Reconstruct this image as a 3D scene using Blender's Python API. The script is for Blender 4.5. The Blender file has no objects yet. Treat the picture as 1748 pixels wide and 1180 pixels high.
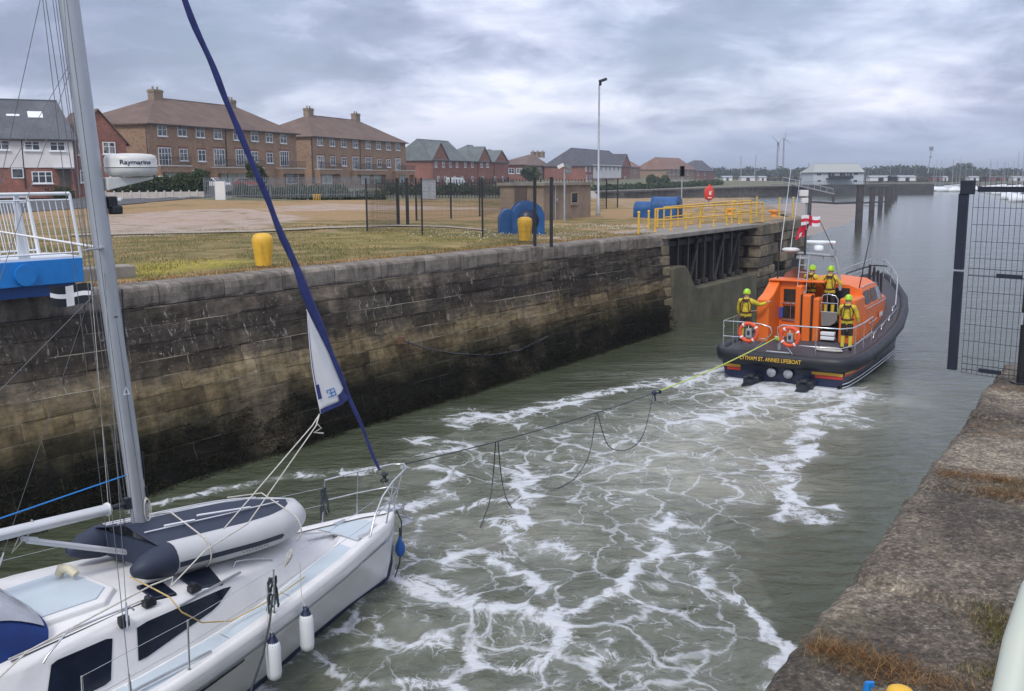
import bpy, math, random
import numpy as np
from mathutils import Vector, Matrix, Euler
C = bpy.context.scene
COL = C.collection
R = math.radians
rng = np.random.RandomState(7)
random.seed(7)

# ------------------------------------------------------------------ camera
FPX, HYP, ROLL, CZ = 1700.0, 302.0, 0.006, 6.6
PITCH = math.atan((590 - HYP) / FPX)
_up0 = Vector((0, math.sin(PITCH), math.cos(PITCH))); _r0 = Vector((1, 0, 0))
FW = Vector((0, math.cos(PITCH), -math.sin(PITCH)))
UC = (_up0 + ROLL * _r0).normalized(); RC = (_r0 - ROLL * _up0).normalized()
cam = bpy.data.cameras.new('camera'); camo = bpy.data.objects.new('camera', cam); COL.objects.link(camo)
cam.sensor_width = 36; cam.lens = 36 * FPX / 1748; cam.clip_start = 0.05; cam.clip_end = 8000
m = Matrix((RC, UC, -FW)).transposed().to_4x4(); m.translation = (0, 0, CZ); camo.matrix_world = m
C.camera = camo
C.render.resolution_x = 1024; C.render.resolution_y = 691
C.view_settings.view_transform = 'Standard'; C.view_settings.look = 'None'
C.view_settings.exposure = 0.62; C.view_settings.gamma = 1

def ray(px, py): return FW + RC * ((px - 874) / FPX) - UC * ((py - 590) / FPX)
def W(px, py, z):
    d = ray(px, py); return Vector((0, 0, CZ)) + d * ((z - CZ) / d.z)
def WY(px, py, y):
    d = ray(px, py); return Vector((0, 0, CZ)) + d * (y / d.y)

# ------------------------------------------------------------------ sky and sun
SUN_EL, SUN_AZ = R(48), R(200)
world = bpy.data.worlds.new('World'); C.world = world; world.use_nodes = True
nt = world.node_tree; N = nt.nodes; L = nt.links
for n in list(N): N.remove(n)
wo = N.new('ShaderNodeOutputWorld'); bg = N.new('ShaderNodeBackground'); bg.inputs[1].default_value = 0.1
L.new(bg.outputs[0], wo.inputs[0])
sky = N.new('ShaderNodeTexSky'); sky.sky_type = 'NISHITA'; sky.sun_disc = False
sky.sun_elevation = SUN_EL; sky.sun_rotation = SUN_AZ
tc = N.new('ShaderNodeTexCoord'); sp = N.new('ShaderNodeSeparateXYZ'); L.new(tc.outputs['Generated'], sp.inputs[0])
def wm(op, a, b=None, c=None, clamp=False):
    n = N.new('ShaderNodeMath'); n.operation = op; n.use_clamp = clamp
    for i, v in enumerate((a, b, c)):
        if v is None: continue
        if isinstance(v, (int, float)): n.inputs[i].default_value = v
        else: L.new(v, n.inputs[i])
    return n.outputs[0]
zz = wm('MAXIMUM', sp.outputs[2], 0.0); den = wm('ADD', zz, 0.24)
cx = wm('DIVIDE', sp.outputs[0], den); cy = wm('DIVIDE', sp.outputs[1], den)
cmb = N.new('ShaderNodeCombineXYZ'); L.new(cx, cmb.inputs[0]); L.new(cy, cmb.inputs[1])
def wnoise(scale, detail, off, dist=0.0, rough=0.5, sc=(1, 1, 1)):
    mp = N.new('ShaderNodeMapping'); mp.inputs['Location'].default_value = off; mp.inputs['Scale'].default_value = sc
    L.new(cmb.outputs[0], mp.inputs[0])
    n = N.new('ShaderNodeTexNoise'); n.inputs['Scale'].default_value = scale; n.inputs['Detail'].default_value = detail
    n.inputs['Roughness'].default_value = rough; n.inputs['Distortion'].default_value = dist
    L.new(mp.outputs[0], n.inputs['Vector']); return n.outputs[0]
def wramp(fac, stops):
    r = N.new('ShaderNodeValToRGB'); e = r.color_ramp.elements
    while len(e) < len(stops): e.new(0.5)
    for el, (p, c) in zip(e, stops): el.position = p; el.color = (*c, 1)
    L.new(fac, r.inputs[0]); return r.outputs[0]
n1 = wnoise(1.15, 6, (3.1, 0.4, 0), 0.25, 0.5); n2 = wnoise(3.9, 7, (0.3, 1.7, 0), 0.35, 0.6)
n3 = wnoise(0.9, 3, (9.2, 2.4, 0), 0.2, 0.5)
cl = wm('ADD', wm('MULTIPLY', n1, 0.66), wm('MULTIPLY', n2, 0.34))
# darker ragged bases overhead, brighter breaks lower down
ev = wm('ADD', wm('MULTIPLY_ADD', wm('MINIMUM', zz, 0.2), -0.5, 0.05), wm('MULTIPLY', wm('MAXIMUM', wm('SUBTRACT', zz, 0.2), 0.0), 0.26))
clv = wm('ADD', cl, ev)
ccol = wramp(clv, [(0.37, (2.2, 2.5, 3.5)), (0.45, (2.95, 3.25, 4.5)), (0.50, (4.2, 4.5, 5.9)), (0.55, (5.5, 5.8, 7.1)), (0.61, (7.3, 7.4, 8.4))])
hz = wramp(zz, [(0.0, (3.6, 4.5, 6.3)), (0.035, (3.2, 4.0, 5.7)), (0.10, (3.7, 4.3, 5.6))])
hf = wm('SUBTRACT', 1.0, wm('MULTIPLY', zz, 16.0), clamp=True)
mx = N.new('ShaderNodeMix'); mx.data_type = 'RGBA'; L.new(wm('MULTIPLY', hf, 0.8), mx.inputs[0]); L.new(ccol, mx.inputs[6]); L.new(hz, mx.inputs[7])
cov = wramp(n3, [(0.40, (0.80,) * 3), (0.60, (0.97,) * 3)])
mx2 = N.new('ShaderNodeMix'); mx2.data_type = 'RGBA'; L.new(cov, mx2.inputs[0]); L.new(sky.outputs[0], mx2.inputs[6]); L.new(mx.outputs[2], mx2.inputs[7])
L.new(mx2.outputs[2], bg.inputs[0])
sl = bpy.data.lights.new('sun', 'SUN'); sl.energy = 1.15; sl.angle = R(14); sl.color = (1, 0.965, 0.91)
so = bpy.data.objects.new('sun', sl); COL.objects.link(so)
sd = Vector((math.sin(SUN_AZ) * math.cos(SUN_EL), math.cos(SUN_AZ) * math.cos(SUN_EL), math.sin(SUN_EL)))
so.rotation_euler = sd.to_track_quat('Z', 'Y').to_euler()

# ------------------------------------------------------------------ material helpers
class NT:
    def __init__(s, name):
        s.m = bpy.data.materials.new(name); s.m.use_nodes = True; s.t = s.m.node_tree
        s.N = s.t.nodes; s.L = s.t.links; s.b = s.N['Principled BSDF']
    def new(s, k): return s.N.new(k)
    def put(s, sock, v):
        if isinstance(v, (int, float)): sock.default_value = v
        elif isinstance(v, (tuple, list)): sock.default_value = (*v, 1) if len(v) == 3 and len(sock.default_value) == 4 else v
        else: s.L.new(v, sock)
    def math(s, op, a, b=None, c=None, clamp=False):
        n = s.new('ShaderNodeMath'); n.operation = op; n.use_clamp = clamp
        for i, v in enumerate((a, b, c)):
            if v is not None: s.put(n.inputs[i], v)
        return n.outputs[0]
    def coord(s, kind='Object', scale=None, loc=None, rot=None):
        t = s.new('ShaderNodeTexCoord'); o = t.outputs[kind]
        if kind == 'World': o = None
        if scale or loc or rot:
            mp = s.new('ShaderNodeMapping'); s.L.new(o, mp.inputs[0]); o = mp.outputs[0]
            if scale: mp.inputs['Scale'].default_value = scale if isinstance(scale, tuple) else (scale,) * 3
            if loc: mp.inputs['Location'].default_value = loc
            if rot: mp.inputs['Rotation'].default_value = rot
        return o
    def wpos(s, scale=None):
        g = s.new('ShaderNodeNewGeometry'); o = g.outputs['Position']
        if scale:
            mp = s.new('ShaderNodeMapping'); s.L.new(o, mp.inputs[0]); mp.inputs['Scale'].default_value = scale; o = mp.outputs[0]
        return o
    def noise(s, vec, scale, detail=4, rough=0.55, dist=0.0, out=0):
        n = s.new('ShaderNodeTexNoise'); n.inputs['Scale'].default_value = scale; n.inputs['Detail'].default_value = detail
        n.inputs['Roughness'].default_value = rough; n.inputs['Distortion'].default_value = dist
        if vec is not None: s.L.new(vec, n.inputs['Vector'])
        return n.outputs[out]
    def ramp(s, fac, stops, interp='LINEAR'):
        r = s.new('ShaderNodeValToRGB'); r.color_ramp.interpolation = interp; e = r.color_ramp.elements
        while len(e) < len(stops): e.new(0.5)
        for el, (p, c) in zip(e, stops):
            el.position = p; el.color = (*c, 1) if not isinstance(c, (int, float)) else (c, c, c, 1)
        s.L.new(fac, r.inputs[0]); return r.outputs[0]
    def mix(s, f, a, b, mode='MIX'):
        n = s.new('ShaderNodeMix'); n.data_type = 'RGBA'; n.blend_type = mode
        s.put(n.inputs[0], f); s.put(n.inputs[6], a); s.put(n.inputs[7], b); return n.outputs[2]
    def bump(s, h, strength=0.3, dist=0.02, normal=None):
        n = s.new('ShaderNodeBump'); n.inputs['Strength'].default_value = strength; n.inputs['Distance'].default_value = dist
        s.L.new(h, n.inputs['Height'])
        if normal is not None: s.L.new(normal, n.inputs['Normal'])
        s.L.new(n.outputs[0], s.b.inputs['Normal']); return n.outputs[0]
    def col(s, c): s.put(s.b.inputs['Base Color'], c)
    def rough(s, v): s.put(s.b.inputs['Roughness'], v)
_mc = {}
def M(name, c, rough=0.6, metal=0.0, var=0.12, vs=3.0, bump=0.0, bs=30.0, dirt=0.0, spec=None, dirtc=(0.10, 0.085, 0.06)):
    """painted / plain surface with slight uneven tone, optional grime patches"""
    if name in _mc: return _mc[name]
    t = NT(name); co = t.coord('Object')
    n = t.noise(co, vs, 5)
    lo = tuple(x * (1 - var) for x in c); hi = tuple(min(1, x * (1 + var)) for x in c)
    col = t.ramp(n, [(0.3, lo), (0.7, hi)])
    if dirt:
        d = t.noise(co, vs * 2.3, 6, 0.65, 0.4)
        col = t.mix(t.math('MULTIPLY', t.ramp(d, [(0.48, 0.0), (0.72, 1.0)]), dirt), col, dirtc)
    t.col(col); t.b.inputs['Metallic'].default_value = metal
    t.rough(t.ramp(n, [(0.3, max(0, rough - 0.06)), (0.7, min(1, rough + 0.06))]))
    if bump: t.bump(t.noise(co, bs, 4), bump, 0.01)
    if spec is not None: t.b.inputs['Specular IOR Level'].default_value = spec
    _mc[name] = t.m; return t.m

# ------------------------------------------------------------------ mesh helpers
class MB:
    def __init__(s): s.v = []; s.f = []; s.mi = []; s.sm = []
    def add(s, vs, fs, mi=0, smooth=False):
        o = len(s.v); s.v.extend([tuple(v) for v in vs])
        for f in fs: s.f.append(tuple(i + o for i in f)); s.mi.append(mi); s.sm.append(smooth)
        return s
    def box(s, c, d, rz=0.0, mi=0, M4=None):
        x, y, z = (k / 2 for k in d)
        vs = [Vector((sx * x, sy * y, sz * z)) for sx in (-1, 1) for sy in (-1, 1) for sz in (-1, 1)]
        rm = Matrix.Rotation(rz, 4, 'Z') if M4 is None else M4
        vs = [Vector(c) + rm @ v for v in vs]
        return s.add(vs, [(0, 1, 3, 2), (4, 6, 7, 5), (0, 4, 5, 1), (2, 3, 7, 6), (0, 2, 6, 4), (1, 5, 7, 3)], mi)
    def beam(s, a, b, w, h, mi=0, up=(0, 0, 1)):
        a = Vector(a); b = Vector(b); d = (b - a); l = d.length
        if l < 1e-6: return s
        d.normalize(); u = Vector(up)
        if abs(d.dot(u)) > 0.99: u = Vector((1, 0, 0))
        r = d.cross(u).normalized(); u2 = r.cross(d).normalized()
        rot = Matrix((r, d, u2)).transposed().to_4x4()
        return s.box((a + b) / 2, (w, l, h), M4=rot, mi=mi)
    def tube(s, pts, r, n=8, mi=0, cap=True, sy=1.0, closed=False):
        pts = [Vector(p) for p in pts]; m_ = len(pts)
        rr = r if isinstance(r, (list, tuple)) else [r] * m_
        ds = []
        for i in range(m_):
            if closed: d = pts[(i + 1) % m_] - pts[i - 1]
            else: d = pts[min(i + 1, m_ - 1)] - pts[max(i - 1, 0)]
            ds.append(d.normalized() if d.length > 1e-9 else Vector((0, 0, 1)))
        u = Vector((0, 0, 1)) if abs(ds[0].z) < 0.9 else Vector((1, 0, 0))
        vs = []
        for i in range(m_):
            x = ds[i].cross(u)
            if x.length < 1e-6: x = Vector((1, 0, 0))
            x.normalize(); y = x.cross(ds[i]).normalized(); u = y
            for k in range(n):
                a = 2 * math.pi * k / n
                vs.append(pts[i] + x * math.cos(a) * rr[i] + y * math.sin(a) * rr[i] * sy)
        fs = []
        for i in range(m_ if closed else m_ - 1):
            j = (i + 1) % m_
            for k in range(n): fs.append((i * n + k, i * n + (k + 1) % n, j * n + (k + 1) % n, j * n + k))
        s.add(vs, fs, mi, True)
        if cap and not closed:
            s.add([vs[k] for k in range(n)], [tuple(range(n))[::-1]], mi); s.add([vs[(m_ - 1) * n + k] for k in range(n)], [tuple(range(n))], mi)
        return s
    def lathe(s, prof, n=16, c=(0, 0, 0), M4=None, mi=0, smooth=True, a0=0.0, a1=2 * math.pi, cap=False):
        full = abs(a1 - a0 - 2 * math.pi) < 1e-6; k = n if full else n + 1; vs = []
        rm = M4 or Matrix.Identity(4)
        for (r, z) in prof:
            for i in range(k):
                a = a0 + (a1 - a0) * i / n; vs.append(Vector(c) + rm @ Vector((r * math.cos(a), r * math.sin(a), z)))
        fs = []
        for j in range(len(prof) - 1):
            for i in range(n): i2 = (i + 1) % k; fs.append((j * k + i, j * k + i2, (j + 1) * k + i2, (j + 1) * k + i))
        s.add(vs, fs, mi, smooth)
        if cap: s.add([vs[i] for i in range(k)], [tuple(range(k))[::-1]], mi); s.add([vs[(len(prof) - 1) * k + i] for i in range(k)], [tuple(range(k))], mi)
        return s
    def prism(s, poly, h, M4=None, mi=0, z0=0.0):
        rm = M4 or Matrix.Identity(4); n = len(poly)
        vs = [rm @ Vector((p[0], p[1], z0)) for p in poly] + [rm @ Vector((p[0], p[1], z0 + h)) for p in poly]
        return s.add(vs, [tuple(range(n))[::-1], tuple(range(n, 2 * n))] + [(i, (i + 1) % n, n + (i + 1) % n, n + i) for i in range(n)], mi)
    def sphere(s, c, r, nu=14, nv=9, mi=0, M4=None, v0=0.0, v1=math.pi):
        rx, ry, rz = (r, r, r) if isinstance(r, (int, float)) else r; rm = M4 or Matrix.Identity(4); vs = []; fs = []
        for j in range(nv + 1):
            t = v0 + (v1 - v0) * j / nv
            for i in range(nu):
                a = 2 * math.pi * i / nu
                vs.append(Vector(c) + rm @ Vector((rx * math.sin(t) * math.cos(a), ry * math.sin(t) * math.sin(a), rz * math.cos(t))))
        for j in range(nv):
            for i in range(nu): fs.append((j * nu + i, (j + 1) * nu + i, (j + 1) * nu + (i + 1) % nu, j * nu + (i + 1) % nu))
        return s.add(vs, fs, mi, True)
    def loft(s, rows, mi=0, smooth=True, closed=False):
        n = len(rows[0]); vs = [v for r_ in rows for v in r_]; fs = []
        for j in range(len(rows) - 1):
            for i in range(n if closed else n - 1):
                i2 = (i + 1) % n; fs.append((j * n + i, j * n + i2, (j + 1) * n + i2, (j + 1) * n + i))
        return s.add(vs, fs, mi, smooth)
    def build(s, name, mats, parent=None, inv=None, bevel=0.0, weld=False, uv=None):
        me = bpy.data.meshes.new(name)
        vs = s.v if inv is None else [tuple(inv @ Vector(v)) for v in s.v]
        me.from_pydata(vs, [], s.f)
        if not isinstance(mats, (list, tuple)): mats = [mats]
        for mm in mats: me.materials.append(mm)
        me.polygons.foreach_set('material_index', s.mi); me.polygons.foreach_set('use_smooth', s.sm)
        me.update()
        o = bpy.data.objects.new(name, me); COL.objects.link(o)
        if parent is not None: o.parent = parent
        if weld:
            w = o.modifiers.new('weld', 'WELD'); w.merge_threshold = 0.0005
        if bevel:
            b = o.modifiers.new('bevel', 'BEVEL'); b.width = bevel; b.segments = 2; b.limit_method = 'ANGLE'; b.angle_limit = R(40)
        return o
def tag(o, label=None, cat=None, group=None, kind=None):
    if label: o['label'] = label
    if cat: o['category'] = cat
    if group: o['group'] = group
    if kind: o['kind'] = kind
    return o
def thing(name, label, cat, loc=(0, 0, 0), rz=0.0, group=None):
    o = bpy.data.objects.new(name, None); COL.objects.link(o); o.empty_display_size = 0.3
    o.location = loc; o.rotation_euler = (0, 0, rz); return tag(o, label, cat, group)
def inv_of(o): return (Matrix.Translation(o.location) @ o.rotation_euler.to_matrix().to_4x4()).inverted()
def clone(o, loc=None, rz=None, label=None, parent=None):
    c = o.copy(); COL.objects.link(c)
    if parent is not None: c.parent = parent
    if loc is not None: c.location = loc
    if rz is not None: c.rotation_euler = (0, 0, rz)
    if label: c['label'] = label
    for ch in list(o.children): clone(ch, parent=c)
    return c
def text_mesh(body, size, mat, name, parent, M4, depth=0.004, font_shear=0.0, bold=0.0, width=None):
    cu = bpy.data.curves.new(name, 'FONT'); cu.body = body; cu.size = size; cu.extrude = depth; cu.offset = bold; cu.shear = font_shear
    cu.align_x = 'CENTER'; cu.align_y = 'CENTER'; cu.resolution_u = 3
    to = bpy.data.objects.new('tmp', cu); COL.objects.link(to)
    me = bpy.data.meshes.new_from_object(to.evaluated_get(bpy.context.evaluated_depsgraph_get())); bpy.data.objects.remove(to)
    if width:
        xs = [v.co.x for v in me.vertices]; k = width / (max(xs) - min(xs))
        for v in me.vertices: v.co.x *= k
    me.transform(M4); me.materials.clear(); me.materials.append(mat); me.name = name
    o = bpy.data.objects.new(name, me); COL.objects.link(o)
    if parent: o.parent = parent
    return o
def vnoise(x, y, seed=0, scale=1.0):
    """cheap smooth value noise, numpy arrays"""
    x = np.asarray(x) * scale; y = np.asarray(y) * scale
    xi = np.floor(x).astype(int); yi = np.floor(y).astype(int); fx = x - xi; fy = y - yi
    fx = fx * fx * (3 - 2 * fx); fy = fy * fy * (3 - 2 * fy)
    def h(a, b):
        k = (a * 374761393 + b * 668265263 + seed * 974634777) & 0xffffffff
        k = ((k ^ (k >> 13)) * 1274126177) & 0xffffffff
        return ((k ^ (k >> 16)) & 0xffff) / 65535.0
    return (h(xi, yi) * (1 - fx) + h(xi + 1, yi) * fx) * (1 - fy) + (h(xi, yi + 1) * (1 - fx) + h(xi + 1, yi + 1) * fx) * fy
def fbm(x, y, seed=0, scale=1.0, o=4):
    r_ = 0; a = 1; t = 0
    for i in range(o): r_ = r_ + a * vnoise(x, y, seed + i * 17, scale * 2 ** i); t += a; a *= 0.5
    return r_ / t
def leafmesh(name, mat, centers, radii, n, size, parent=None, origin=(0, 0, 0), seed=1, flat=0.6):
    """many small leaf-clump quads spread through several ellipsoids"""
    rs = np.random.RandomState(seed); centers = np.array(centers, float); radii = np.array(radii, float)
    vol = radii.prod(axis=1) ** (2 / 3); k = rs.choice(len(centers), n, p=vol / vol.sum())
    d = rs.normal(size=(n, 3)); d /= np.linalg.norm(d, axis=1)[:, None]
    rr = rs.rand(n) ** 0.35; P = centers[k] + d * radii[k] * rr[:, None] - np.array(origin)
    a = rs.normal(size=(n, 3)); a /= np.linalg.norm(a, axis=1)[:, None]
    b = np.cross(a, rs.normal(size=(n, 3))); b /= np.linalg.norm(b, axis=1)[:, None]
    s_ = size * (0.5 + rs.rand(n))[:, None]
    a = a * s_; b = b * s_ * flat
    V = np.stack([P - a, P - b, P + a, P + b], 1).reshape(-1, 3)
    me = bpy.data.meshes.new(name); me.vertices.add(4 * n); me.vertices.foreach_set('co', V.ravel())
    me.loops.add(4 * n); me.loops.foreach_set('vertex_index', np.arange(4 * n)); me.polygons.add(n)
    me.polygons.foreach_set('loop_start', np.arange(0, 4 * n, 4)); me.polygons.foreach_set('loop_total', np.full(n, 4))
    me.materials.append(mat); me.update(calc_edges=True)
    o = bpy.data.objects.new(name, me); COL.objects.link(o)
    if parent: o.parent = parent
    return o
def leafmat(name, c1, c2, c3):
    if name in _mc: return _mc[name]
    t = NT(name); g = t.new('ShaderNodeNewGeometry')
    f = t.math('ADD', t.math('MULTIPLY', g.outputs['Random Per Island'], 0.55), t.math('MULTIPLY', t.noise(g.outputs['Position'], 0.35, 3), 0.45))
    t.col(t.ramp(f, [(0.25, c1), (0.5, c2), (0.8, c3)])); t.rough(0.75); t.b.inputs['Specular IOR Level'].default_value = 0.2
    _mc[name] = t.m; return t.m

# common materials
m_white = M('white_gelcoat', (0.80, 0.83, 0.86), 0.28, var=0.04, vs=1.2, dirt=0.06)
m_whitepaint = M('white_paint', (0.74, 0.77, 0.80), 0.45, var=0.06)
m_steel = M('stainless', (0.62, 0.64, 0.66), 0.25, metal=0.9, var=0.1)
m_galv = M('galvanised', (0.42, 0.45, 0.48), 0.5, metal=0.5, var=0.15, vs=6)
m_black = M('black_rubber', (0.018, 0.02, 0.026), 0.55, var=0.25, vs=8)
m_dark = M('dark_paint', (0.022, 0.026, 0.034), 0.45, var=0.2, vs=6)
m_yellow = M('yellow_paint', (0.76, 0.45, 0.035), 0.5, var=0.10, vs=4, dirt=0.25, dirtc=(0.2, 0.12, 0.04))
m_navy = M('navy', (0.012, 0.022, 0.06), 0.4, var=0.2)
m_glass = M('dark_window', (0.012, 0.018, 0.024), 0.08, var=0.3)
m_rope = M('rope', (0.55, 0.53, 0.48), 0.9, var=0.2, vs=30)
m_darkrope = M('dark_rope', (0.05, 0.06, 0.07), 0.9, var=0.3, vs=30)
# ------------------------------------------------------------------ lock wall geometry (metres, water at z = 0, quay at z = 4.1)
QZ = 4.1
copA = Vector((-15.6, 15.3)); cop_pts = [Vector((-23.0, 6.3)), Vector((-10.87, 21.03)), Vector((-9.15, 23.1)), Vector((-7.08, 25.9)), Vector((-0.27, 34.8)), Vector((6.75, 43.35))]
bas_pts = [Vector((-17.5, 4.0)), Vector((-8.9, 18.6)), Vector((-7.6, 20.6)), Vector((-5.75, 23.6)), Vector((0.35, 32.6)), Vector((7.05, 43.1))]
def polylen(p): return [0] + list(np.cumsum([(p[i + 1] - p[i]).length for i in range(len(p) - 1)]))
# --- ashlar wall material (coordinates: u along wall, v height, stored in a UV map in metres)
def wallmat(name, dark=1.0, seaweed=True):
    t = NT(name); uv = t.coord('UV'); s = t.new('ShaderNodeSeparateXYZ'); t.L.new(uv, s.inputs[0]); v = s.outputs[1]
    wob = t.noise(uv, 0.8, 3); 
    wv_ = t.new('ShaderNodeVectorMath'); wv_.operation = 'MULTIPLY_ADD'; t.L.new(t.noise(uv, 0.9, 3, out=1), wv_.inputs[0]); wv_.inputs[1].default_value = (0.25, 0.05, 0); t.L.new(uv, wv_.inputs[2])
    br = t.new('ShaderNodeTexBrick'); t.L.new(wv_.outputs[0], br.inputs['Vector']); br.inputs['Scale'].default_value = 1.0
    br.inputs['Brick Width'].default_value = 1.15; br.inputs['Row Height'].default_value = 0.36; br.inputs['Mortar Size'].default_value = 0.010; br.offset_frequency = 2; br.squash = 1.4; br.squash_frequency = 3
    br.inputs['Mortar Smooth'].default_value = 0.3; br.inputs['Bias'].default_value = 0
    br.inputs['Color1'].default_value = (0.25,) * 3 + (1,); br.inputs['Color2'].default_value = (0.75,) * 3 + (1,); br.inputs['Mortar'].default_value = (0.5,) * 3 + (1,)
    # split-face streaks along the courses
    mp = t.new('ShaderNodeMapping'); mp.inputs['Scale'].default_value = (1.3, 6, 1); t.L.new(uv, mp.inputs[0]); streak = t.noise(mp.outputs[0], 1.6, 8, 0.7)
    mp2 = t.new('ShaderNodeMapping'); mp2.inputs['Scale'].default_value = (2.6, 0.35, 1); t.L.new(uv, mp2.inputs[0]); drip = t.noise(mp2.outputs[0], 1.3, 6, 0.6)
    big = t.noise(uv, 0.33, 5, 0.6, 0.5)
    # height zones: weed line, tan band, black band, coping
    vz = t.math('ADD', v, t.math('MULTIPLY', t.math('SUBTRACT', t.noise(uv, 0.75, 8, 0.7), 0.5), 1.9))
    zone = t.ramp(t.math('DIVIDE', vz, 4.1), [(0.0, (0.008, 0.008, 0.006)), (0.20, (0.012, 0.012, 0.008)), (0.31, (0.050, 0.044, 0.024)), (0.40, (0.15, 0.118, 0.066)),
                 (0.49, (0.195, 0.155, 0.092)), (0.56, (0.085, 0.072, 0.054)), (0.70, (0.045, 0.040, 0.035)), (0.85, (0.085, 0.073, 0.060)), (1.0, (0.14, 0.122, 0.10))])
    iso = t.noise(uv, 5.5, 7, 0.7)
    c = t.mix(0.5, zone, t.ramp(streak, [(0.3, 0.45), (0.5, 0.95), (0.72, 1.4)]), 'MULTIPLY'); c = t.mix(0.7, c, t.ramp(iso, [(0.3, 0.4), (0.5, 1.0), (0.7, 1.6)]), 'MULTIPLY')
    c = t.mix(t.math('MULTIPLY', t.ramp(big, [(0.42, 1.0), (0.62, 0.0)]), 0.5), c, t.mix(1.0, c, (0.45, 0.42, 0.40), 'MULTIPLY'))
    c = t.mix(t.ramp(big, [(0.54, 0.0), (0.66, 0.5)]), c, t.mix(1.0, (0.19, 0.155, 0.11), t.ramp(streak, [(0.3, 0.4), (0.7, 1.3)]), 'MULTIPLY'))
    c = t.mix(0.8, c, t.mix(1.0, c, t.ramp(br.outputs['Color'], [(0.25, 0.55), (0.75, 1.45)]), 'MULTIPLY')); c = t.mix(t.math('MULTIPLY', br.outputs['Fac'], 0.7), c, t.mix(1.0, c, (0.3, 0.3, 0.3), 'MULTIPLY'))
    c = t.mix(0.45, c, t.mix(1.0, c, t.ramp(drip, [(0.35, 0.35), (0.62, 1.3)]), 'MULTIPLY'))
    # pale lime joints and white deposits
    mpj = t.new('ShaderNodeMapping'); mpj.inputs['Scale'].default_value = (0.45, 2.6, 1); t.L.new(uv, mpj.inputs[0])
    jm = t.math('MULTIPLY', br.outputs['Fac'], t.ramp(t.noise(mpj.outputs[0], 1.0, 4), [(0.50, 0.0), (0.60, 0.8)]))
    jz = t.ramp(t.math('DIVIDE', v, 4.1), [(0.30, 0.25), (0.4, 1.0), (0.85, 1.0), (0.9, 0.0)])
    c = t.mix(t.math('MULTIPLY', jm, jz), c, (0.34, 0.31, 0.25))
    mp3 = t.new('ShaderNodeMapping'); mp3.inputs['Scale'].default_value = (1.9, 0.8, 1); t.L.new(uv, mp3.inputs[0])
    sp1 = t.ramp(t.noise(mp3.outputs[0], 3.6, 5, 0.62, 0.6), [(0.60, 0.0), (0.65, 1.0)])
    spz = t.ramp(t.math('DIVIDE', v, 4.1), [(0.48, 0.0), (0.58, 1.0), (0.84, 1.0), (0.88, 0.0)])
    spb = t.ramp(t.noise(uv, 0.42, 2), [(0.46, 0.0), (0.56, 1.0)])
    c = t.mix(t.math('MULTIPLY', t.math('MULTIPLY', sp1, spz), t.math('MULTIPLY', spb, 0.45)), c, (0.38, 0.37, 0.33))
    blot = t.math('MULTIPLY', t.math('MULTIPLY', t.ramp(t.noise(uv, 9, 6, 0.7), [(0.60, 0.0), (0.66, 1.0)]), t.ramp(t.noise(uv, 0.55, 3), [(0.50, 0.0), (0.60, 1.0)])), spz); c = t.mix(t.math('MULTIPLY', blot, 0.75), c, (0.36, 0.35, 0.31))
    t.col(c); t.rough(0.93); t.b.inputs['Specular IOR Level'].default_value = 0.15
    h = t.math('SUBTRACT', t.math('ADD', t.math('MULTIPLY', streak, 0.8), t.math('MULTIPLY', t.noise(uv, 14, 5, 0.7), 0.35)), t.math('MULTIPLY', br.outputs['Fac'], 0.9))
    t.bump(h, 0.9, 0.05); return t.m
m_wall = wallmat('lock_masonry')
def coping_mat(name='coping_stone', uvk=True, seam=1.9):
    t = NT(name); uv = t.coord('UV'); n = t.noise(uv, 1.1, 6, 0.6, 0.3); n2 = t.noise(uv, 18, 6, 0.7)
    mp2 = t.new('ShaderNodeMapping'); mp2.inputs['Scale'].default_value = (2.2, 0.5, 1); t.L.new(uv, mp2.inputs[0]); drip = t.noise(mp2.outputs[0], 1.7, 5, 0.6)
    c = t.ramp(n, [(0.3, (0.13, 0.11, 0.09)), (0.5, (0.205, 0.18, 0.15)), (0.7, (0.30, 0.265, 0.225))])
    c = t.mix(0.55, c, t.mix(1.0, c, t.ramp(n2, [(0.3, 0.45), (0.7, 1.45)]), 'MULTIPLY'))
    c = t.mix(0.6, c, t.mix(1.0, c, t.ramp(drip, [(0.38, 0.32), (0.56, 1.15)]), 'MULTIPLY'))
    s = t.new('ShaderNodeSeparateXYZ'); t.L.new(uv, s.inputs[0]); u = s.outputs[0]
    fr = t.math('FRACT', t.math('DIVIDE', t.math('ADD', u, t.math('MULTIPLY', t.noise(uv, 2.5, 2), 0.06)), seam))
    j = t.ramp(fr, [(0.0, 1.0), (0.012, 1.0), (0.02, 0.0)])
    c = t.mix(t.math('MULTIPLY', j, 0.75), c, (0.04, 0.035, 0.028))
    t.col(c); t.rough(0.92); t.bump(t.math('SUBTRACT', t.math('ADD', n2, t.math('MULTIPLY', n, 0.6)), j), 0.7, 0.03); return t.m
m_cop = coping_mat()
def set_uv(o, uvs_by_vert):
    me = o.data; ul = me.uv_layers.new(name='UVMap')
    li = np.empty(len(me.loops), int); me.loops.foreach_get('vertex_index', li)
    ul.data.foreach_set('uv', np.array(uvs_by_vert, float)[li].ravel())
def resample(p, L_, n):
    out = []
    for k in range(n):
        t = L_[-1] * k / (n - 1); i = max(j for j in range(len(L_) - 1) if L_[j] <= t + 1e-9); i = min(i, len(p) - 2)
        out.append(p[i].lerp(p[i + 1], min(1, (t - L_[i]) / (L_[i + 1] - L_[i]))))
    return out
wall_root = thing('lock_wall', 'long stained stone wall of the lock below the grassy quay', 'wall', (*cop_pts[-1], 0))
wi = inv_of(wall_root)
NU = 340; cl_ = resample(cop_pts, polylen(cop_pts), NU)
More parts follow.
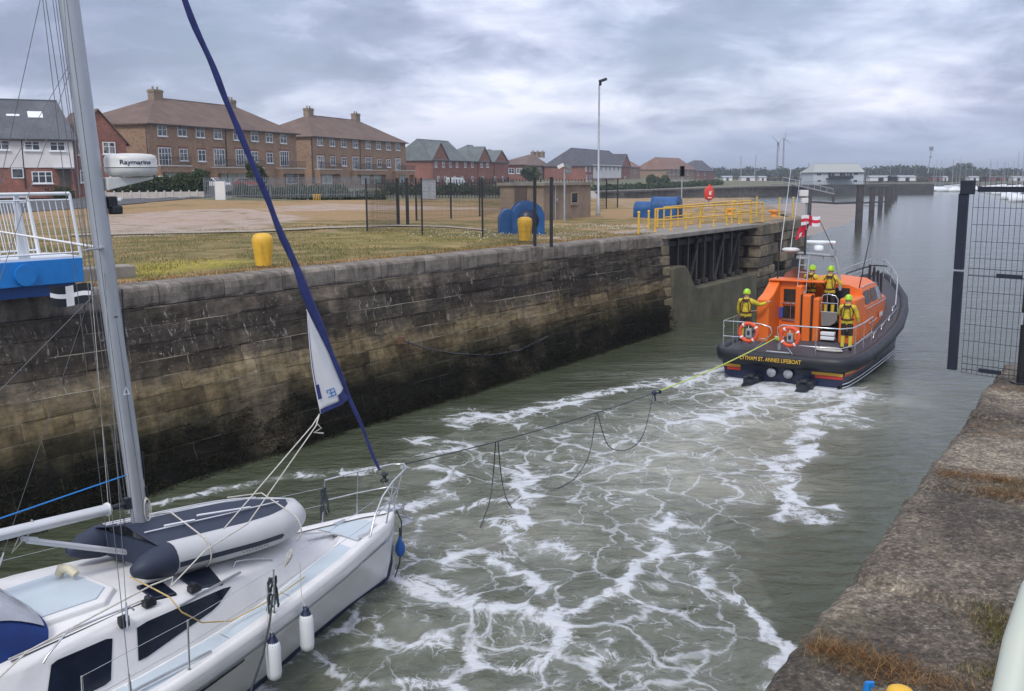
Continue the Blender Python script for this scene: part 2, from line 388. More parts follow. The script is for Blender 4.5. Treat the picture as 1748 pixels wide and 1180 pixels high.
bt = polylen(bas_pts)
# base sampled with the same parameter as the coping control points
def at_param(p, q, k):
    Lq = polylen(q); t = Lq[-1] * k / (NU - 1); i = min(max(j for j in range(len(Lq) - 1) if Lq[j] <= t + 1e-9), len(q) - 2)
    return p[i].lerp(p[i + 1], min(1, (t - Lq[i]) / (Lq[i + 1] - Lq[i])))
zs = list(np.linspace(-0.8, 3.62, 78)); vs = []; uvs = []
for j, z in enumerate(zs):
    for k in range(NU):
        a = cl_[k]; b = at_param(bas_pts, cop_pts, k); u = polylen(cop_pts)[-1] * k / (NU - 1)
        f = max(z, 0) / 4.1; p = b.lerp(a, f)
        row = math.floor(z / 0.36); off = (float(fbm(u * 1.0, z * 4.2, 5, 1.6, 4)) - 0.5) * 0.09 + (float(vnoise(np.array((u + 0.6 * (row % 2)) / 1.25 // 1), np.array(row), 9)) - 0.5) * 0.035
        nrm = Vector((0.78, -0.62)); p = p + nrm * off
        vs.append((p.x, p.y, z)); uvs.append((u, z))
fs = [(j * NU + k, j * NU + k + 1, (j + 1) * NU + k + 1, (j + 1) * NU + k) for j in range(len(zs) - 1) for k in range(NU - 1)]
mb = MB().add(vs, fs, 0, False); o = mb.build('masonry_face', m_wall, wall_root, inv=wi); set_uv(o, uvs)
# coping: overhanging slab course with worn nose
def coping(pts, n, name, parent, inv, zt=QZ, h=0.50, over=0.09, back=0.75, seed=3, nrm=Vector((0.775, -0.632))):
    Lc = polylen(pts); c = resample(pts, Lc, n); vs = []; uv = []
    prof = [(-0.04, -h), (over - 0.01, -h + 0.01), (over, -h * 0.85), (over, -h * 0.5), (over - 0.01, -0.10), (over - 0.05, -0.03), (over - 0.13, 0.0), (-0.25, 0.012), (-back, 0.015), (-back - 0.02, -0.25)]
    for k in range(n):
        u = Lc[-1] * k / (n - 1); blk = math.floor(u / 1.9)
        jit = (random.Random(blk * 7 + seed).random() - 0.5) * 0.035; jz = (random.Random(blk * 13 + seed).random() - 0.5) * 0.02
        edge = min(u / 1.9 - blk, blk + 1 - u / 1.9) * 1.9; rd = -0.02 if edge < 0.05 else 0
        s_ = 0
        for i, (a, b) in enumerate(prof):
            w = (float(vnoise(np.array(u * 3.1), np.array(i * 1.3), 4)) - 0.5) * 0.035
            p = c[k] + nrm * (a + jit + w + rd); s_ += 0 if i == 0 else math.hypot(prof[i][0] - prof[i - 1][0], prof[i][1] - prof[i - 1][1])
            vs.append((p.x, p.y, zt + b + jz + (w * 0.4 if b > -0.1 else 0))); uv.append((u, s_ + 3.6))
    m_ = len(prof); fs = [(k * m_ + i, (k + 1) * m_ + i, (k + 1) * m_ + i + 1, k * m_ + i + 1) for k in range(n - 1) for i in range(m_ - 1)]
    o = MB().add(vs, fs, 0, False).build(name, m_cop, parent, inv=inv); set_uv(o, uv); return o
coping(cop_pts, 420, 'coping', wall_root, wi)
# worn quoin stones at the gate-recess corner
cdir = Vector((0.64, 0.768)); cn = Vector((0.768, -0.64))
e0 = cop_pts[-1]
q = MB(); rq = random.Random(4)
for i in range(9):
    h = 0.40 + 0.05 * rq.random(); z = 3.62 - i * 0.455; w = 0.85 if i % 2 else 0.62; f = max(z, 0) / 4.1; pe = bas_pts[-1].lerp(e0, f)
    if z < -0.3: break
    q.box((pe.x - cdir.x * (w / 2 - 0.05) - cn.x * 0.22, pe.y - cdir.y * (w / 2 - 0.05) - cn.y * 0.22, z - h / 2), (w, 0.56, h), rz=math.atan2(cdir.y, cdir.x))
t = NT('pier_stone'); g_n = t.new('ShaderNodeNewGeometry'); w = t.wpos(); c = t.ramp(g_n.outputs['Random Per Island'], [(0.0, (0.12, 0.10, 0.075)), (0.5, (0.22, 0.185, 0.135)), (1.0, (0.33, 0.26, 0.17))]); c = t.mix(0.8, c, t.mix(1.0, c, t.ramp(t.noise(w, 4.5, 6, .7), [(.3, .35), (.7, 1.5)]), 'MULTIPLY')); s_n = t.new('ShaderNodeSeparateXYZ'); t.L.new(w, s_n.inputs[0]); c = t.mix(t.ramp(t.math('ADD', t.math('DIVIDE', s_n.outputs[2], 4.2), t.math('MULTIPLY', t.math('SUBTRACT', t.noise(w, .8, 5), .5), .5)), [(.22, .85), (.40, 0.0)]), c, (.035, .036, .018)); c = t.mix(t.ramp(t.noise(w, 1.1, 5, .6), [(.52, 0.0), (.64, .8)]), c, (.055, .050, .042)); t.col(c); t.rough(.92); t.bump(t.noise(w, 7, 7, .75), 1.0, .09); m_pier = t.m
m_quoin = M('quoin_stone', (0.20, 0.165, 0.10), 0.9, var=0.35, vs=2.2, bump=0.8, bs=9, dirt=0.5, dirtc=(0.06, 0.05, 0.035))
q.build('quoin', m_quoin, wall_root, inv=wi, bevel=0.05)
# seaweed skirt at the tide line
m_weed = leafmat('weed', (0.005, 0.005, 0.003), (0.010, 0.010, 0.005), (0.026, 0.025, 0.010))
cs = []; rd = []
rs = np.random.RandomState(3)
for k in range(2600):
    t = rs.rand(); i = int(t * (NU - 1)); a = cl_[i]; b = at_param(bas_pts, cop_pts, i)
    top = 0.95 + 0.35 * float(vnoise(np.array(t * 60), np.array(0.0), 8)); z = rs.rand() ** 1.3 * top - 0.05; p = b.lerp(a, max(z, 0) / 4.1)
    out = 0.04 + 0.10 * (1 - z / top); cs.append((p.x + 0.775 * out, p.y - 0.63 * out, z)); rd.append((0.20, 0.20, 0.13))
tag(leafmesh('seaweed', m_weed, cs, rd, 120000, 0.024, seed=5, flat=0.4), 'dark seaweed hanging along the waterline of the lock wall', 'seaweed', kind='stuff')

# ------------------------------------------------------------------ gate recess and outer pier
def ext(p, a, b): return Vector((p.x + cdir.x * a + cn.x * b, p.y + cdir.y * a + cn.y * b))
RL = 10.6   # recess length along the wall
g0 = e0; g1 = Vector((12.85, 51.7))
gd = (g1 - Vector((7.05, 43.1))).normalized(); gn = Vector((gd.y, -gd.x)); gb = Vector((7.05, 43.1)); RLn = (g1 - gb).length
def gp(a, b): return gb + gd * a + gn * b
rzg = math.atan2(gd.y, gd.x)
rec = thing('gate_recess', 'stone recess holding the folded lock gate beside the pier', 'lock recess', (gb.x, gb.y, 0)); ri = inv_of(rec)
m_sill = M('sill_concrete', (0.115, 0.105, 0.07), 0.85, var=0.35, vs=0.9, bump=0.5, bs=6, dirt=0.6, dirtc=(0.045, 0.05, 0.025))
b = MB(); prof = [(0, -1), (0, 2.62), (0.25, 2.68), (1.25, 2.66), (1.7, 2.35), (2.05, 1.92), (2.4, 1.62), (2.9, 1.5), (RLn - 0.1, 1.58), (RLn - 0.1, -1)]
n_ = len(prof); v_ = []
for bb in (-0.02, -0.75):
    for (a, z) in prof: p = gp(a, bb); v_.append((p.x, p.y, z))
b.add(v_, [tuple(range(n_)), tuple(range(n_, 2 * n_))[::-1]] + [(i, i + n_, (i + 1) % n_ + n_, (i + 1) % n_) for i in range(n_)])
b.build('sill', m_sill, rec, inv=ri, bevel=0.03)
b = MB(); p = gp(RLn / 2, -1.95); b.box((p.x, p.y, 1.6), (RLn + 1.2, 0.3, 4.6), rz=rzg); 
for a in (-0.35, RLn + 0.1): p = gp(a, -1.3); b.box((p.x, p.y, 1.5), (0.3, 1.4, 4.5), rz=rzg)
m_darkstone = M('dark_stone', (0.025, 0.024, 0.018), 0.7, var=0.4, vs=2, bump=0.5, bs=8)  # near-black stone for the back and ends of the recess
b.build('back_wall', m_darkstone, rec, inv=ri)
# the folded gate: dark planks, vertical posts, raking braces
gate = thing('lock_gate', 'dark timber lock gate folded into the wall recess', 'lock gate', (gb.x, gb.y, 0)); gi = inv_of(gate)
m_gate = M('tarred_timber', (0.022, 0.022, 0.024), 0.6, var=0.4, vs=5, bump=0.4, bs=18, dirt=0.4, dirtc=(0.06, 0.055, 0.045))
m_gate2 = M('gate_frame', (0.058, 0.054, 0.05), 0.6, var=0.4, vs=5, dirt=0.4, dirtc=(0.11, 0.095, 0.07))
b = MB()
for i in range(36):
    a = 0.3 + i * (RLn - 0.6) / 36; p = gp(a, -1.0 + 0.02 * (i % 2)); b.box((p.x, p.y, 2.4), ((RLn - 0.6) / 36 - 0.03, 0.1, 3.1), rz=rzg)
b.build('planking', m_gate, gate, inv=gi)
for a, w in ((0.9, .12), (1.9, .10), (3.0, .14), (4.0, .16), (4.9, .12), (6.0, .14), (7.2, .12), (8.3, .16), (9.3, .13)):
    if a > RLn - .3: continue
    b = MB(); p = gp(a, -0.8); b.box((p.x, p.y, 2.62), (w, 0.22, 2.5), rz=rzg)
    b.box((p.x + gn.x * .1, p.y + gn.y * .1, 1.68), (0.32, 0.3, 0.18), rz=rzg); b.build('post', m_gate2, gate, inv=gi)
for a, a2 in ((4.0, 3.1), (7.1, 6.1), (9.0, 8.0)):
    b = MB(); p = gp(a, -0.66); p2 = gp(a2, -0.66); b.beam((p.x, p.y, 3.7), (p2.x, p2.y, 1.7), 0.1, 0.1); b.build('brace', m_gate2, gate, inv=gi)
b = MB()
for z in (3.6,): p = gp(RLn / 2, -0.84); b.box((p.x, p.y, z), (RLn - 0.7, 0.16, 0.22), rz=rzg)
b.build('rail', m_gate, gate, inv=gi)
# walkway slab over the recess
wk = thing('walkway_slab', 'concrete walkway edge over the lock gate under the yellow railings', 'walkway', (gb.x, gb.y, 4)); 
b = MB(); p = gp(RLn / 2 - 0.1, -1.35); b.box((p.x, p.y, 4.02), (RLn + 0.9, 2.4, 0.20), rz=rzg)
m_conc = M('weathered_concrete', (0.25, 0.23, 0.20), 0.9, var=0.25, vs=1.3, bump=0.5, bs=14, dirt=0.35, dirtc=(0.12, 0.11, 0.09))
b.build('slab', m_conc, wk, inv=inv_of(wk), bevel=0.03)
# outer pier
pier = thing('stone_pier', 'blocky stone pier head beyond the lock gate behind the lifeboat', 'pier', (g1.x, g1.y, 0)); pi_ = inv_of(pier)
b = MB(); rq = random.Random(9)
pd = (Vector((17.5, 59.9)) - g1).normalized(); pn = Vector((pd.y, -pd.x)); PLn = (Vector((17.5, 59.9)) - g1).length; rzp = math.atan2(pd.y, pd.x)
z = 4.1
for row in range(9):
    h = (0.6, 0.5, 0.62, 0.55, 0.5, 0.6, 0.55, 0.6, 0.5)[row]; a = -0.2 if row % 2 else 0.0
    while a < PLn:
        l = 1.1 + rq.random() * 1.3; l = min(l, PLn - a + 0.05); 
        if l < 0.3: break
        bo = rq.random() * 0.10 + (0.07 if row == 0 else 0)
        if 3.4 < a + l / 2 < 4.3 and row > 0: bo -= 0.5
        c_ = g1 + pd * (a + l / 2) + pn * (-0.6 + bo); b.box((c_.x, c_.y, z - h / 2), (l - 0.03, 1.2, h - 0.03), rz=rzp); a += l
    z -= h
b.build('block_face', m_pier, pier, inv=pi_, bevel=0.045)
b = MB(); c_ = g1 + pd * (PLn / 2) + pn * (-3.0); b.box((c_.x, c_.y, 1.5), (PLn - 0.1, 4.9, 5.06), rz=rzp); b.build('core', m_sill, pier, inv=pi_)

# ------------------------------------------------------------------ land
def landmat(name):
    t = NT(name); w = t.wpos(); s = t.new('ShaderNodeSeparateXYZ'); t.L.new(w, s.inputs[0])
    n1 = t.noise(w, 0.16, 5, 0.6, 0.4); n2 = t.noise(w, 0.8, 5, 0.6); n3 = t.noise(w, 9.0, 4, 0.7); n4 = t.noise(w, 34.0, 3, 0.7)
    g = t.ramp(n2, [(0.3, (0.115, 0.105, 0.045)), (0.5, (0.21, 0.17, 0.075)), (0.7, (0.34, 0.25, 0.125))])
    d = t.ramp(n3, [(0.3, (0.26, 0.17, 0.085)), (0.7, (0.40, 0.28, 0.15))])
    at = t.new('ShaderNodeAttribute'); at.attribute_name = 'dry'
    f = t.math('ADD', at.outputs['Fac'], t.math('MULTIPLY', t.math('SUBTRACT', n1, 0.5), 2.2)); f = t.math('ADD', f, t.math('MULTIPLY', t.math('SUBTRACT', n2, 0.5), 1.2))
    c = t.mix(t.ramp(f, [(0.35, 0.0), (0.65, 1.0)]), g, d)
    at2 = t.new('ShaderNodeAttribute'); at2.attribute_name = 'yel'
    c = t.mix(t.math('MULTIPLY', at2.outputs['Fac'], t.ramp(n3, [(0.46, 0.0), (0.58, 1.0)])), c, (0.42, 0.38, 0.03))
    at3 = t.new('ShaderNodeAttribute'); at3.attribute_name = 'grav'
    gv = t.ramp(n4, [(0.3, (0.29, 0.225, 0.195)), (0.7, (0.56, 0.46, 0.40))])
    f3 = t.math('ADD', at3.outputs['Fac'], t.math('MULTIPLY', t.math('SUBTRACT', n2, 0.5), 1.0))
    f3 = t.math('ADD', f3, t.math('MULTIPLY', t.math('SUBTRACT', n3, 0.5), 0.8))
    c = t.mix(t.ramp(f3, [(0.5, 0.0), (0.75, 0.9)]), c, gv)
    c = t.mix(0.5, c, t.mix(1.0, c, t.ramp(n4, [(0.3, 0.55), (0.7, 1.35)]), 'MULTIPLY'))
    t.col(c); t.rough(0.95); t.b.inputs['Specular IOR Level'].default_value = 0.1; t.bump(n3, 0.6, 0.06); return t.m
m_land = landmat('quay_grass_ground')
def land_z(x, y):
    # level quay, rising gently inland towards the estate road and the houses
    d = y + 0.55 * x * 0 ; 
    return QZ + 0.55 * np.clip((y - 60) / 45, 0, 1) + 1.1 * np.clip((y - 104) / 10, 0, 1)
def in_poly(x, y, poly):
    r_ = np.zeros(x.shape, bool); n = len(poly)
    for i in range(n):
        x0, y0 = poly[i][0], poly[i][1]; x1, y1 = poly[(i + 1) % n][0], poly[(i + 1) % n][1]
        c_ = ((y0 > y) != (y1 > y)) & (x < (x1 - x0) * (y - y0) / ((y1 - y0) + 1e-12) + x0); r_ ^= c_
    return r_
def img_poly(pp, z=QZ): return [W(a, b, z) for a, b in pp]
def soft(x, y, poly, sig, k=1.0):
    """smooth membership: fraction of jittered samples inside"""
    acc = 0
    for i in range(6):
        a = i * math.pi / 3; acc = acc + in_poly(x + math.cos(a) * sig, y + math.sin(a) * sig, poly)
    return acc / 6.0 * k
nrmc = Vector((0.768, -0.64))
def land_strip():
    # rows follow the coping line and run inland (screen-independent: s along the quay, t inland)
    Lc = polylen(cop_pts); full = [p for p in cop_pts] + [gp(RLn + 0.1, -0.3), Vector((17.5, 59.7))]
    full[-3] = cop_pts[-1]
    s_pts = resample(full, polylen(full), 170); ts = np.concatenate([np.linspace(0.5, 12, 70), np.linspace(12.4, 60, 90), np.linspace(61, 260, 60)])
    inl = Vector((-0.775, 0.632)); vs = []
    X = np.array([[p.x + inl.x * t for p in s_pts] for t in ts]); Y = np.array([[p.y + inl.y * t for p in s_pts] for t in ts])
    return X, Y
X, Y = land_strip()
Z = land_z(X, Y) + (fbm(X, Y, 2, 0.5) - 0.5) * 0.08 - 0.005
nr, nc = X.shape; V = np.stack([X, Y, Z], -1).reshape(-1, 3)
fs = [(j * nc + k, j * nc + k + 1, (j + 1) * nc + k + 1, (j + 1) * nc + k) for j in range(nr - 1) for k in range(nc - 1)]
o = MB().add([tuple(v) for v in V], fs, 0, True).build('quay_ground', m_land); tag(o, kind='structure')
tq = np.concatenate([np.linspace(0.5, 12, 70), np.linspace(12.4, 60, 90), np.linspace(61, 260, 60)])[:, None] + X * 0
xx, yy = X.ravel(), Y.ravel()
dry = 0.42 - 0.35 * soft(xx, yy, img_poly([(180, 425), (430, 400), (640, 393), (860, 398), (930, 395), (900, 420), (600, 440), (400, 455), (200, 476)]), 1.0)
dry = dry + 0.5 * (tq.ravel() < 1.6) + 0.35 * (yy > 60) + 0.4 * soft(xx, yy, img_poly([(480, 345), (900, 340), (900, 356), (600, 365), (480, 372)]), 1.5)
yel = 1.1 * soft(xx, yy, img_poly([(215, 472), (215, 452), (300, 444), (420, 443), (430, 452), (330, 462), (240, 475)]), 0.5) + 0.25 * soft(xx, yy, img_poly([(500, 400), (700, 392), (900, 402), (760, 420), (520, 425)]), 0.6)
grav = 0.72 * soft(xx, yy, img_poly([(120, 372), (300, 362), (440, 360), (560, 372), (450, 396), (140, 412)]), 1.5) + 0.7 * soft(xx, yy, img_poly([(440, 358), (620, 350), (880, 356), (880, 362), (640, 363), (500, 365)]), 1.2)
grav = grav + 0.6 * soft(xx, yy, img_poly([(880, 398), (1010, 392), (1100, 380), (1135, 396), (950, 412)]), 0.5)
for nm, arr in (('dry', dry), ('yel', yel), ('grav', grav)):
    a = o.data.attributes.new(nm, 'FLOAT', 'POINT'); a.data.foreach_set('value', np.asarray(arr, float).ravel())
# grass tufts and daisies on the quay
def blades(name, pts, h, w, mat, seed=1, lean=0.5):
    rs = np.random.RandomState(seed); n = len(pts); a = rs.rand(n) * 6.283; hh = h * (0.4 + rs.rand(n)); P = np.array(pts)
    dx = np.cos(a) * w / 2; dy = np.sin(a) * w / 2; lx = (rs.rand(n) - .5) * 2 * lean * hh; ly = (rs.rand(n) - .5) * 2 * lean * hh
    V = np.stack([P - np.stack([dx, dy, 0 * dx], 1), P + np.stack([dx, dy, 0 * dx], 1), P + np.stack([lx, ly, hh], 1)], 1).reshape(-1, 3)
    me = bpy.data.meshes.new(name); me.vertices.add(3 * n); me.vertices.foreach_set('co', V.ravel()); me.loops.add(3 * n)
    me.loops.foreach_set('vertex_index', np.arange(3 * n)); me.polygons.add(n); me.polygons.foreach_set('loop_start', np.arange(0, 3 * n, 3)); me.polygons.foreach_set('loop_total', np.full(n, 3))
    me.materials.append(mat); me.update(calc_edges=True); o = bpy.data.objects.new(name, me); COL.objects.link(o); return o
m_gr = leafmat('grass_blade', (0.07, 0.09, 0.025), (0.16, 0.16, 0.045), (0.34, 0.26, 0.10))
m_straw = leafmat('straw_blade', (0.15, 0.075, 0.025), (0.30, 0.16, 0.055), (0.46, 0.30, 0.13))
pts = []; sp_ = resample(cop_pts[1:] , polylen(cop_pts[1:]), 400); rs = np.random.RandomState(2)
while len(pts) < 30000:
    k = rs.randint(0, 400); t = 0.7 + rs.rand() ** 1.3 * 20; p = sp_[k]; x = p.x - 0.775 * t + rs.rand() * .2; y = p.y + 0.632 * t
    if float(vnoise(np.array(x), np.array(y), 3, 0.8)) > 0.35: pts.append((x, y, float(land_z(x, y))))
tag(blades('quay_grass', pts, 0.075, 0.02, m_gr, 4), 'short patchy grass covering the far quay', 'grass', kind='stuff')
pts = []
for k in range(2600):
    i = rs.randint(0, 400); t = 0.72 + abs(rs.randn()) * 0.25; p = sp_[i]; pts.append((p.x - .775 * t, p.y + .632 * t, QZ))
tag(blades('edge_grass', pts, 0.09, 0.02, m_straw, 6), 'dry straw grass growing behind the far coping', 'grass', kind='stuff')

pts = []
for (q_, k, s_) in (((860, 402), 260, 1.6), ((1050, 388), 160, 1.5), ((700, 398), 50, 2.5), ((560, 410), 25, 2.5)):
    p = W(*q_, QZ)
    for i in range(k): a, b_ = rs.randn(2) * s_; x_, y_ = p.x + a - .3 * s_, p.y + b_; pts.append((x_, y_, float(land_z(x_, y_)) + .05)) if (x_ - cop_pts[-1].x) * .775 - (y_ - cop_pts[-1].y) * .632 < -.8 else None
tag(blades('daisies', pts, 0.045, 0.05, M('daisy_white', (.65, .65, .60), .9), 14), 'small white daisies scattered in the far quay grass', 'flowers', kind='stuff')
# road, paths and kerbs (sheets a few mm above the ground)
def sheet(name, px, mat, dz, z=None):
    P = [W(a, b, QZ) for a, b in px]; P = [Vector((p.x, p.y, 0)) for p in P]
    b = MB(); n = len(P) // 2; K = 14; rows = []
    for i in range(n - 1):
        for q_ in range(K if i < n - 2 else K + 1):
            t = q_ / K; a = P[i].lerp(P[i + 1], t); c_ = P[2 * n - 1 - i].lerp(P[2 * n - 2 - i], t); row = []
            for j in range(5):
                v = a.lerp(c_, j / 4); row.append((v.x, v.y, float(land_z(v.x, v.y)) + dz))
            rows.append(row)
    b.loft(rows); o = b.build(name, mat); tag(o, kind='structure'); return o
m_asph = M('asphalt', (0.085, 0.087, 0.092), 0.9, var=0.2, vs=0.3, bump=0.3, bs=20)
m_kerb = M('kerb_concrete', (0.34, 0.29, 0.23), 0.9, var=0.2, vs=2)
sheet('road', [(-60, 352), (150, 348), (390, 339), (390, 343), (280, 357), (150, 362), (-60, 372)][0:3] + [(470, 338), (470, 341), (330, 348), (150, 361), (-60, 372)], m_asph, 0.05)
sheet('kerb', [(120, 401), (440, 394), (560, 388), (678, 385), (760, 387), (830, 393), (830, 395), (760, 389), (678, 387), (560, 391), (440, 397), (120, 404)], m_kerb, 0.045)

# right-hand quay: weathered concrete coping blocks
rq_edge = [Vector((-1.6, 0.6)), Vector((0.1, 2.8)), Vector((1.24, 4.55)), Vector((2.32, 6.23)), Vector((3.52, 8.13)), Vector((5.98, 12.07)), Vector((6.6, 13.1))]
def quaymat():
    t = NT('right_quay_stone'); w = t.wpos(); n0 = t.noise(w, 0.75, 6, 0.65, 0.6); n1 = t.noise(w, 3.2, 6, 0.65, 0.3); n2 = t.noise(w, 22, 5, 0.7); n3 = t.noise(w, 90, 3, 0.7)
    c = t.ramp(n0, [(0.38, (0.075, 0.062, 0.048)), (0.52, (0.14, 0.117, 0.087)), (0.66, (0.27, 0.228, 0.17))])
    c = t.mix(0.7, c, t.mix(1.0, c, t.ramp(n1, [(0.3, 0.55), (0.7, 1.5)]), 'MULTIPLY'))
    c = t.mix(0.75, c, t.mix(1.0, c, t.ramp(n2, [(0.36, 0.30), (0.5, 0.95), (0.64, 1.9)]), 'MULTIPLY'))
    v2 = t.new('ShaderNodeTexVoronoi'); v2.inputs['Scale'].default_value = 62; t.L.new(w, v2.inputs['Vector']); c = t.mix(0.5, c, t.mix(1.0, c, t.ramp(v2.outputs['Color'], [(0.1, 0.35), (0.6, 1.0), (0.95, 2.4)]), 'MULTIPLY'))
    vo = t.new('ShaderNodeTexVoronoi'); vo.inputs['Scale'].default_value = 19; t.L.new(w, vo.inputs['Vector'])
    peb = t.math('MULTIPLY', t.ramp(vo.outputs['Distance'], [(0.16, 1.0), (0.26, 0.0)]), t.ramp(t.noise(w, 5.5, 3), [(0.52, 0.0), (0.62, 0.75)]))
    c = t.mix(peb, c, (0.36, 0.33, 0.28))
    c = t.mix(t.math('MULTIPLY', t.ramp(t.noise(w, 1.1, 5, 0.6), [(0.58, 0.0), (0.7, 0.5)]), t.ramp(n2, [(0.4, 0.2), (0.6, 1.0)])), c, (0.10, 0.105, 0.04))
    t.col(c); t.rough(0.95); t.bump(t.math('ADD', t.math('ADD', t.math('MULTIPLY', n1, 0.9), n2), t.math('ADD', t.math('MULTIPLY', n3, 0.4), t.math('MULTIPLY', peb, 0.5))), 0.9, 0.03); return t.m
m_rq = quaymat()
rqr = thing('near_quay_wall', 'weathered concrete coping of the near quay beside the water', 'quay', (1.24, 4.55, 4.1)); rqi = inv_of(rqr)
n = 240; c = resample(rq_edge, polylen(rq_edge), n); nr_ = Vector((-0.84, 0.54)); vs = []
offs = [(0.02, -4.6), (0.02, -0.45), (0.035, -0.12), (0.01, -0.03), (-0.05, 0.0)] + [(-0.05 - 0.11 * i, 0.0) for i in range(1, 60)]
Ln = polylen(rq_edge)[-1]; A = np.arange(n)[:, None] * Ln / (n - 1); joints = [2.05, 4.7, 6.45, 8.75, 11.6]
for k in range(n):
    u = Ln * k / (n - 1)
    for i, (a, bz) in enumerate(offs):
        p = c[k] + nr_ * a; 
        h_ = (float(fbm(p.x, p.y, 1, 1.4)) - 0.5) * 0.07 + (float(fbm(p.x, p.y, 21, 9)) - 0.5) * 0.022
        jd = min(abs(u - j - 0.25 * (float(vnoise(np.array(i * .3), np.array(j), 2)) - .5)) for j in joints)
        if bz > -0.2: h_ -= 0.10 * math.exp(-(jd / 0.07) ** 2)
        w_ = (float(fbm(u, i * 0.01, 12, 2.2)) - 0.5) * 0.14 + (float(fbm(u, 3.0, 13, 11)) - 0.5) * 0.035
        if i < 6: p = p + nr_ * w_
        vs.append((p.x, p.y, QZ + bz + (h_ if bz > -0.2 else 0)))
m_ = len(offs); fs = [(k * m_ + i, k * m_ + i + 1, (k + 1) * m_ + i + 1, (k + 1) * m_ + i) for k in range(n - 1) for i in range(m_ - 1)]
fs.append(tuple((n - 1) * m_ + i for i in (0, 1, m_ - 1)))
MB().add(vs, fs, 0, True).build('coping', m_rq, rqr, inv=rqi)
def edge_at(u):
    k = min(n - 1, max(0, int(u / Ln * (n - 1)))); return c[k]
# far end of the near quay drops to the water
b = MB(); pe = rq_edge[-1]; b.add([(pe.x, pe.y, -0.5), (pe.x + 6, pe.y - 4.2, -0.5), (pe.x + 6, pe.y - 4.2, 4.05), (pe.x, pe.y, 4.05)], [(0, 1, 2, 3)]); b.build('end_face', m_rq, rqr, inv=rqi)
# tufts of dry orange grass in the joints
m_straw2 = leafmat('rusty_straw', (0.07, 0.035, 0.014), (0.20, 0.10, 0.038), (0.40, 0.25, 0.11))
tufts = [((1395, 1105), 0.16, 0.07, 1100), ((1450, 1125), 0.22, 0.06, 900), ((1530, 1155), 0.24, 0.06, 450), ((1600, 1170), 0.2, 0.06, 250), ((1680, 742), 0.40, 0.05, 260), ((1720, 748), 0.35, 0.06, 300), ((1650, 812), 0.25, 0.05, 420), ((1690, 820), 0.28, 0.07, 700), ((1740, 845), 0.25, 0.10, 800),
         ((1700, 665), 0.5, 0.12, 500), ((1740, 668), 0.5, 0.12, 500), ((1655, 728), 0.3, 0.08, 300)]
ce_ = np.array([(p.x, p.y) for p in c])
def on_quay(x, y):
    i = int(np.argmin((ce_[:, 0] - x) ** 2 + (ce_[:, 1] - y) ** 2)); return (x - ce_[i, 0]) * nr_.x + (y - ce_[i, 1]) * nr_.y < -0.06 if nr_.x > 0 else ((x - ce_[i, 0]) * -nr_.x + (y - ce_[i, 1]) * -nr_.y) > 0.06
pts = []
for (q_, sx, sy, k) in tufts:
    p = W(*q_, QZ)
    for i in range(k):
        a, b_ = rs.randn(2) * (sx, sy); x_, y_ = p.x + 0.9 * a + 0.15 * b_, p.y - 0.28 * a + b_ * 0.8
        if on_quay(x_, y_): pts.append((x_, y_, QZ + (-0.02 + 0.02 * rs.rand())))
tag(blades('joint_grass', pts, 0.055, 0.004, m_straw2, 8, lean=1.8), 'rusty dry grass tufts in the joints of the near quay', 'grass', kind='stuff')
pts = []
for (q_, sx, sy, k) in [((1715, 1070), 0.08, 0.14, 900), ((1740, 1120), 0.06, 0.2, 900), ((1690, 1150), .08, .08, 300), ((1740, 835), .2, .12, 300)]:
    p = W(*q_, QZ)
    for i in range(k): a, b_ = rs.randn(2) * (sx, sy); pts.append((p.x + a, p.y + b_, QZ))
tag(blades('moss_grass', pts, 0.035, 0.005, leafmat('moss_blade', (0.05, 0.055, 0.015), (0.10, 0.10, 0.03), (0.30, 0.2, 0.08)), 9, lean=1.0), 'low green weeds at the right edge of the near quay', 'weeds', kind='stuff')

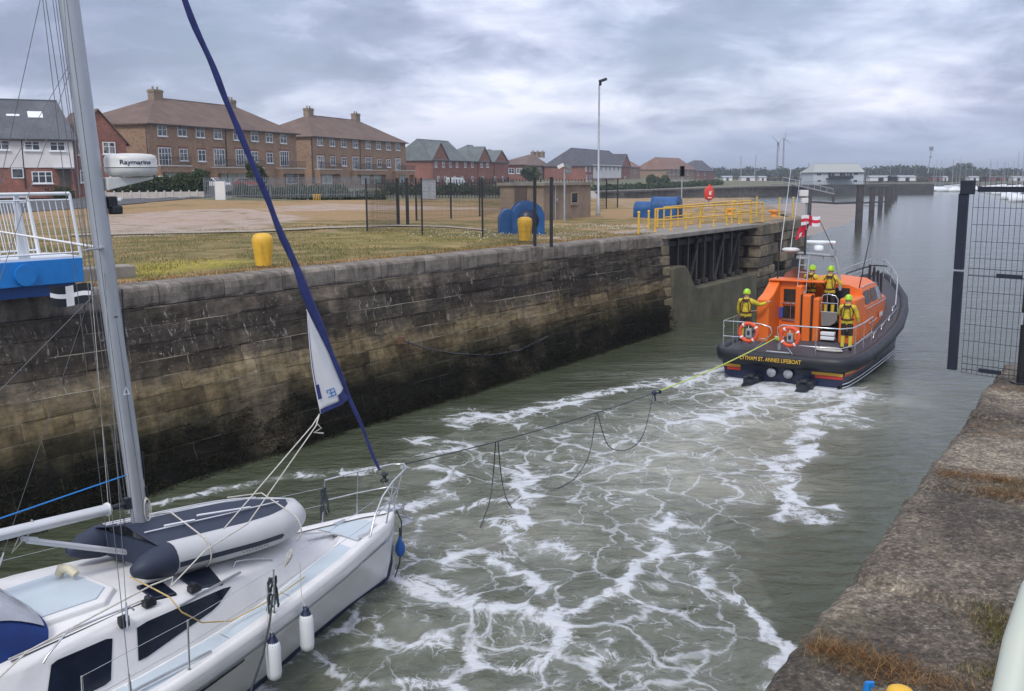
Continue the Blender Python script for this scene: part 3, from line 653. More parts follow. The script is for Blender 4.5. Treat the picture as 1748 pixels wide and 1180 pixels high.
# ------------------------------------------------------------------ water
def watermat():
    t = NT('harbour_water'); w = t.wpos(); 
    fa = t.new('ShaderNodeAttribute'); fa.attribute_name = 'foam'; ca = t.new('ShaderNodeAttribute'); ca.attribute_name = 'churn'
    sx = t.new('ShaderNodeVectorMath'); sx.operation = 'MULTIPLY'; t.L.new(w, sx.inputs[0]); sx.inputs[1].default_value = (1, 1, 0)
    p0 = sx.outputs[0]
    def warp(p, scale, amt, det=2):
        n = t.noise(p, scale, det, 0.5, 0, out=1); v = t.new('ShaderNodeVectorMath'); v.operation = 'SUBTRACT'; t.L.new(n, v.inputs[0]); v.inputs[1].default_value = (.5, .5, .5)
        m2 = t.new('ShaderNodeVectorMath'); m2.operation = 'SCALE'; t.L.new(v.outputs[0], m2.inputs[0]); m2.inputs['Scale'].default_value = amt
        a = t.new('ShaderNodeVectorMath'); a.operation = 'ADD'; t.L.new(p, a.inputs[0]); t.L.new(m2.outputs[0], a.inputs[1]); return a.outputs[0]
    p1 = warp(warp(p0, 0.55, 1.9), 2.2, 0.55, 3)
    p2 = warp(p1, 6.0, 0.18, 3)
    def vor(p, sc, rnd=1.0):
        v = t.new('ShaderNodeTexVoronoi'); v.feature = 'DISTANCE_TO_EDGE'; v.voronoi_dimensions = '2D'; v.inputs['Scale'].default_value = sc; t.L.new(p, v.inputs['Vector']); return v.outputs['Distance']
    mp = t.new('ShaderNodeMapping'); mp.inputs['Rotation'].default_value = (0, 0, R(-52)); mp.inputs['Scale'].default_value = (1.0, 0.62, 1); t.L.new(p2, mp.inputs[0])
    e1 = vor(mp.outputs[0], 0.95); e2 = vor(mp.outputs[0], 2.6); e3 = vor(p2, 7.0)
    T = fa.outputs['Fac']; br = t.noise(p0, 1.6, 6, 0.65); br2 = t.noise(p0, 9, 5, 0.7)
    l1 = t.math('SUBTRACT', 1.0, t.math('DIVIDE', e1, t.math('MULTIPLY_ADD', T, 0.062, 0.012)), clamp=True)
    l2 = t.math('SUBTRACT', 1.0, t.math('DIVIDE', e2, t.math('MULTIPLY_ADD', T, 0.085, 0.012)), clamp=True)
    l3 = t.math('SUBTRACT', 1.0, t.math('DIVIDE', e3, t.math('MULTIPLY_ADD', T, 0.12, 0.02)), clamp=True)
    g2 = t.ramp(br, [(0.44, 0.0), (0.56, 1.0)])
    v = t.math('MAXIMUM', t.math('MULTIPLY', l1, 0.9), t.math('MULTIPLY', l2, t.math('MULTIPLY', g2, 0.72)))
    v = t.math('MAXIMUM', v, t.math('MULTIPLY', l3, t.math('MULTIPLY', t.math('MULTIPLY', T, 0.42), g2)))
    v = t.math('MULTIPLY', v, t.math('MULTIPLY', T, t.math('MULTIPLY_ADD', br2, 1.3, 0.25)))
    v = t.math('ADD', v, t.math('MULTIPLY', t.math('SUBTRACT', T, 1.0), t.math('MULTIPLY_ADD', t.math('ADD', t.math('MULTIPLY', br, 0.55), t.math('MULTIPLY', br2, 0.45)), 2.6, -1.0)))
    froth = t.noise(p0, 38, 4, 0.7); v = t.math('MULTIPLY', v, t.math('MULTIPLY_ADD', froth, 1.3, 0.35)); foam = t.ramp(v, [(0.05, 0.0), (0.24, 0.22), (0.55, 0.62), (1.1, 0.95)])
    deep = t.ramp(t.noise(p0, 0.35, 3), [(0.3, (0.050, 0.060, 0.035)), (0.7, (0.072, 0.082, 0.050))])
    ch = t.ramp(t.noise(p1, 0.9, 5, 0.6), [(0.3, (0.19, 0.195, 0.15)), (0.7, (0.42, 0.42, 0.35))])
    base = t.mix(ca.outputs['Fac'], deep, ch)
    milk = t.math('MULTIPLY', t.math('MULTIPLY', T, 0.48), t.ramp(t.noise(p1, 1.3, 6, 0.65), [(0.38, 0.0), (0.66, 1.0)]), clamp=True); base = t.mix(milk, base, (0.30, 0.32, 0.29))
    base = t.mix(foam, base, (0.60, 0.63, 0.66)); t.col(base)
    t.rough(t.math('MULTIPLY_ADD', foam, 0.45, 0.12)); t.b.inputs['IOR'].default_value = 1.333
    wv = t.noise(t.coord('Object', scale=(1, 1, 1), rot=(0, 0, R(35))), 1.7, 6, 0.62, 0.6)
    mp3 = t.new('ShaderNodeMapping'); mp3.inputs['Rotation'].default_value = (0, 0, R(-14)); mp3.inputs['Scale'].default_value = (0.55, 1.15, 1); t.L.new(p0, mp3.inputs[0])
    rip = t.noise(mp3.outputs[0], 2.6, 5, 0.6, 0.5); rip2 = t.noise(mp3.outputs[0], 0.55, 3, 0.5)
    mp4 = t.new('ShaderNodeMapping'); mp4.inputs['Rotation'].default_value = (0, 0, R(-14)); mp4.inputs['Scale'].default_value = (0.25, 1.0, 1); t.L.new(p0, mp4.inputs[0]); swell = t.noise(mp4.outputs[0], 0.16, 4, 0.55)
    h = t.math('ADD', t.math('MULTIPLY', wv, 0.45), t.math('ADD', t.math('MULTIPLY', rip, 0.75), t.math('ADD', t.math('MULTIPLY', rip2, 1.5), t.math('MULTIPLY', swell, 2.5))))
    h = t.math('ADD', h, t.math('MULTIPLY', foam, 0.10))
    sx2 = t.new('ShaderNodeSeparateXYZ'); t.L.new(w, sx2.inputs[0]); nb = t.bump(h, 0.75, 0.2); bn = nb.node; t.L.new(t.ramp(t.math('DIVIDE', sx2.outputs[1], 160.0), [(0.10, 0.75), (0.28, 0.40), (1.0, 0.20)]), bn.inputs['Strength']); return t.m
m_water = watermat()
dx = 0.1; gx = np.arange(-13, 18.01, dx); gy = np.arange(7, 47.01, dx); GX, GY = np.meshgrid(gx, gy)
def stroke(pp, w, amp, taper=True):
    P = [W(a, b, 0) for a, b in pp]; best = np.zeros(GX.shape)
    wx = GX + (fbm(GX, GY, 31, 0.7) - .5) * 1.5 + (fbm(GX, GY, 33, 2.6) - .5) * 0.5; wy = GY + (fbm(GX, GY, 32, 0.7) - .5) * 1.5 + (fbm(GX, GY, 34, 2.6) - .5) * 0.5
    for i in range(len(P) - 1):
        ax, ay, bx, by = P[i].x, P[i].y, P[i + 1].x, P[i + 1].y; vx, vy = bx - ax, by - ay
        t = np.clip(((wx - ax) * vx + (wy - ay) * vy) / (vx * vx + vy * vy), 0, 1); d = np.hypot(wx - ax - t * vx, wy - ay - t * vy)
        best = np.maximum(best, np.exp(-(d / w) ** 2))
    return best * amp
strokes = [([(1240, 632), (1130, 655), (1020, 672), (950, 690), (860, 710), (790, 722)], 0.55, 2.0), ([(1240, 628), (1160, 648), (1080, 662)], 0.35, 1.4),
  ([(715, 750), (770, 755), (800, 765), (750, 790), (735, 835), (690, 860)], 0.35, 1.8), ([(220, 875), (330, 850), (400, 838), (470, 812), (560, 800), (620, 802)], 0.28, 1.5),
  ([(760, 700), (900, 705), (1000, 700), (1060, 690)], 0.30, 0.9), ([(880, 720), (960, 745), (1020, 800), (900, 800), (820, 830)], 0.35, 1.1),
  ([(690, 925), (760, 865), (830, 850), (880, 860)], 0.22, 1.6), ([(880, 800), (890, 870), (905, 930), (940, 950)], 0.34, 1.9),
  ([(655, 905), (700, 930), (760, 915)], 0.12, 1.2), ([(740, 960), (800, 940), (860, 950), (890, 990), (930, 1010)], 0.30, 2.3),
  ([(740, 960), (730, 990), (690, 1010), (650, 1010)], 0.22, 1.9), ([(650, 1000), (700, 1020), (770, 1032), (860, 1045), (930, 1062), (1000, 1050), (1060, 1010), (1090, 990), (1110, 960), (1150, 905), (1180, 880)], 0.26, 2.2),
  ([(950, 1045), (960, 1080), (1000, 1110)], 0.2, 1.8), ([(1000, 1050), (1110, 1040), (1180, 1035)], 0.12, 1.5), ([(630, 1110), (680, 1092), (760, 1088), (860, 1110), (940, 1110)], 0.22, 1.9),
  ([(880, 1165), (1000, 1160), (1080, 1140), (1140, 1100), (1180, 1110)], 0.12, 1.4), ([(1420, 655), (1440, 690), (1400, 725), (1365, 770), (1330, 800), (1320, 830), (1335, 870), (1385, 885)], 0.42, 2.1),
  ([(1440, 700), (1465, 725)], 0.3, 1.6), ([(1320, 820), (1340, 880), (1400, 870)], 0.3, 1.7), ([(1200, 930), (1230, 985), (1265, 1050), (1290, 1100), (1310, 1120), (1295, 1170), (1290, 1200)], 0.20, 2.1),
  ([(1100, 930), (1180, 960), (1240, 990)], 0.15, 1.4), ([(650, 970), (610, 1020), (560, 1080), (520, 1120), (470, 1175)], 0.16, 1.7), ([(600, 1050), (640, 1050), (660, 1080)], 0.14, 1.5),
  ([(560, 1120), (620, 1150), (600, 1180)], 0.2, 1.3), ([(1000, 640), (1100, 640)], 0.2, 0.6), ([(1170, 740), (1260, 800), (1200, 860)], 0.35, 1.1), ([(960, 870), (1060, 850), (1150, 870)], 0.25, 1.1), ([(650, 1180), (760, 1170), (860, 1180)], 0.2, 1.7), ([(1030, 760), (1100, 790), (1180, 770), (1290, 800)], 0.3, 1.2)]
foam = np.zeros(GX.shape)
for s_ in strokes: foam = np.maximum(foam, stroke(*s_))
reg = [W(a, b, 0) for a, b in [(640, 800), (800, 730), (1000, 690), (1230, 640), (1430, 650), (1450, 720), (1330, 800), (1350, 900), (1250, 980), (1330, 1100), (1330, 1260), (350, 1260), (640, 960)]]
lace = np.zeros(GX.shape)
for i in range(8): a = i * math.pi / 4; lace += in_poly(GX + math.cos(a) * .5, GY + math.sin(a) * .5, reg)
lace = lace / 8 * (0.45 + 0.9 * np.clip((fbm(GX, GY, 41, 0.45) - 0.3) * 1.6, 0, 1)); foam = np.maximum(foam, lace)
foam = np.maximum(foam, stroke([(1265, 645), (1330, 668), (1400, 668)], 1.5, 2.15)); foam = np.maximum(foam, stroke([(1330, 668), (1260, 700), (1180, 730)], 1.7, 1.5))
chs = stroke([(1300, 650), (1380, 660), (1330, 700), (1270, 720), (1200, 740), (1150, 800)], 2.6, 1.0); chs = np.clip(np.maximum(chs, stroke([(1150, 800), (1050, 900), (800, 900)], 2.2, 0.45)), 0, 1)
chs = np.maximum(chs, 0.18 * (lace > 0.3))
edge = np.clip(np.minimum.reduce([GX + 13, 18 - GX, GY - 7, 47 - GY]) / 2.5, 0, 1); foam *= edge; chs *= edge
hz_ = (fbm(GX, GY, 51, 0.55, 3) - .5) * 0.22 + (fbm(GX, GY, 52, 2.0, 3) - .5) * 0.10; calm = 0.22 + 0.78 * np.clip(lace + chs, 0, 1)
GZ = (hz_ * calm + foam * 0.012) * edge
V = np.stack([GX, GY, GZ], -1).reshape(-1, 3); nr, nc = GX.shape
me = bpy.data.meshes.new('water'); idx = np.arange(nr * nc).reshape(nr, nc)
F = np.stack([idx[:-1, :-1], idx[:-1, 1:], idx[1:, 1:], idx[1:, :-1]], -1).reshape(-1, 4)
BX = [-3000, -13, 18, 4500]; BY = [-60, 7, 47, 6000]; extra = []; ef = []
for i in range(3):
    for j in range(3):
        if i == 1 and j == 1: continue
        k = len(V) + len(extra); extra += [(BX[i], BY[j], 0), (BX[i + 1], BY[j], 0), (BX[i + 1], BY[j + 1], 0), (BX[i], BY[j + 1], 0)]; ef.append((k, k + 1, k + 2, k + 3))
V = np.concatenate([V, np.array(extra, float)]); F = np.concatenate([F, np.array(ef)])
me.vertices.add(len(V)); me.vertices.foreach_set('co', V.ravel()); me.loops.add(F.size); me.loops.foreach_set('vertex_index', F.ravel()); me.polygons.add(len(F))
me.polygons.foreach_set('loop_start', np.arange(0, F.size, 4)); me.polygons.foreach_set('loop_total', np.full(len(F), 4)); me.polygons.foreach_set('use_smooth', np.ones(len(F), bool))
me.materials.append(m_water); me.update(calc_edges=True)
pad = np.zeros(len(extra))
for nm, arr in (('foam', foam), ('churn', chs)):
    a = me.attributes.new(nm, 'FLOAT', 'POINT'); a.data.foreach_set('value', np.concatenate([arr.ravel(), pad]))
wo_ = bpy.data.objects.new('water', me); COL.objects.link(wo_); tag(wo_, kind='structure')
# ------------------------------------------------------------------ estate ground, far bank
m_estate = M('estate_ground', (0.13, 0.13, 0.07), 0.95, var=0.35, vs=0.12)
fw0 = Vector((9, 97)); fw1 = WY(1008, 332, 225).xy; fw2 = WY(1302, 320, 325).xy; fw3 = WY(1345, 318, 332).xy
poly = [(-260, 97), tuple(fw0), tuple(fw1), tuple(fw2), tuple(fw3), (200, 700), (-260, 700)]
gx2 = np.concatenate([np.arange(-260, -60, 8), np.arange(-60, 80, 2.0), np.arange(80, 204, 6)]); gy2 = np.concatenate([np.arange(96.8, 130, 1.5), np.arange(130, 330, 4), np.arange(330, 704, 12)])
X, Y = np.meshgrid(gx2, gy2)
dist = np.full(X.shape, 1e9)
for a, b in ((fw0, fw1), (fw1, fw2), (fw2, fw3), (fw3, Vector((200, 700)))):
    v = b - a; t = np.clip(((X - a.x) * v.x + (Y - a.y) * v.y) / v.length_squared, 0, 1); dist = np.minimum(dist, np.hypot(X - a.x - t * v.x, Y - a.y - t * v.y))
Z = np.minimum(2.7 + 3.05 * np.clip(dist / 60, 0, 1), land_z(X, Y) - 0.01)
ins = in_poly(X, Y, poly); nr, nc = X.shape; fs = []
for j in range(nr - 1):
    for k in range(nc - 1):
        if ins[j, k] or ins[j + 1, k + 1] or ins[j, k + 1] or ins[j + 1, k]: fs.append((j * nc + k, j * nc + k + 1, (j + 1) * nc + k + 1, (j + 1) * nc + k))
inside = ins.ravel(); Zf = Z.ravel()
o = MB().add(np.stack([X.ravel(), Y.ravel(), Zf], 1).tolist(), fs, 0, True).build('estate_ground', m_estate); tag(o, kind='structure')
def gz(x, y):
    dd = 1e9
    for a, b in ((fw0, fw1), (fw1, fw2), (fw2, fw3)):
        v = b - a; t = min(1, max(0, ((x - a.x) * v.x + (y - a.y) * v.y) / v.length_squared)); dd = min(dd, math.hypot(x - a.x - t * v.x, y - a.y - t * v.y))
    return min(2.7 + 3.05 * min(1, dd / 60), float(land_z(x, y)))
m_farwall = M('far_dock_stone', (0.22, 0.18, 0.135), 0.9, var=0.4, vs=0.5, dirt=0.6, dirtc=(0.05, 0.055, 0.03))
fwt = thing('far_dock_wall', 'brown far dock wall with pale coping below the brick houses', 'wall', (fw0.x, fw0.y, 0)); fi = inv_of(fwt)
b = MB(); b2 = MB(); pl = [fw0, fw1, fw2, fw3, WY(1360, 318, 345).xy]
for a, c_ in zip(pl[:-1], pl[1:]):
    b.beam((a.x, a.y, 1.0), (c_.x, c_.y, 1.0), 1.0, 4.2); b2.beam((a.x, a.y, 3.25), (c_.x, c_.y, 3.25), 1.3, 0.28)
b.build('face', m_farwall, fwt, inv=fi); b2.build('coping', M('pale_coping', (0.33, 0.30, 0.26), 0.9, var=0.15), fwt, inv=fi)
# quay outer ground: beyond the pier and the winches (right of the grass sheet)
P1 = [Vector((-60, 60)), g1.copy(), Vector((17.5, 59.9)), Vector((24, 97.5)), Vector((-60, 97.5))]
X, Y = np.meshgrid(np.arange(-60, 28, 1.0), np.arange(50, 98.6, 1.0)); polyq = [(-60, 40), (12.2, 53.5), (17.3, 60.0), (23.8, 98), (-60, 98)]
ins = in_poly(X, Y, polyq); nr, nc = X.shape
fs = [(j * nc + k, j * nc + k + 1, (j + 1) * nc + k + 1, (j + 1) * nc + k) for j in range(nr - 1) for k in range(nc - 1) if ins[j, k] and ins[j + 1, k + 1] and ins[j, k + 1] and ins[j + 1, k]]
o = MB().add(np.stack([X.ravel(), Y.ravel(), (land_z(X, Y) - 0.06).ravel()], 1).tolist(), fs, 0, True).build('outer_quay_ground', m_land); tag(o, kind='structure')
a = o.data.attributes.new('dry', 'FLOAT', 'POINT'); a.data.foreach_set('value', np.full(nr * nc, 0.62)); 
a = o.data.attributes.new('grav', 'FLOAT', 'POINT'); a.data.foreach_set('value', (0.55 * (X > 8)).ravel().astype(float))
b = MB()
for a, c_ in (((17.3, 60.2), (23.6, 98)), ((23.6, 98), (9, 98.2))): b.beam((*a, 1.6), (*c_, 1.6), 0.8, 4.9)
t_ = thing('outer_quay_wall', 'outer stone quay wall running away behind the yellow railings', 'wall', (17.3, 60.2, 0)); b.build('face', m_farwall, t_, inv=inv_of(t_))

# ------------------------------------------------------------------ houses
def brickmat(name, c, mortar=(0.3, 0.27, 0.23)):
    t = NT(name); co = t.coord('Object'); s = t.new('ShaderNodeSeparateXYZ'); t.L.new(co, s.inputs[0]); cb = t.new('ShaderNodeCombineXYZ')
    t.L.new(t.math('ADD', s.outputs[0], s.outputs[1]), cb.inputs[0]); t.L.new(s.outputs[2], cb.inputs[1])
    br = t.new('ShaderNodeTexBrick'); t.L.new(cb.outputs[0], br.inputs[0]); br.inputs['Scale'].default_value = 1; br.inputs['Brick Width'].default_value = 0.23; br.inputs['Row Height'].default_value = 0.075
    br.inputs['Mortar Size'].default_value = 0.006; br.inputs['Color1'].default_value = (*(x * 0.7 for x in c), 1); br.inputs['Color2'].default_value = (*(min(1, x * 1.3) for x in c), 1); br.inputs['Mortar'].default_value = (*mortar, 1)
    n = t.noise(co, 0.35, 4); n2 = t.noise(co, 1.8, 4)
    col = t.mix(1.0, br.outputs[0], t.ramp(n, [(0.3, 0.82), (0.7, 1.12)]), 'MULTIPLY'); col = t.mix(1.0, col, t.ramp(n2, [(0.3, 0.85), (0.7, 1.1)]), 'MULTIPLY')
    t.col(col); t.rough(0.92); return t.m
def tilemat(name, c):
    t = NT(name); co = t.coord('Object'); s = t.new('ShaderNodeSeparateXYZ'); t.L.new(co, s.inputs[0])
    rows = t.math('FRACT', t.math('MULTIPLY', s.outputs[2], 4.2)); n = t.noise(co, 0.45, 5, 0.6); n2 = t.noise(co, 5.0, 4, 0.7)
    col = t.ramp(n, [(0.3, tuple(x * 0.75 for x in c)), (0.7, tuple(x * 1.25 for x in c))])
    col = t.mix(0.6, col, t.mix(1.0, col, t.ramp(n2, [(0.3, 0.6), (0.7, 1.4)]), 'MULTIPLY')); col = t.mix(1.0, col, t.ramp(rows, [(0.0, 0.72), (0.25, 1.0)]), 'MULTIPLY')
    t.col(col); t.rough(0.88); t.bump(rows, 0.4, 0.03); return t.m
m_bk_brown = brickmat('brown_brick', (0.34, 0.20, 0.115)); m_bk_red = brickmat('red_brick', (0.27, 0.085, 0.055)); m_bk_tan = brickmat('tan_brick', (0.30, 0.19, 0.12))
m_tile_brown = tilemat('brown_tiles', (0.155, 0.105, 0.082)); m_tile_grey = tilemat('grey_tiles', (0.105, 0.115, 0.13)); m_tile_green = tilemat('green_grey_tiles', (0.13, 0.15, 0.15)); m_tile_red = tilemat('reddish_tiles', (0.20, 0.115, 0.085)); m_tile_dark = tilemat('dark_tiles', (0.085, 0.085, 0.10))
m_render = M('white_render', (0.74, 0.72, 0.70), 0.9, var=0.06, vs=0.5, dirt=0.1)
m_pvc = M('white_window_frame', (0.80, 0.82, 0.84), 0.5, var=0.03); m_pane = None
t = NT('window_pane'); oi = t.new('ShaderNodeObjectInfo'); t.col(t.mix(t.ramp(t.noise(t.coord('Object'), 1.7, 2), [(.45, 0.0), (.55, 1.0)]), t.ramp(oi.outputs['Random'], [(0.0, (.02, .028, .035)), (.45, (.05, .062, .07)), (.7, (.16, .165, .16)), (1.0, (.34, .33, .30))]), (.03, .038, .045))); t.rough(.12); m_pane = t.m
m_garage = M('pale_green_garage', (0.42, 0.50, 0.47), 0.6, var=0.08); m_gutter = M('dark_gutter', (0.03, 0.03, 0.035), 0.6); m_lintel = M('lintel_brick', (0.22, 0.09, 0.06), 0.9); m_ledge = M('pale_ledge', (0.55, 0.50, 0.44), 0.8)
m_door = M('door_paint', (0.10, 0.075, 0.06), 0.5)
class House:
    def __init__(s, name, label, p0, p1, dep, z0, wall, roofm, cat='house', group='brick houses across the road'):
        s.P0 = WY(*p0); s.P1 = WY(*p1); s.ez = (s.P0.z + s.P1.z) / 2; s.z0 = z0; s.dep = dep; s.wall = wall; s.roofm = roofm
        d = (s.P1 - s.P0).xy; s.len = d.length; s.e = d.normalized(); s.n = Vector((-s.e.y, s.e.x))
        s.root = thing(name, label, cat, (s.P0.x, s.P0.y, z0), math.atan2(s.e.y, s.e.x), group); s.H = s.ez - z0
    def at(s, px, py, off=0.0):
        """pixel -> (along, up) on the vertical plane `off` metres inward"""
        d = ray(px, py); o = Vector((0, 0, CZ)); p = s.P0.xy + s.n * off; t = (p - o.xy).dot(s.n) / d.xy.dot(s.n); q = o + d * t
        return (q.xy - s.P0.xy).dot(s.e), q.z - s.z0
    def body(s, gable=None, front_gable=False, apex=None):
        L_, D_, H_ = s.len, s.dep, s.H; b = MB(); b.box((L_ / 2, D_ / 2, H_ / 2 - 0.5), (L_, D_, H_ + 1.0))
        if front_gable:
            r_ = apex[1]; b.add([(0, 0.002, H_), (L_, 0.002, H_), (apex[0], 0.002, r_), (0, D_, H_), (L_, D_, H_), (apex[0], D_, r_)], [(0, 1, 2), (3, 5, 4)])
        if gable:
            for x in gable: b.add([(x, 0, H_), (x, D_, H_), (x, D_ / 2, s.rz)], [(0, 1, 2)] if x > 0 else [(0, 2, 1)])
        s.wallo = b.build('wall', s.wall, s.root)
    def roof(s, a, c, ov=0.45):
        """ridge between pixels a and c on the mid-depth plane"""
        (xa, za), (xc, zc) = s.at(*a, s.dep / 2), s.at(*c, s.dep / 2); s.rz = (za + zc) / 2; xa = max(xa, 0); xc = min(xc, s.len)
        L_, D_, H_ = s.len, s.dep, s.H; s.xa, s.xc = xa, xc; dz = 0.12
        sl_ = ov * (s.rz - H_) / (D_ / 2); oa = ov if xa > 0.3 else 0.15; oc = ov if xc < L_ - 0.3 else 0.15
        if xa <= 0.3: xa = -oa
        if xc >= L_ - 0.3: xc = L_ + oc
        z = H_ + dz - sl_ * 0.6; v = [(-oa, -ov, z), (L_ + oc, -ov, z), (L_ + oc, D_ + ov, z), (-oa, D_ + ov, z), (xa, D_ / 2, s.rz + dz), (xc, D_ / 2, s.rz + dz)]
        v2 = [(x, y, zz_ - 0.16) for x, y, zz_ in v]; f = [(0, 1, 5, 4), (1, 2, 5), (2, 3, 4, 5), (3, 0, 4)]
        b = MB().add(v + v2, f + [tuple(6 + i for i in q_[::-1]) for q_ in f] + [(0, 6, 7, 1), (1, 7, 8, 2), (2, 8, 9, 3), (3, 9, 6, 0)])
        b.tube([v[4], v[5]], 0.10, 6)
        s.roofo = b.build('roof', s.roofm, s.root)
        g = MB(); g.box((L_ / 2, -ov - 0.04, z - 0.12), (L_ + oa + oc, 0.14, 0.14)); g.build('gutter', m_gutter, s.roofo)
        s.gable = [x for x, c_ in ((0, xa < 0.3), (L_, xc > L_ - 0.3)) if c_]
    def roof_front_gable(s, apx, ov=0.35):
        x, z = s.at(*apx, 0); s.apex = (x, z); L_, D_, H_ = s.len, s.dep, s.H; k1 = (z - H_) / x; k2 = (z - H_) / (L_ - x); v = []
        for y in (-0.25, D_ + 0.2): v += [(-ov, y, H_ - k1 * ov + .05), (x, y, z + .08), (L_ + ov, y, H_ - k2 * ov + .05)]
        v2 = [(a, b_, c_ + 0.14) for a, b_, c_ in v]; f = [(0, 3, 4, 1), (1, 4, 5, 2)]
        s.roofo = MB().add(v + v2, f + [tuple(6 + i for i in q_[::-1]) for q_ in f] + [(0, 1, 7, 6), (1, 2, 8, 7), (0, 6, 9, 3), (2, 5, 11, 8), (3, 9, 10, 4), (4, 10, 11, 5)]).build('roof', s.roofm, s.root)
    def dormer_gable(s, pxl, pxr, apx, proj=0.25, mat=None):
        xl, _ = s.at(pxl, 280); xr, _ = s.at(pxr, 280); _, z = s.at(*apx); H_ = s.H; xm = (xl + xr) / 2; z = max(z, H_ + .8); D2 = s.dep * 0.5
        b = MB(); b.box((xm, -proj / 2, H_ / 2 - 0.5), (xr - xl, proj, H_ + 1)); b.add([(xl, -proj, H_), (xr, -proj, H_), (xm, -proj, z)], [(0, 1, 2)]); b.build('gable_wall', mat or s.wall, s.root)
        ov = 0.3; k = (z - H_) / (xm - xl); v = [(xl - ov, -proj - .2, H_ - k * ov), (xm, -proj - .2, z), (xr + ov, -proj - .2, H_ - k * ov), (xl - ov, D2, H_ - k * ov), (xm, D2, z), (xr + ov, D2, H_ - k * ov)]
        v = [(a, b_, c_ + .1) for a, b_, c_ in v]; v2 = [(a, b_, c_ + .15) for a, b_, c_ in v]; f = [(0, 3, 4, 1), (1, 4, 5, 2)]
        MB().add(v + v2, f + [tuple(6 + i for i in q_[::-1]) for q_ in f] + [(0, 1, 7, 6), (1, 2, 8, 7)]).build('gable_roof', s.roofm, s.root)
    def window(s, px, py, w, h, nx=2, ny=2, sill=True, lint=True, off=0.0, pane=None, name='window', side=False):
        x, z = s.at(px, py, off); y = off
        def bx(b, cx_, cy_, cz_, dx_, dy_, dz_, mi=0): b.box((cx_, cy_, cz_), (dx_, dy_, dz_), mi=mi)
        b = MB(); f = 0.09
        bx(b, x, y - 0.02, z, w - 2 * f, 0.06, h - 2 * f, 1)
        for sx in (-1, 1): bx(b, x + sx * (w / 2 - f / 2), y - 0.035, z, f, 0.09, h)
        for sz in (-1, 1): bx(b, x, y - 0.035, z + sz * (h / 2 - f / 2), w - 2 * f, 0.088, f)
        for i in range(1, nx): bx(b, x - w / 2 + w * i / nx, y - 0.05, z, 0.09, 0.05, h - 2 * f)
        for j in range(1, ny): bx(b, x, y - 0.047, z - h / 2 + h * j / ny + (0.12 * h if ny == 2 else 0), w - 2 * f, 0.04, 0.05)
        o = b.build(name, [m_pvc, pane or m_pane], s.root)
        if sill: MB().box((x, y - 0.09, z - h / 2 - 0.05), (w + 0.2, 0.18, 0.1)).build('sill', m_pvc if sill is True else m_ledge, o)
        if lint: MB().box((x, y - 0.012, z + h / 2 + 0.13), (w + 0.3, 0.03, 0.24)).build('lintel', m_lintel, o)
        return o
    def pipe(s, px, y0=0.2):
        x, _ = s.at(px, 280); MB().tube([(x, -0.08, 0), (x, -0.08, s.H)], 0.06, 6).build('drainpipe', m_gutter, s.root)
    def chimney(s, x0, y0, x1, y1, mat=None):
        (a, zt), (c_, zb) = s.at(x0, y0, s.dep / 2), s.at(x1, y1, s.dep / 2); w = min(1.8, abs(c_ - a) * 0.75); x = (a + c_) / 2; b = MB()
        b.box((x, s.dep / 2, (zt + s.rz - 1) / 2), (w, 1.0, zt - s.rz + 1)); b.box((x, s.dep / 2, zt - 0.25), (w + .16, 1.16, .18))
        for k in (-.25, .25): b.lathe([(.13, zt), (.12, zt + .4)], 8, c=(x + k * w, s.dep / 2, 0), cap=True)
        b.build('chimney', mat or m_ledge2, s.roofo)
    def balcony(s, pxa, pxb, py):
        (a, z), (c_, _) = s.at(pxa, py), s.at(pxb, py); w = c_ - a; x = (a + c_) / 2
        b = MB(); b.box((x, -0.55, z), (w, 1.1, 0.16), mi=1); b.box((x, -0.5, z - 0.45), (w - .1, 1.0, .7), mi=0)
        for k in range(-1, 2, 2): b.box((x + k * (w / 2 - .2), -0.5, (z - .8) / 2), (.4, 1.0, z - .8), mi=0)
        o = b.build('balcony', [s.wall, m_ledge], s.root); r_ = MB()
        for yy_ in (-1.05,):
            r_.box((x, yy_, z + 1.05), (w, .05, .05)); r_.box((x, yy_, z + .2), (w, .03, .03))
            n = int(w / 0.16)
            for i in range(n + 1): r_.box((a + w * i / n, yy_, z + .6), (.022, .022, .95))
        r_.build('railing', m_dark, o)
m_ledge2 = M('chimney_brick', (0.27, 0.21, 0.15), 0.9, var=0.2)

h = House('brown_brick_townhouses', 'long three storey brown brick terrace with hipped roof left of the blue furled sail', (250, 208, 123), (505, 229, 155), 12, 5.7, m_bk_brown, m_tile_brown)
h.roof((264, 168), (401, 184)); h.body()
for q in [(276, 223.5), (310, 224), (341, 226.5), (371, 229), (404, 231.5), (434, 233.5), (459, 235.5), (483, 237.5)]: h.window(*q, 1.75, 1.3, lint=False)
for q in [(313, 264.5), (344, 266), (434, 267.5), (460, 270)]: h.window(*q, 1.6, 1.5)
for q in [(281, 267.5), (374, 268.5), (411, 269), (485, 271)]: h.window(*q, 2.4, 2.2, nx=4, ny=3, sill=False, name='french_door')
for q, g in [((296, 301), 1), ((390, 301), 1), ((417, 301.5), 1), ((499, 303), 0)]: h.window(*q, 3.4, 2.0, nx=2, ny=2, sill=False, lint=False, pane=m_garage if g else m_pane, name='garage_door')
for q in [(332, 300)]: h.window(*q, 1.2, 1.3, nx=1, ny=1, sill=False, pane=m_garage, lint=False)
for a, c_, y in ((262, 316, 283), (358, 441, 286), (471, 512, 287.5)): h.balcony(a, c_, y)
h.pipe(387); h.pipe(252); h.chimney(254, 152, 276, 170); h.chimney(387, 170, 400, 186)
h = House('brown_brick_townhouses', 'three storey brown brick terrace with two chimneys right of the blue furled sail', (530, 231.7, 165), (692, 243.7, 200), 12, 5.7, m_bk_brown, m_tile_brown)
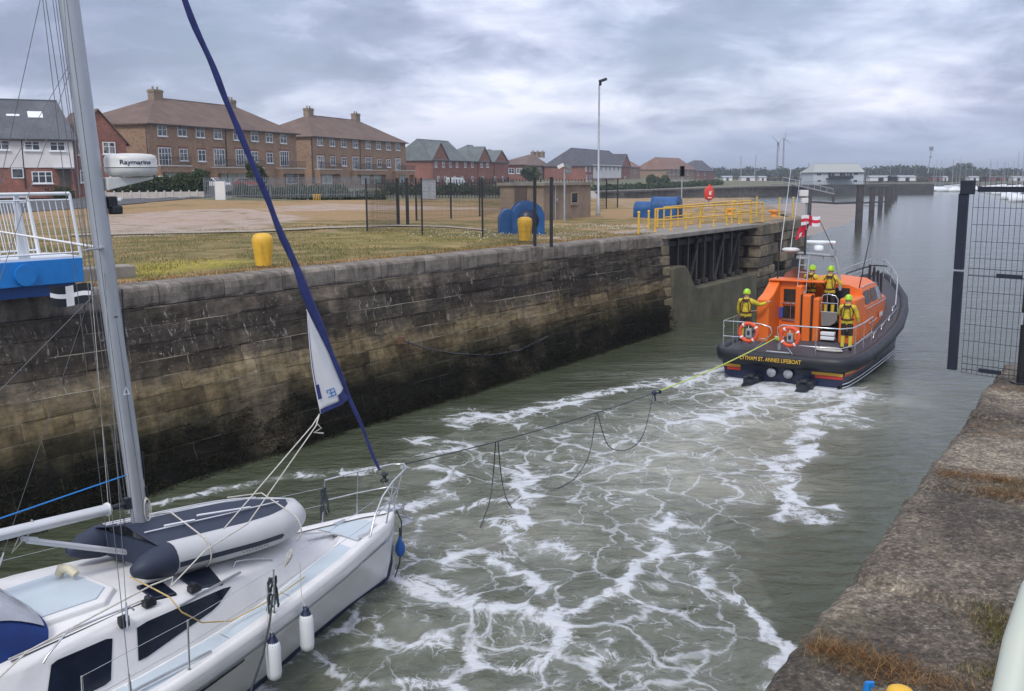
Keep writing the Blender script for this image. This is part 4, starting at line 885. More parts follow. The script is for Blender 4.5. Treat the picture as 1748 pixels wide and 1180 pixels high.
h.roof((526, 198), (611, 207)); h.body()
for q in [(545.6, 241.5), (566.6, 243), (585.9, 244.5), (605.9, 246), (627.8, 247.5), (645.5, 249), (662.3, 250), (678.7, 251)]: h.window(*q, 1.8, 1.35, lint=False)
for q in [(568, 275), (587, 276), (647, 278.5), (663, 279)]: h.window(*q, 1.6, 1.5)
for q in [(547, 277.5), (607, 278.5), (629, 279.5), (679, 280.5)]: h.window(*q, 2.3, 2.2, nx=4, ny=3, sill=False, name='french_door')
for q in [(558, 304), (624, 304), (645, 304), (688, 304)]: h.window(*q, 3.2, 2.0, nx=2, ny=2, sill=False, lint=False, pane=m_garage, name='garage_door')
for a, c_, y in ((536, 574, 289), (599, 652, 290.5), (671, 700, 291.5)): h.balcony(a, c_, y)
h.pipe(533); h.pipe(615); h.chimney(519, 184, 534, 199); h.chimney(600, 193, 614, 208)
h = House('rendered_house', 'white rendered house with grey tiled roof behind the blue footbridge', (-70, 232, 99), (123, 238, 104), 9, 5.75, m_bk_red, m_tile_grey)
h.roof((-70, 167), (97, 177)); h.body()
zb = 2.05; MB().box((h.len / 2 - .02, -0.05, (zb + h.H) / 2), (h.len + .06, 0.1, h.H - zb)).build('rendered_wall', m_render, h.root)
for q in [(2, 248), (55, 249), (98, 250)]: h.window(*q, 1.45, 0.95, lint=False, off=-0.1)
h.window(72, 303, 1.9, 1.2, nx=3, lint=False); h.window(30, 296, 1.1, 1.0, nx=1, ny=1, lint=False, sill=False)
x, z = h.at(110, 304); MB().box((x, -0.04, z), (1.1, .1, 1.9)).build('door', m_door, h.root); x, z = h.at(108, 287); MB().box((x, -0.5, z), (1.9, 1.0, .12)).build('porch_canopy', m_galv, h.root)
h.pipe(40)
for (px_, py_, w_, hh_) in ((60, 197, 1.4, 1.0), (22, 198, 1.2, .3)):
    # roof light lying in the front roof slope
    k = (h.rz - h.H) / (h.dep / 2); d = ray(px_, py_); e3 = Vector((h.e.x, h.e.y, 0)); n3 = Vector((h.n.x, h.n.y, 0)); nv = (Vector((0, 0, 1)) - n3 * k); o3 = Vector((h.P0.x, h.P0.y, h.z0 + h.H + .2))
    t = (o3 - Vector((0, 0, CZ))).dot(nv) / d.dot(nv); q_ = Vector((0, 0, CZ)) + d * t - Vector((h.P0.x, h.P0.y, h.z0)); lx, ly = q_.xy.dot(h.e), q_.xy.dot(h.n)
    MB().box((lx, ly, q_.z + .06), (w_, hh_, .1), M4=Matrix.Rotation(math.atan(k), 4, 'X')).build('roof_light', m_pvc, h.roofo)
h = House('gabled_house', 'red brick gable house between the white rendered house and the long brown terrace', (123, 243, 104.5), (215, 243, 108), 9, 5.75, m_bk_red, m_tile_brown)
h.roof_front_gable((166, 189)); h.body(front_gable=True, apex=h.apex)
h.window(186, 253, 1.3, 1.25); h.window(147, 301, 1.2, 1.3); h.window(143, 255, 1.2, 1.2); h.window(200, 304, 1.6, 1.2)
def small(name, label, p0, p1, dep, z0, wm_, rm, ra, rb, wins, gables=(), extra=None, ww=1.1, wh=1.15):
    h = House(name, label, p0, p1, dep, z0, wm_, rm); h.roof(ra, rb); h.body(gable=h.gable)
    for g in gables: h.dormer_gable(*g)
    for q in wins:
        off = -0.25 if any(g[0] <= q[0] <= g[1] for g in gables) else 0.0
        h.window(*q, ww, wh, off=off, lint=False)
    return h
small('red_terrace_house', 'red brick house with grey roof and front gable next to the brown terraces', (736, 272, 228), (797, 274.5, 246), 10, 5.6, m_bk_red, m_tile_green, (711, 238), (787, 244), [(744, 281), (756.6, 281), (768.5, 281), (780, 281.5), (794, 281.5), (748, 305), (760, 305), (776, 305), (789, 305)], [(736.5, 764, (750, 245))])
small('red_terrace_house', 'narrow red brick gabled house in the middle of the grey roofed row', (797.5, 274.5, 247), (837, 276, 259), 10, 5.6, m_bk_red, m_tile_green, (797, 249.5), (829, 250), [(806, 281.5), (822, 282), (832, 282), (806, 305), (824, 305)], [(815, 836, (829, 252))])
small('red_terrace_house', 'end red brick house of the grey roofed row with white gutter edge', (837.5, 276, 259.5), (868, 277.5, 272), 10, 5.6, m_bk_red, m_tile_green, (833, 257), (852, 257), [(845, 305), (858, 305)], [(843, 866, (853, 258))])
small('low_red_house', 'low red house with purple grey roof just right of the grey roofed row', (868, 281.5, 300), (897, 281.5, 302), 9, 5.4, m_bk_red, m_tile_brown, (860, 275.5), (897, 275.5), [(873, 292), (886, 292)], ww=1.8, wh=1.6)
h = small('tan_brick_house', 'tan brick house with three small chimneys behind the red ones', (894, 281.5, 310), (936, 283, 330), 11, 5.4, m_bk_tan, m_tile_brown, (908, 263), (953, 266), [(909, 291), (922, 291)], ww=1.7, wh=1.5)
for x in (910, 918, 926): h.chimney(x - 3, 259, x + 3, 266)
h = small('dark_roofed_house', 'large red brick house with dark roof behind the tall lamp post', (1000, 282, 320), (1076, 285.5, 372), 14, 5.3, m_bk_red, m_tile_dark, (974, 253), (1040, 259), [(1001, 287.5), (1007, 287.5), (1002, 304), (1008, 304)], [(1061, 1075, (1068, 264))], ww=1.7, wh=1.8)
(xa_, za_), (xb_, zb2) = h.at(1012, 302), h.at(1060, 285); MB().box(((xa_ + xb_) / 2, -.08, (za_ + zb2) / 2), (xb_ - xa_, .16, zb2 - za_ + 1.0)).build('rendered_wall', m_render, h.root)
for x in (1018, 1026, 1034, 1041, 1048, 1055): h.window(x, 288, 1.8, 1.5, off=-.16, lint=False)
for x in (1016, 1026, 1038, 1050, 1067): h.window(x, 305, 1.8, 1.6, lint=False, off=-.26 if x > 1060 else 0)
h = small('tan_gable_house', 'small tan gabled house right of the dark roofed house', (1076, 285, 385), (1093, 286, 400), 9, 5.2, m_bk_tan, m_tile_red, (1074, 275), (1091, 275.5), [(1084, 292)], ww=1.8, wh=1.6)
h = small('hip_roofed_house', 'tan brick house with wide reddish hipped roof near the end of the row', (1138, 288.5, 420), (1186, 290, 458), 14, 5.0, m_bk_tan, m_tile_red, (1118, 268.5), (1160, 272), [(1143, 294), (1150, 294), (1158, 294.5), (1166, 294.5), (1174, 295), (1143, 308), (1150, 308), (1158, 308), (1166, 308), (1174, 308)], ww=1.9, wh=2.0)
h = small('end_house', 'last red brick house at the far right end of the row', (1186.5, 291, 459), (1219, 292.5, 486), 12, 5.0, m_bk_red, m_tile_dark, (1184, 274.8), (1216, 275.5), [(1192, 296), (1203, 296), (1192, 308), (1203, 308)], ww=1.9, wh=2.0)

# ------------------------------------------------------------------ hedges, trees, cars, palisade
m_hedge = leafmat('hedge_leaf', (0.022, 0.036, 0.014), (0.045, 0.07, 0.024), (0.09, 0.12, 0.045)); m_tree = leafmat('tree_leaf', (0.018, 0.033, 0.012), (0.045, 0.072, 0.022), (0.10, 0.13, 0.045))
m_bark = M('bark', (0.07, 0.055, 0.04), 0.95, var=0.3)
def hedge(a, b, h, w, n, label, seed, mat=None, size=.13, name='hedge'):
    a = Vector(a); b = Vector(b); L_ = (b - a).length; k = max(2, int(L_ / 1.2)); cs = []; rd = []; rs_ = np.random.RandomState(seed)
    for i in range(k):
        p = a.lerp(b, (i + .5) / k); g = gz(p.x, p.y); hh = h * (0.75 + 0.5 * rs_.rand()); cs.append((p.x + rs_.randn() * .2, p.y + rs_.randn() * .2, g + hh * .45)); rd.append((1.1, w, hh * .55))
    o = thing(name, label, 'hedge', (a.x, a.y, gz(a.x, a.y))); leafmesh('foliage', mat or m_hedge, cs, rd, n, size, parent=o, origin=o.location, seed=seed); return o
def hpt(px, D): p = WY(px, 320, D); return p.xy
hedge(hpt(-60, 103), hpt(128, 103), 1.5, 0.9, 5000, 'clipped dark hedge in front of the white rendered house', 11)
hedge(hpt(196, 107), hpt(318, 109), 1.75, 1.1, 6500, 'thick dark hedge in front of the left end of the brown terrace', 12)
hedge(hpt(296, 106), hpt(352, 107), 2.1, 1.1, 3500, 'bushy hedge mound beside the white board', 13)
hedge(hpt(400, 106), hpt(650, 109), 1.5, 0.8, 9000, 'low hedge behind the palisade fence', 14)
hedge(hpt(660, 140), hpt(1000, 215), 1.7, 1.5, 9000, 'long low hedge behind the black mesh fence', 15, size=.2)
hedge(hpt(1008, 235), hpt(1230, 340), 1.5, 2.5, 9000, 'scrubby green bank along the top of the far dock wall', 16, size=.35)
def tree(px, py, D, hgt, rad, n, label, seed=1, name='tree', size=.16, mat=None):
    b_ = WY(px, py, D); g = gz(b_.x, b_.y); o = thing(name, label, 'tree', (b_.x, b_.y, g)); rs_ = np.random.RandomState(seed)
    t = MB(); t.tube([(0, 0, 0), (.05, 0, hgt * .45), (0, .05, hgt * .8)], [.16, .11, .04], 7)
    for k in range(5): a = k * 1.3 + seed; t.tube([(0, 0, hgt * (.35 + .08 * k)), (rad * .6 * math.cos(a), rad * .6 * math.sin(a), hgt * (.55 + .08 * k))], [.06, .02], 5)
    t.build('trunk', m_bark, o); cs = []; rd = []
    for k in range(9):
        a = rs_.rand() * 6.28; q_ = rs_.rand() ** .5 * rad * .6; cs.append((q_ * math.cos(a), q_ * math.sin(a), hgt * (.5 + .42 * rs_.rand()))); rd.append((rad * .45, rad * .45, rad * .38))
    leafmesh('crown', mat or m_tree, cs, rd, n, size, parent=o, seed=seed); return o
tree(443, 300, 114, 3.7, 1.5, 3500, 'small round green tree in front of the brown terrace', 3)
tree(236, 320, 112, 3.3, 1.4, 2500, 'dark green shrub tree beside the radar dome', 5)
tree(905, 300, 260, 4.6, 2.8, 2500, 'bushy tree in front of the tan brick house', 6, size=.3)
tree(345, 318, 112, 2.5, 1.2, 1800, 'low green tree near the white board', 8)
for k, x in enumerate((1105, 1118, 1130)): hedge(hpt(x, 330), hpt(x + 9, 333), 2.2, 2.0, 900, ('leftmost', 'middle', 'rightmost')[k] + ' of three dark bushes before the hip roofed house', 30 + k, size=.35, name='bush')
# cars: body, glasshouse, four wheels
m_carw = M('white_car_paint', (0.72, 0.74, 0.76), 0.25, var=0.03); m_card = M('dark_car_paint', (0.05, 0.06, 0.075), 0.25); m_carr = M('red_car_paint', (0.30, 0.05, 0.04), 0.3)
def car(label, loc, rz, paint, van=False):
    o = thing('parked_van' if van else 'parked_car', label, 'van' if van else 'car', loc, rz, 'cars parked by the houses')
    L_, H_ = (4.9, 1.95) if van else (4.2, 1.48)
    if van: pf = [(-2.4, .35), (2.3, .35), (2.42, .85), (2.0, 1.05), (1.45, 1.85), (-2.35, 1.95), (-2.45, .9)]
    else: pf = [(-2.05, .35), (2.0, .35), (2.1, .62), (1.95, .82), (1.05, .95), (.45, 1.42), (-1.2, 1.46), (-1.85, .98), (-2.1, .85)]
    b = MB(); n = len(pf); rows = []
    for w, ins_ in ((-.86, .0), (.86, .0)):
        rows.append([(x, w * (1 - max(0, z - .9) * .22), z) for x, z in pf])
    b.add(rows[0] + rows[1], [tuple(range(n))[::-1], tuple(range(n, 2 * n))] + [(i, (i + 1) % n, n + (i + 1) % n, n + i) for i in range(n)]); b.build('body', paint, o, bevel=.05)
    g = MB()
    if van: g.add([(2.0, -.78, 1.08), (2.0, .78, 1.08), (1.5, .68, 1.78), (1.5, -.68, 1.78)], [(0, 1, 2, 3)])
    else:
        g.add([(1.06, -.76, .98), (1.06, .76, .98), (.5, .68, 1.39), (.5, -.68, 1.39)], [(0, 1, 2, 3)])
        for s_ in (-1, 1): g.add([(.85, s_ * .862, 1.0), (.35, s_ * .79, 1.36), (-1.1, s_ * .785, 1.38), (-1.6, s_ * .855, 1.02)], [(0, 1, 2, 3) if s_ < 0 else (3, 2, 1, 0)])
    g.build('glass', m_glass, o)
    for x in (-1.3, 1.3):
        for s_ in (-1, 1):
            t = MB().lathe([(.0, -.1), (.31, -.1), (.33, 0), (.31, .1), (.0, .1)], 14, c=(x, s_ * .78, .33), M4=Matrix.Rotation(R(90), 4, 'X')).build('wheel', m_black, o)
    return o
for lab, px, D, rz, mt, v in [('white car parked behind the hedge by the brown terrace', 281, 116, R(-15), m_carw, 0), ('pale car roof behind the white board', 362, 119, R(-10), m_carw, 0), ('dark car parked before the white rendered house', 30, 108, R(5), m_card, 0), ('red car parked by the middle of the brown terrace', 425, 128, R(10), m_carr, 0), ('white van parked before the red terrace houses', 779, 205, R(55), m_carw, 1), ('dark blue car parked before the tan brick house', 872, 225, R(50), m_card, 0)]:
    p = hpt(px, D); car(lab, (p.x, p.y, gz(p.x, p.y) + (0.25 if px < 430 else 0.5)), rz, mt, v)
# low panel wall under the hedge, palisade fence, white board, cabinet
t_ = thing('panel_wall', 'low concrete panel wall beneath the hedges beside the road', 'wall', (*hpt(196, 102), QZ)); b = MB(); a, c_ = hpt(150, 100), hpt(350, 104); k = 14
for i in range(k):
    p = a.lerp(c_, (i + .5) / k); b.box((p.x, p.y, QZ + .85), ((c_ - a).length / k - .08, .08, .7), rz=math.atan2((c_ - a).y, (c_ - a).x)); p = a.lerp(c_, i / k); b.box((p.x, p.y, QZ + .9), (.14, .16, .9))
b.build('panels', m_ledge, t_, inv=inv_of(t_))
def palisade(pts, h, label, mat, step=.17, ptop=.12):
    t_ = thing('palisade_fence', label, 'fence', (*pts[0], QZ)); ii = inv_of(t_); b = MB(); r_ = MB()
    for a, c_ in zip(pts[:-1], pts[1:]):
        d = c_ - a; n = int(d.length / step); ang = math.atan2(d.y, d.x)
        for i in range(n): p = a.lerp(c_, i / n); g = float(land_z(p.x, p.y)); b.box((p.x, p.y, g + h / 2), (.065, .012, h), rz=ang)
        ga, gc = float(land_z(a.x, a.y)), float(land_z(c_.x, c_.y))
        for z in (.3, h - .35): r_.beam((a.x, a.y + .04, ga + z), (c_.x, c_.y + .04, gc + z), .05, .06)
        for i in range(int(d.length / 2.8) + 1): p = a.lerp(c_, min(1, i * 2.8 / d.length)); g = float(land_z(p.x, p.y)); r_.box((p.x, p.y + .1, g + h / 2), (.09, .09, h))
    b.build('pales', mat, t_, inv=ii); r_.build('rails', mat, t_, inv=ii)
m_pal = M('palisade_steel', (0.20, 0.215, 0.23), 0.6, metal=.3, var=.2)
palisade([hpt(348, 101), hpt(412, 101.5), hpt(640, 104)], 2.1, 'grey steel palisade fence at the back of the quay', m_pal)
palisade([hpt(642, 101), hpt(1003, 96)], 1.8, 'dark palisade fence behind the black mesh enclosure', m_dark, step=.3)
p = hpt(375.5, 98); t_ = thing('white_board', 'white upright board standing at the back of the quay', 'board', (p.x, p.y, QZ + .35), R(3)); MB().box((0, 0, .95), (.95, .12, 1.85)).build('panel', m_render, t_, bevel=.02); MB().box((-.5, .05, .95), (.07, .1, 2.0)).box((.5, .05, .95), (.07, .1, 2.0)).build('frame', m_galv, t_)
p = hpt(732, 96); t_ = thing('electrical_cabinet', 'grey electrical cabinet behind the black mesh fence', 'cabinet', (p.x, p.y, QZ + .45), R(5)); MB().box((0, 0, .9), (1.3, .7, 1.8)).build('body', m_galv, t_, bevel=.03); MB().box((0, 0, 1.85), (1.4, .8, .1)).build('roof', m_pal, t_); MB().box((0, -.36, .9), (.02, .02, 1.6)).box((.1, -.37, .95), (.03, .04, .2)).build('door_handle', m_dark, t_)
p = hpt(540, 97); t_ = thing('yellow_barrier', 'short yellow barrier by the palisade fence', 'barrier', (p.x, p.y, QZ + .42)); b = MB()
for k in range(-2, 3): b.box((k * .16, 0, .25), (.05, .05, .5))
b.box((0, 0, .5), (.8, .06, .05)); b.build('frame', m_yellow, t_)

# ------------------------------------------------------------------ far harbour: pier, building, piles, marina, trees
pr0 = WY(1338, 315, 335); pr1 = WY(1588, 315, 345); zt = 3.4
fp = thing('far_pier', 'long dark stone pier across the harbour carrying the white building', 'pier', (pr0.x, pr0.y, 0)); b = MB(); b.beam((pr0.x, pr0.y + 6, 1.2), (pr1.x, pr1.y + 6, 1.2), 13, 4.4); b.build('wall', M('dark_pier_stone', (0.065, 0.062, 0.06), 0.9, var=.4, vs=.4), fp, inv=inv_of(fp))
b = MB(); n = 60
for i in range(n): p = pr0.lerp(pr1, i / n); b.box((p.x, p.y - .6, zt + .5), (.06, .06, 1.0))
b.beam((pr0.x, pr0.y - .6, zt + 1.0), (pr1.x, pr1.y - .6, zt + 1.0), .06, .06); b.build('railing', m_dark, fp, inv=inv_of(fp))
h = House('harbour_building', 'white harbour building with pale grey roof on the far pier', (1389, 294, 338), (1475, 294, 341), 9, zt, M('pale_blue_cladding', (0.52, 0.57, 0.60), .8, var=.05), M('pale_sheet_roof', (0.36, 0.38, 0.36), .7, var=.08), cat='building', group=None)
h.roof((1391, 280.5), (1476, 280.5)); h.body(gable=h.gable)
for q in [(1398, 298), (1461, 297)]: h.window(*q, 1.8, .9, nx=1, ny=1, lint=False, sill=False)
for q in [(1398, 309), (1460, 309)]: h.window(*q, 1.6, .9, nx=1, ny=1, lint=False, sill=False)
for q in [(1419, 298), (1439, 298), (1449, 298)]: h.window(*q, 2.6, 1.9, nx=2, ny=1, lint=False, sill=False)
(xa_, z_), (xb_, _) = h.at(1410, 305), h.at(1452, 305); MB().box(((xa_ + xb_) / 2, -1.0, z_), (xb_ - xa_, 2.0, .25)).box(((xa_ + xb_) / 2, -1.9, z_ + .5), (xb_ - xa_, .06, .9)).build('balcony', m_dark, h.root)
m_pile = M('pile_timber', (0.075, 0.065, 0.07), 0.85, var=.35, vs=1.2, dirt=.5, dirtc=(.03, .035, .025))
pi_list = [(1380, 378, 325, .85), (1465, 395, 317, 1.0), (1487, 375, 320, .95), (1502, 363, 319, .95), (1513, 357, 320, 1.0), (1519, 350, 320, .95), (1524, 343, 321, 1.0), (1529, 340, 322, 1.0), (1422, 348, 326, .8)]
whr = ['beside the pier head, nearest the white signal box', 'tallest looking, standing in open water nearest the lifeboat', 'second in the line running out from the lifeboat', 'third in the line running out', 'fourth in the line running out', 'fifth in the line running out', 'sixth in the line running out', 'seventh and farthest in the line running out', 'short one at the foot of the sloping gangway']
for (x, y, yt, w), wl in zip(pi_list, whr):
    p = W(x, y, 0); T = WY(x, yt, p.y); t_ = thing('mooring_pile', 'dark square timber pile, ' + wl, 'pile', (p.x, p.y, 0), R(8), 'dark piles standing in the harbour'); w_ = w * 0.66
    MB().box((0, 0, T.z / 2 - .8), (w_, w_, T.z + 1.6)).build('post', m_pile, t_, bevel=.06); MB().box((0, 0, T.z + .03), (w_ + .12, w_ + .12, .12)).build('cap', m_pile, t_)
p0 = W(1380, 378, 0); p1 = W(1465, 395, 0)
t_ = thing('gangway', 'pale sloping gangway leading down to the short pile', 'gangway', tuple(WY(1340, 311, 225))); b = MB(); A_, B_ = WY(1336, 311, 225), WY(1422, 331, 228)
for dz in (0, 1.1): b.beam(tuple(A_ + Vector((0, 0, dz))), tuple(B_ + Vector((0, 0, dz))), .15 if dz else 1.4, .15)
for k in range(9): q_ = A_.lerp(B_, k / 8); b.box((q_.x, q_.y, q_.z + .55), (.08, .08, 1.1))
b.build('truss', m_galv, t_, inv=inv_of(t_))
t_ = thing('boom_rail', 'dark floating boom rails strung between the piles', 'boom', tuple(W(1385, 346, 0.5))); b = MB(); b.tube([W(1386, 345, .6), W(1425, 347, .6), W(1463, 346, .6)], .28, 6); b.tube([W(1463, 347, .5), W(1520, 344, .5)], .2, 6); b.build('pipe', m_dark, t_, inv=inv_of(t_))
# mud bank
X, Y = np.meshgrid(np.arange(16, 100, 1.0), np.arange(80, 260, 1.5)); mp_ = [tuple(W(a, b_, 0).xy) for a, b_ in [(1296, 350), (1345, 347), (1400, 344), (1478, 347), (1470, 362), (1452, 379), (1420, 391), (1380, 402), (1330, 410), (1290, 405)]]
dd = np.full(X.shape, 1e9)
for i in range(len(mp_)):
    a, c_ = Vector(mp_[i]), Vector(mp_[(i + 1) % len(mp_)]); v = c_ - a; t = np.clip(((X - a.x) * v.x + (Y - a.y) * v.y) / v.length_squared, 0, 1); dd = np.minimum(dd, np.hypot(X - a.x - t * v.x, Y - a.y - t * v.y))
sd_ = np.where(in_poly(X, Y, mp_), dd, -dd); Z = np.clip(sd_ * .06, -.4, .45) + (fbm(X, Y, 61, .2) - .5) * .16 * (sd_ > -2); nr, nc = X.shape
fs = [(j * nc + k, j * nc + k + 1, (j + 1) * nc + k + 1, (j + 1) * nc + k) for j in range(nr - 1) for k in range(nc - 1) if sd_[j, k] > -6]
o = MB().add(np.stack([X.ravel(), Y.ravel(), Z.ravel()], 1).tolist(), fs, 0, True).build('mud_bank', M('mud', (0.27, 0.23, 0.20), 0.75, var=.12, vs=.1, bump=.3, bs=2)); tag(o, kind='structure')
# far shore land and woods
b = MB(); sh = [(1230, 345), (1590, 470), (1900, 420), (2300, 500)]; 
shore = [WY(1170, 310, 500), WY(1330, 310, 560), WY(1590, 310, 560), WY(1760, 310, 520), WY(2100, 310, 420)]
v = [(p.x, p.y, -0.3) for p in shore] + [(p.x, p.y + 3, 2.2) for p in shore] + [(p.x * 1.1, p.y + 2500, 6) for p in shore]; k = len(shore)
b.add(v, [(i + j * k, i + 1 + j * k, i + 1 + (j + 1) * k, i + (j + 1) * k) for j in range(2) for i in range(k - 1)]); o = b.build('far_shore', M('far_shore', (0.13, 0.125, 0.09), .95, var=.3, vs=.02)); tag(o, kind='structure')
top = [(900, 300), (1220, 291), (1260, 292), (1300, 293), (1340, 292), (1380, 294), (1480, 291), (1500, 289), (1535, 286), (1565, 287), (1600, 291), (1622, 290), (1637, 283.5), (1655, 284), (1666, 291), (1700, 291.5), (1760, 295), (1900, 296)]
cs = []; rd = []; rs_ = np.random.RandomState(20)
for i in range(len(top) - 1):
    (x0, y0), (x1, y1) = top[i], top[i + 1]; k = max(2, int((x1 - x0) / 3.2))
    for j in range(k):
        x = x0 + (x1 - x0) * j / k; y = y0 + (y1 - y0) * j / k; D = 760 + rs_.rand() * 60; T = WY(x, y - 3.5, D); hh = T.z - 2 + rs_.randn() * .9; cs.append((T.x, T.y, 2 + hh * .5)); rd.append((5.0 + rs_.rand() * 3, 5, hh * .52))
tag(leafmesh('far_woods', leafmat('far_leaf', (0.020, 0.036, 0.018), (0.04, 0.062, 0.028), (0.075, 0.095, 0.04)), cs, rd, 42000, 1.0, seed=22), 'low dark wood along the horizon behind the harbour', 'woods', kind='stuff')
cs = []; rd = []
for i in range(130):
    x = 1215 + i * 4.4; D = 570 + rs_.rand() * 60; T = WY(x, 301, D); cs.append((T.x, T.y, 3.5)); rd.append((6, 4, 1.9 + rs_.rand() * 1.3))
tag(leafmesh('shore_scrub', leafmat('scrub_leaf', (0.05, 0.055, 0.035), (0.10, 0.095, 0.055), (0.15, 0.13, 0.08)), cs, rd, 16000, .8, seed=23), 'greyish scrub along the far shore below the wood', 'scrub', kind='stuff')
# wind turbines, radio mast, cranes
def turbine(px, pyb, pyt, D, blades_, label):
    b_ = WY(px, pyb, D); T = WY(px + .6, pyt, D); h_ = T.z - b_.z; t_ = thing('wind_turbine', label, 'wind turbine', tuple(b_)); tw = MB().tube([(0, 0, 0), (0, 0, h_)], [.9, .55], 10).build('tower', m_whitegrey, t_)
    MB().box((0, -1, h_ + .3), (1.4, 3.0, 1.4)).build('nacelle', m_whitegrey, t_)
    for a, l in blades_:
        d = Vector((math.sin(R(a)), 0, math.cos(R(a)))); MB().tube([Vector((0, -2.6, h_ + .3)), Vector((0, -2.6, h_ + .3)) + d * l * .25, Vector((0, -2.6, h_ + .3)) + d * l], [.5, .6, .12], 6, sy=.4).build('blade', m_whitegrey, t_)
m_whitegrey = M('turbine_grey', (0.30, 0.32, 0.35), .6)
turbine(1326, 298, 245, 820, [(-48, 8), (32, 9.0), (170, 9.0)], 'grey wind turbine with blade pointing up left, left of the pair')
turbine(1336, 298, 238, 860, [(8, 9), (128, 8), (190, 10)], 'grey wind turbine with thicker tower, right of the pair')
b_ = WY(1584, 296, 700); t_ = thing('radio_mast', 'thin radio mast with antenna cluster above the wood', 'mast', tuple(b_)); hh = 17; MB().tube([(0, 0, 0), (1.3, 0, hh)], .35, 6).build('pole', m_galv, t_); b = MB()
for k in range(6): b.box((1.3 + math.cos(k) * 1.1, math.sin(k), hh - .5 + .7 * (k % 2)), (.45, .3, 2.2))
b.box((1.3, 0, hh - 1.5), (3.2, 1, .2)); b.box((1.0, 0, hh - 6), (1.5, .5, .8)); b.build('antenna', m_pal, t_)
for k, (x, yt, D) in enumerate([(1265, 266, 520), (1288, 264, 540), (1381, 278, 500)]):
    b_ = WY(x, 300, D); T = WY(x + (3 if k == 1 else 0), yt, D); t_ = thing('thin_mast', ('tallest', 'leaning', 'short')[k] + ' thin mast on the skyline ' + ('left of the wind turbines', 'nearer the wind turbines', 'left of the white harbour building')[k], 'mast', tuple(b_)); MB().tube([(0, 0, 0), tuple(T - b_)], .22, 5).build('pole', m_galv, t_)
# yachts
def yacht(label, loc, rz, L_=8.0, mast=11.0, blue=False, motor=False):
    o = thing('moored_motorboat' if motor else 'moored_yacht', label, 'boat', loc, rz, 'boats moored in the far marina'); rows = []
    for k in range(9):
        t = k / 8; y = (t - .5) * L_; w = L_ * .16 * (1 - max(0, (t - .45) / .55) ** 2.2) * (0.85 + .15 * min(1, t * 4)); z = .95 + .35 * t * t
        rows.append([(-w * 0, y, -.2), (-w * .75, y, 0), (-w, y, z), (-w * .1, y, z + .08), (w * .1, y, z + .08), (w, y, z), (w * .75, y, 0), (0, y, -.2)])
    b = MB().loft(rows); b.add(rows[0], [tuple(range(8))]); b.build('hull', m_navy if blue else m_white, o)
    c_ = MB(); c_.add([(-.8, -1.6, 1.0), (.8, -1.6, 1.0), (.55, 2.2, 1.1), (-.55, 2.2, 1.1), (-.65, -1.4, 1.65), (.65, -1.4, 1.65), (.4, 1.5, 1.5), (-.4, 1.5, 1.5)], [(0, 1, 5, 4), (1, 2, 6, 5), (2, 3, 7, 6), (3, 0, 4, 7), (4, 5, 6, 7)])
    if motor: c_.box((0, -.3, 1.9), (1.6, 2.2, 1.0))
    c_.build('cabin', m_white, o)
    if not motor:
        MB().tube([(0, .6, 1.0), (0, .6, mast)], [.09, .06], 5).box((0, .6, mast * .6), (1.5, .05, .05)).build('mast', m_galv, o); MB().tube([(0, .4, 2.0), (0, -3.0, 2.0)], .14, 6).build('boom', m_navy, o)
    return o
def descr(i): return
spots = [(1596, 322, 395), (1606, 322, 400), (1617, 323, 385), (1628, 321, 410), (1640, 323, 380), (1650, 322, 400), (1690, 329, 0), (1704, 331, 0), (1716, 333, 0), (1728, 337, 0), (1738, 341, 0), (1745, 345, 0)]
rs_ = np.random.RandomState(5); proto = None; protom = None
names = ['first from the end of the far pier', 'second from the end of the far pier', 'third from the end of the far pier', 'fourth from the end of the far pier', 'fifth from the end of the far pier', 'just left of the gate post top']
for i, (x, y, D) in enumerate(spots):
    p = W(x, y, 0) if not D else WY(x, 318, D); 
    lab = ('white yacht in the marina, ' + names[i]) if D else 'white boat seen through the gate mesh, ' + ['first', 'second', 'third', 'fourth', 'fifth', 'sixth'][i - 6] + ' from the gate post'
    o = yacht(lab, (p.x, p.y, 0), R(60 + rs_.rand() * 60), 8 + rs_.rand() * 2, 9.5 + rs_.rand() * 4, motor=(i in (2, 7, 9)))
backm = [(1600, 272), (1612, 281), (1627, 273), (1634, 279), (1661, 280), (1692, 276), (1702, 272), (1713, 276), (1722, 279), (1731, 274), (1740, 280), (1478, 282), (1521, 272), (1538, 276), (1563, 273), (1484, 290), (1748, 284)]
for i, (x, yt) in enumerate(backm):
    D = 430 + 20 * (i % 4); p = WY(x, 312, D); T = WY(x, yt, D)
    o = yacht('distant yacht whose mast is number %s from the left on the marina skyline' % ['eight', 'nine', 'ten', 'eleven', 'thirteen', 'fourteen', 'fifteen', 'sixteen', 'seventeen', 'eighteen', 'nineteen', 'one', 'three', 'four', 'six', 'two', 'twenty'][i], (p.x, p.y, 0), R(70 + 40 * rs_.rand()), 9, T.z)
    o['group'] = 'distant yacht masts on the skyline'
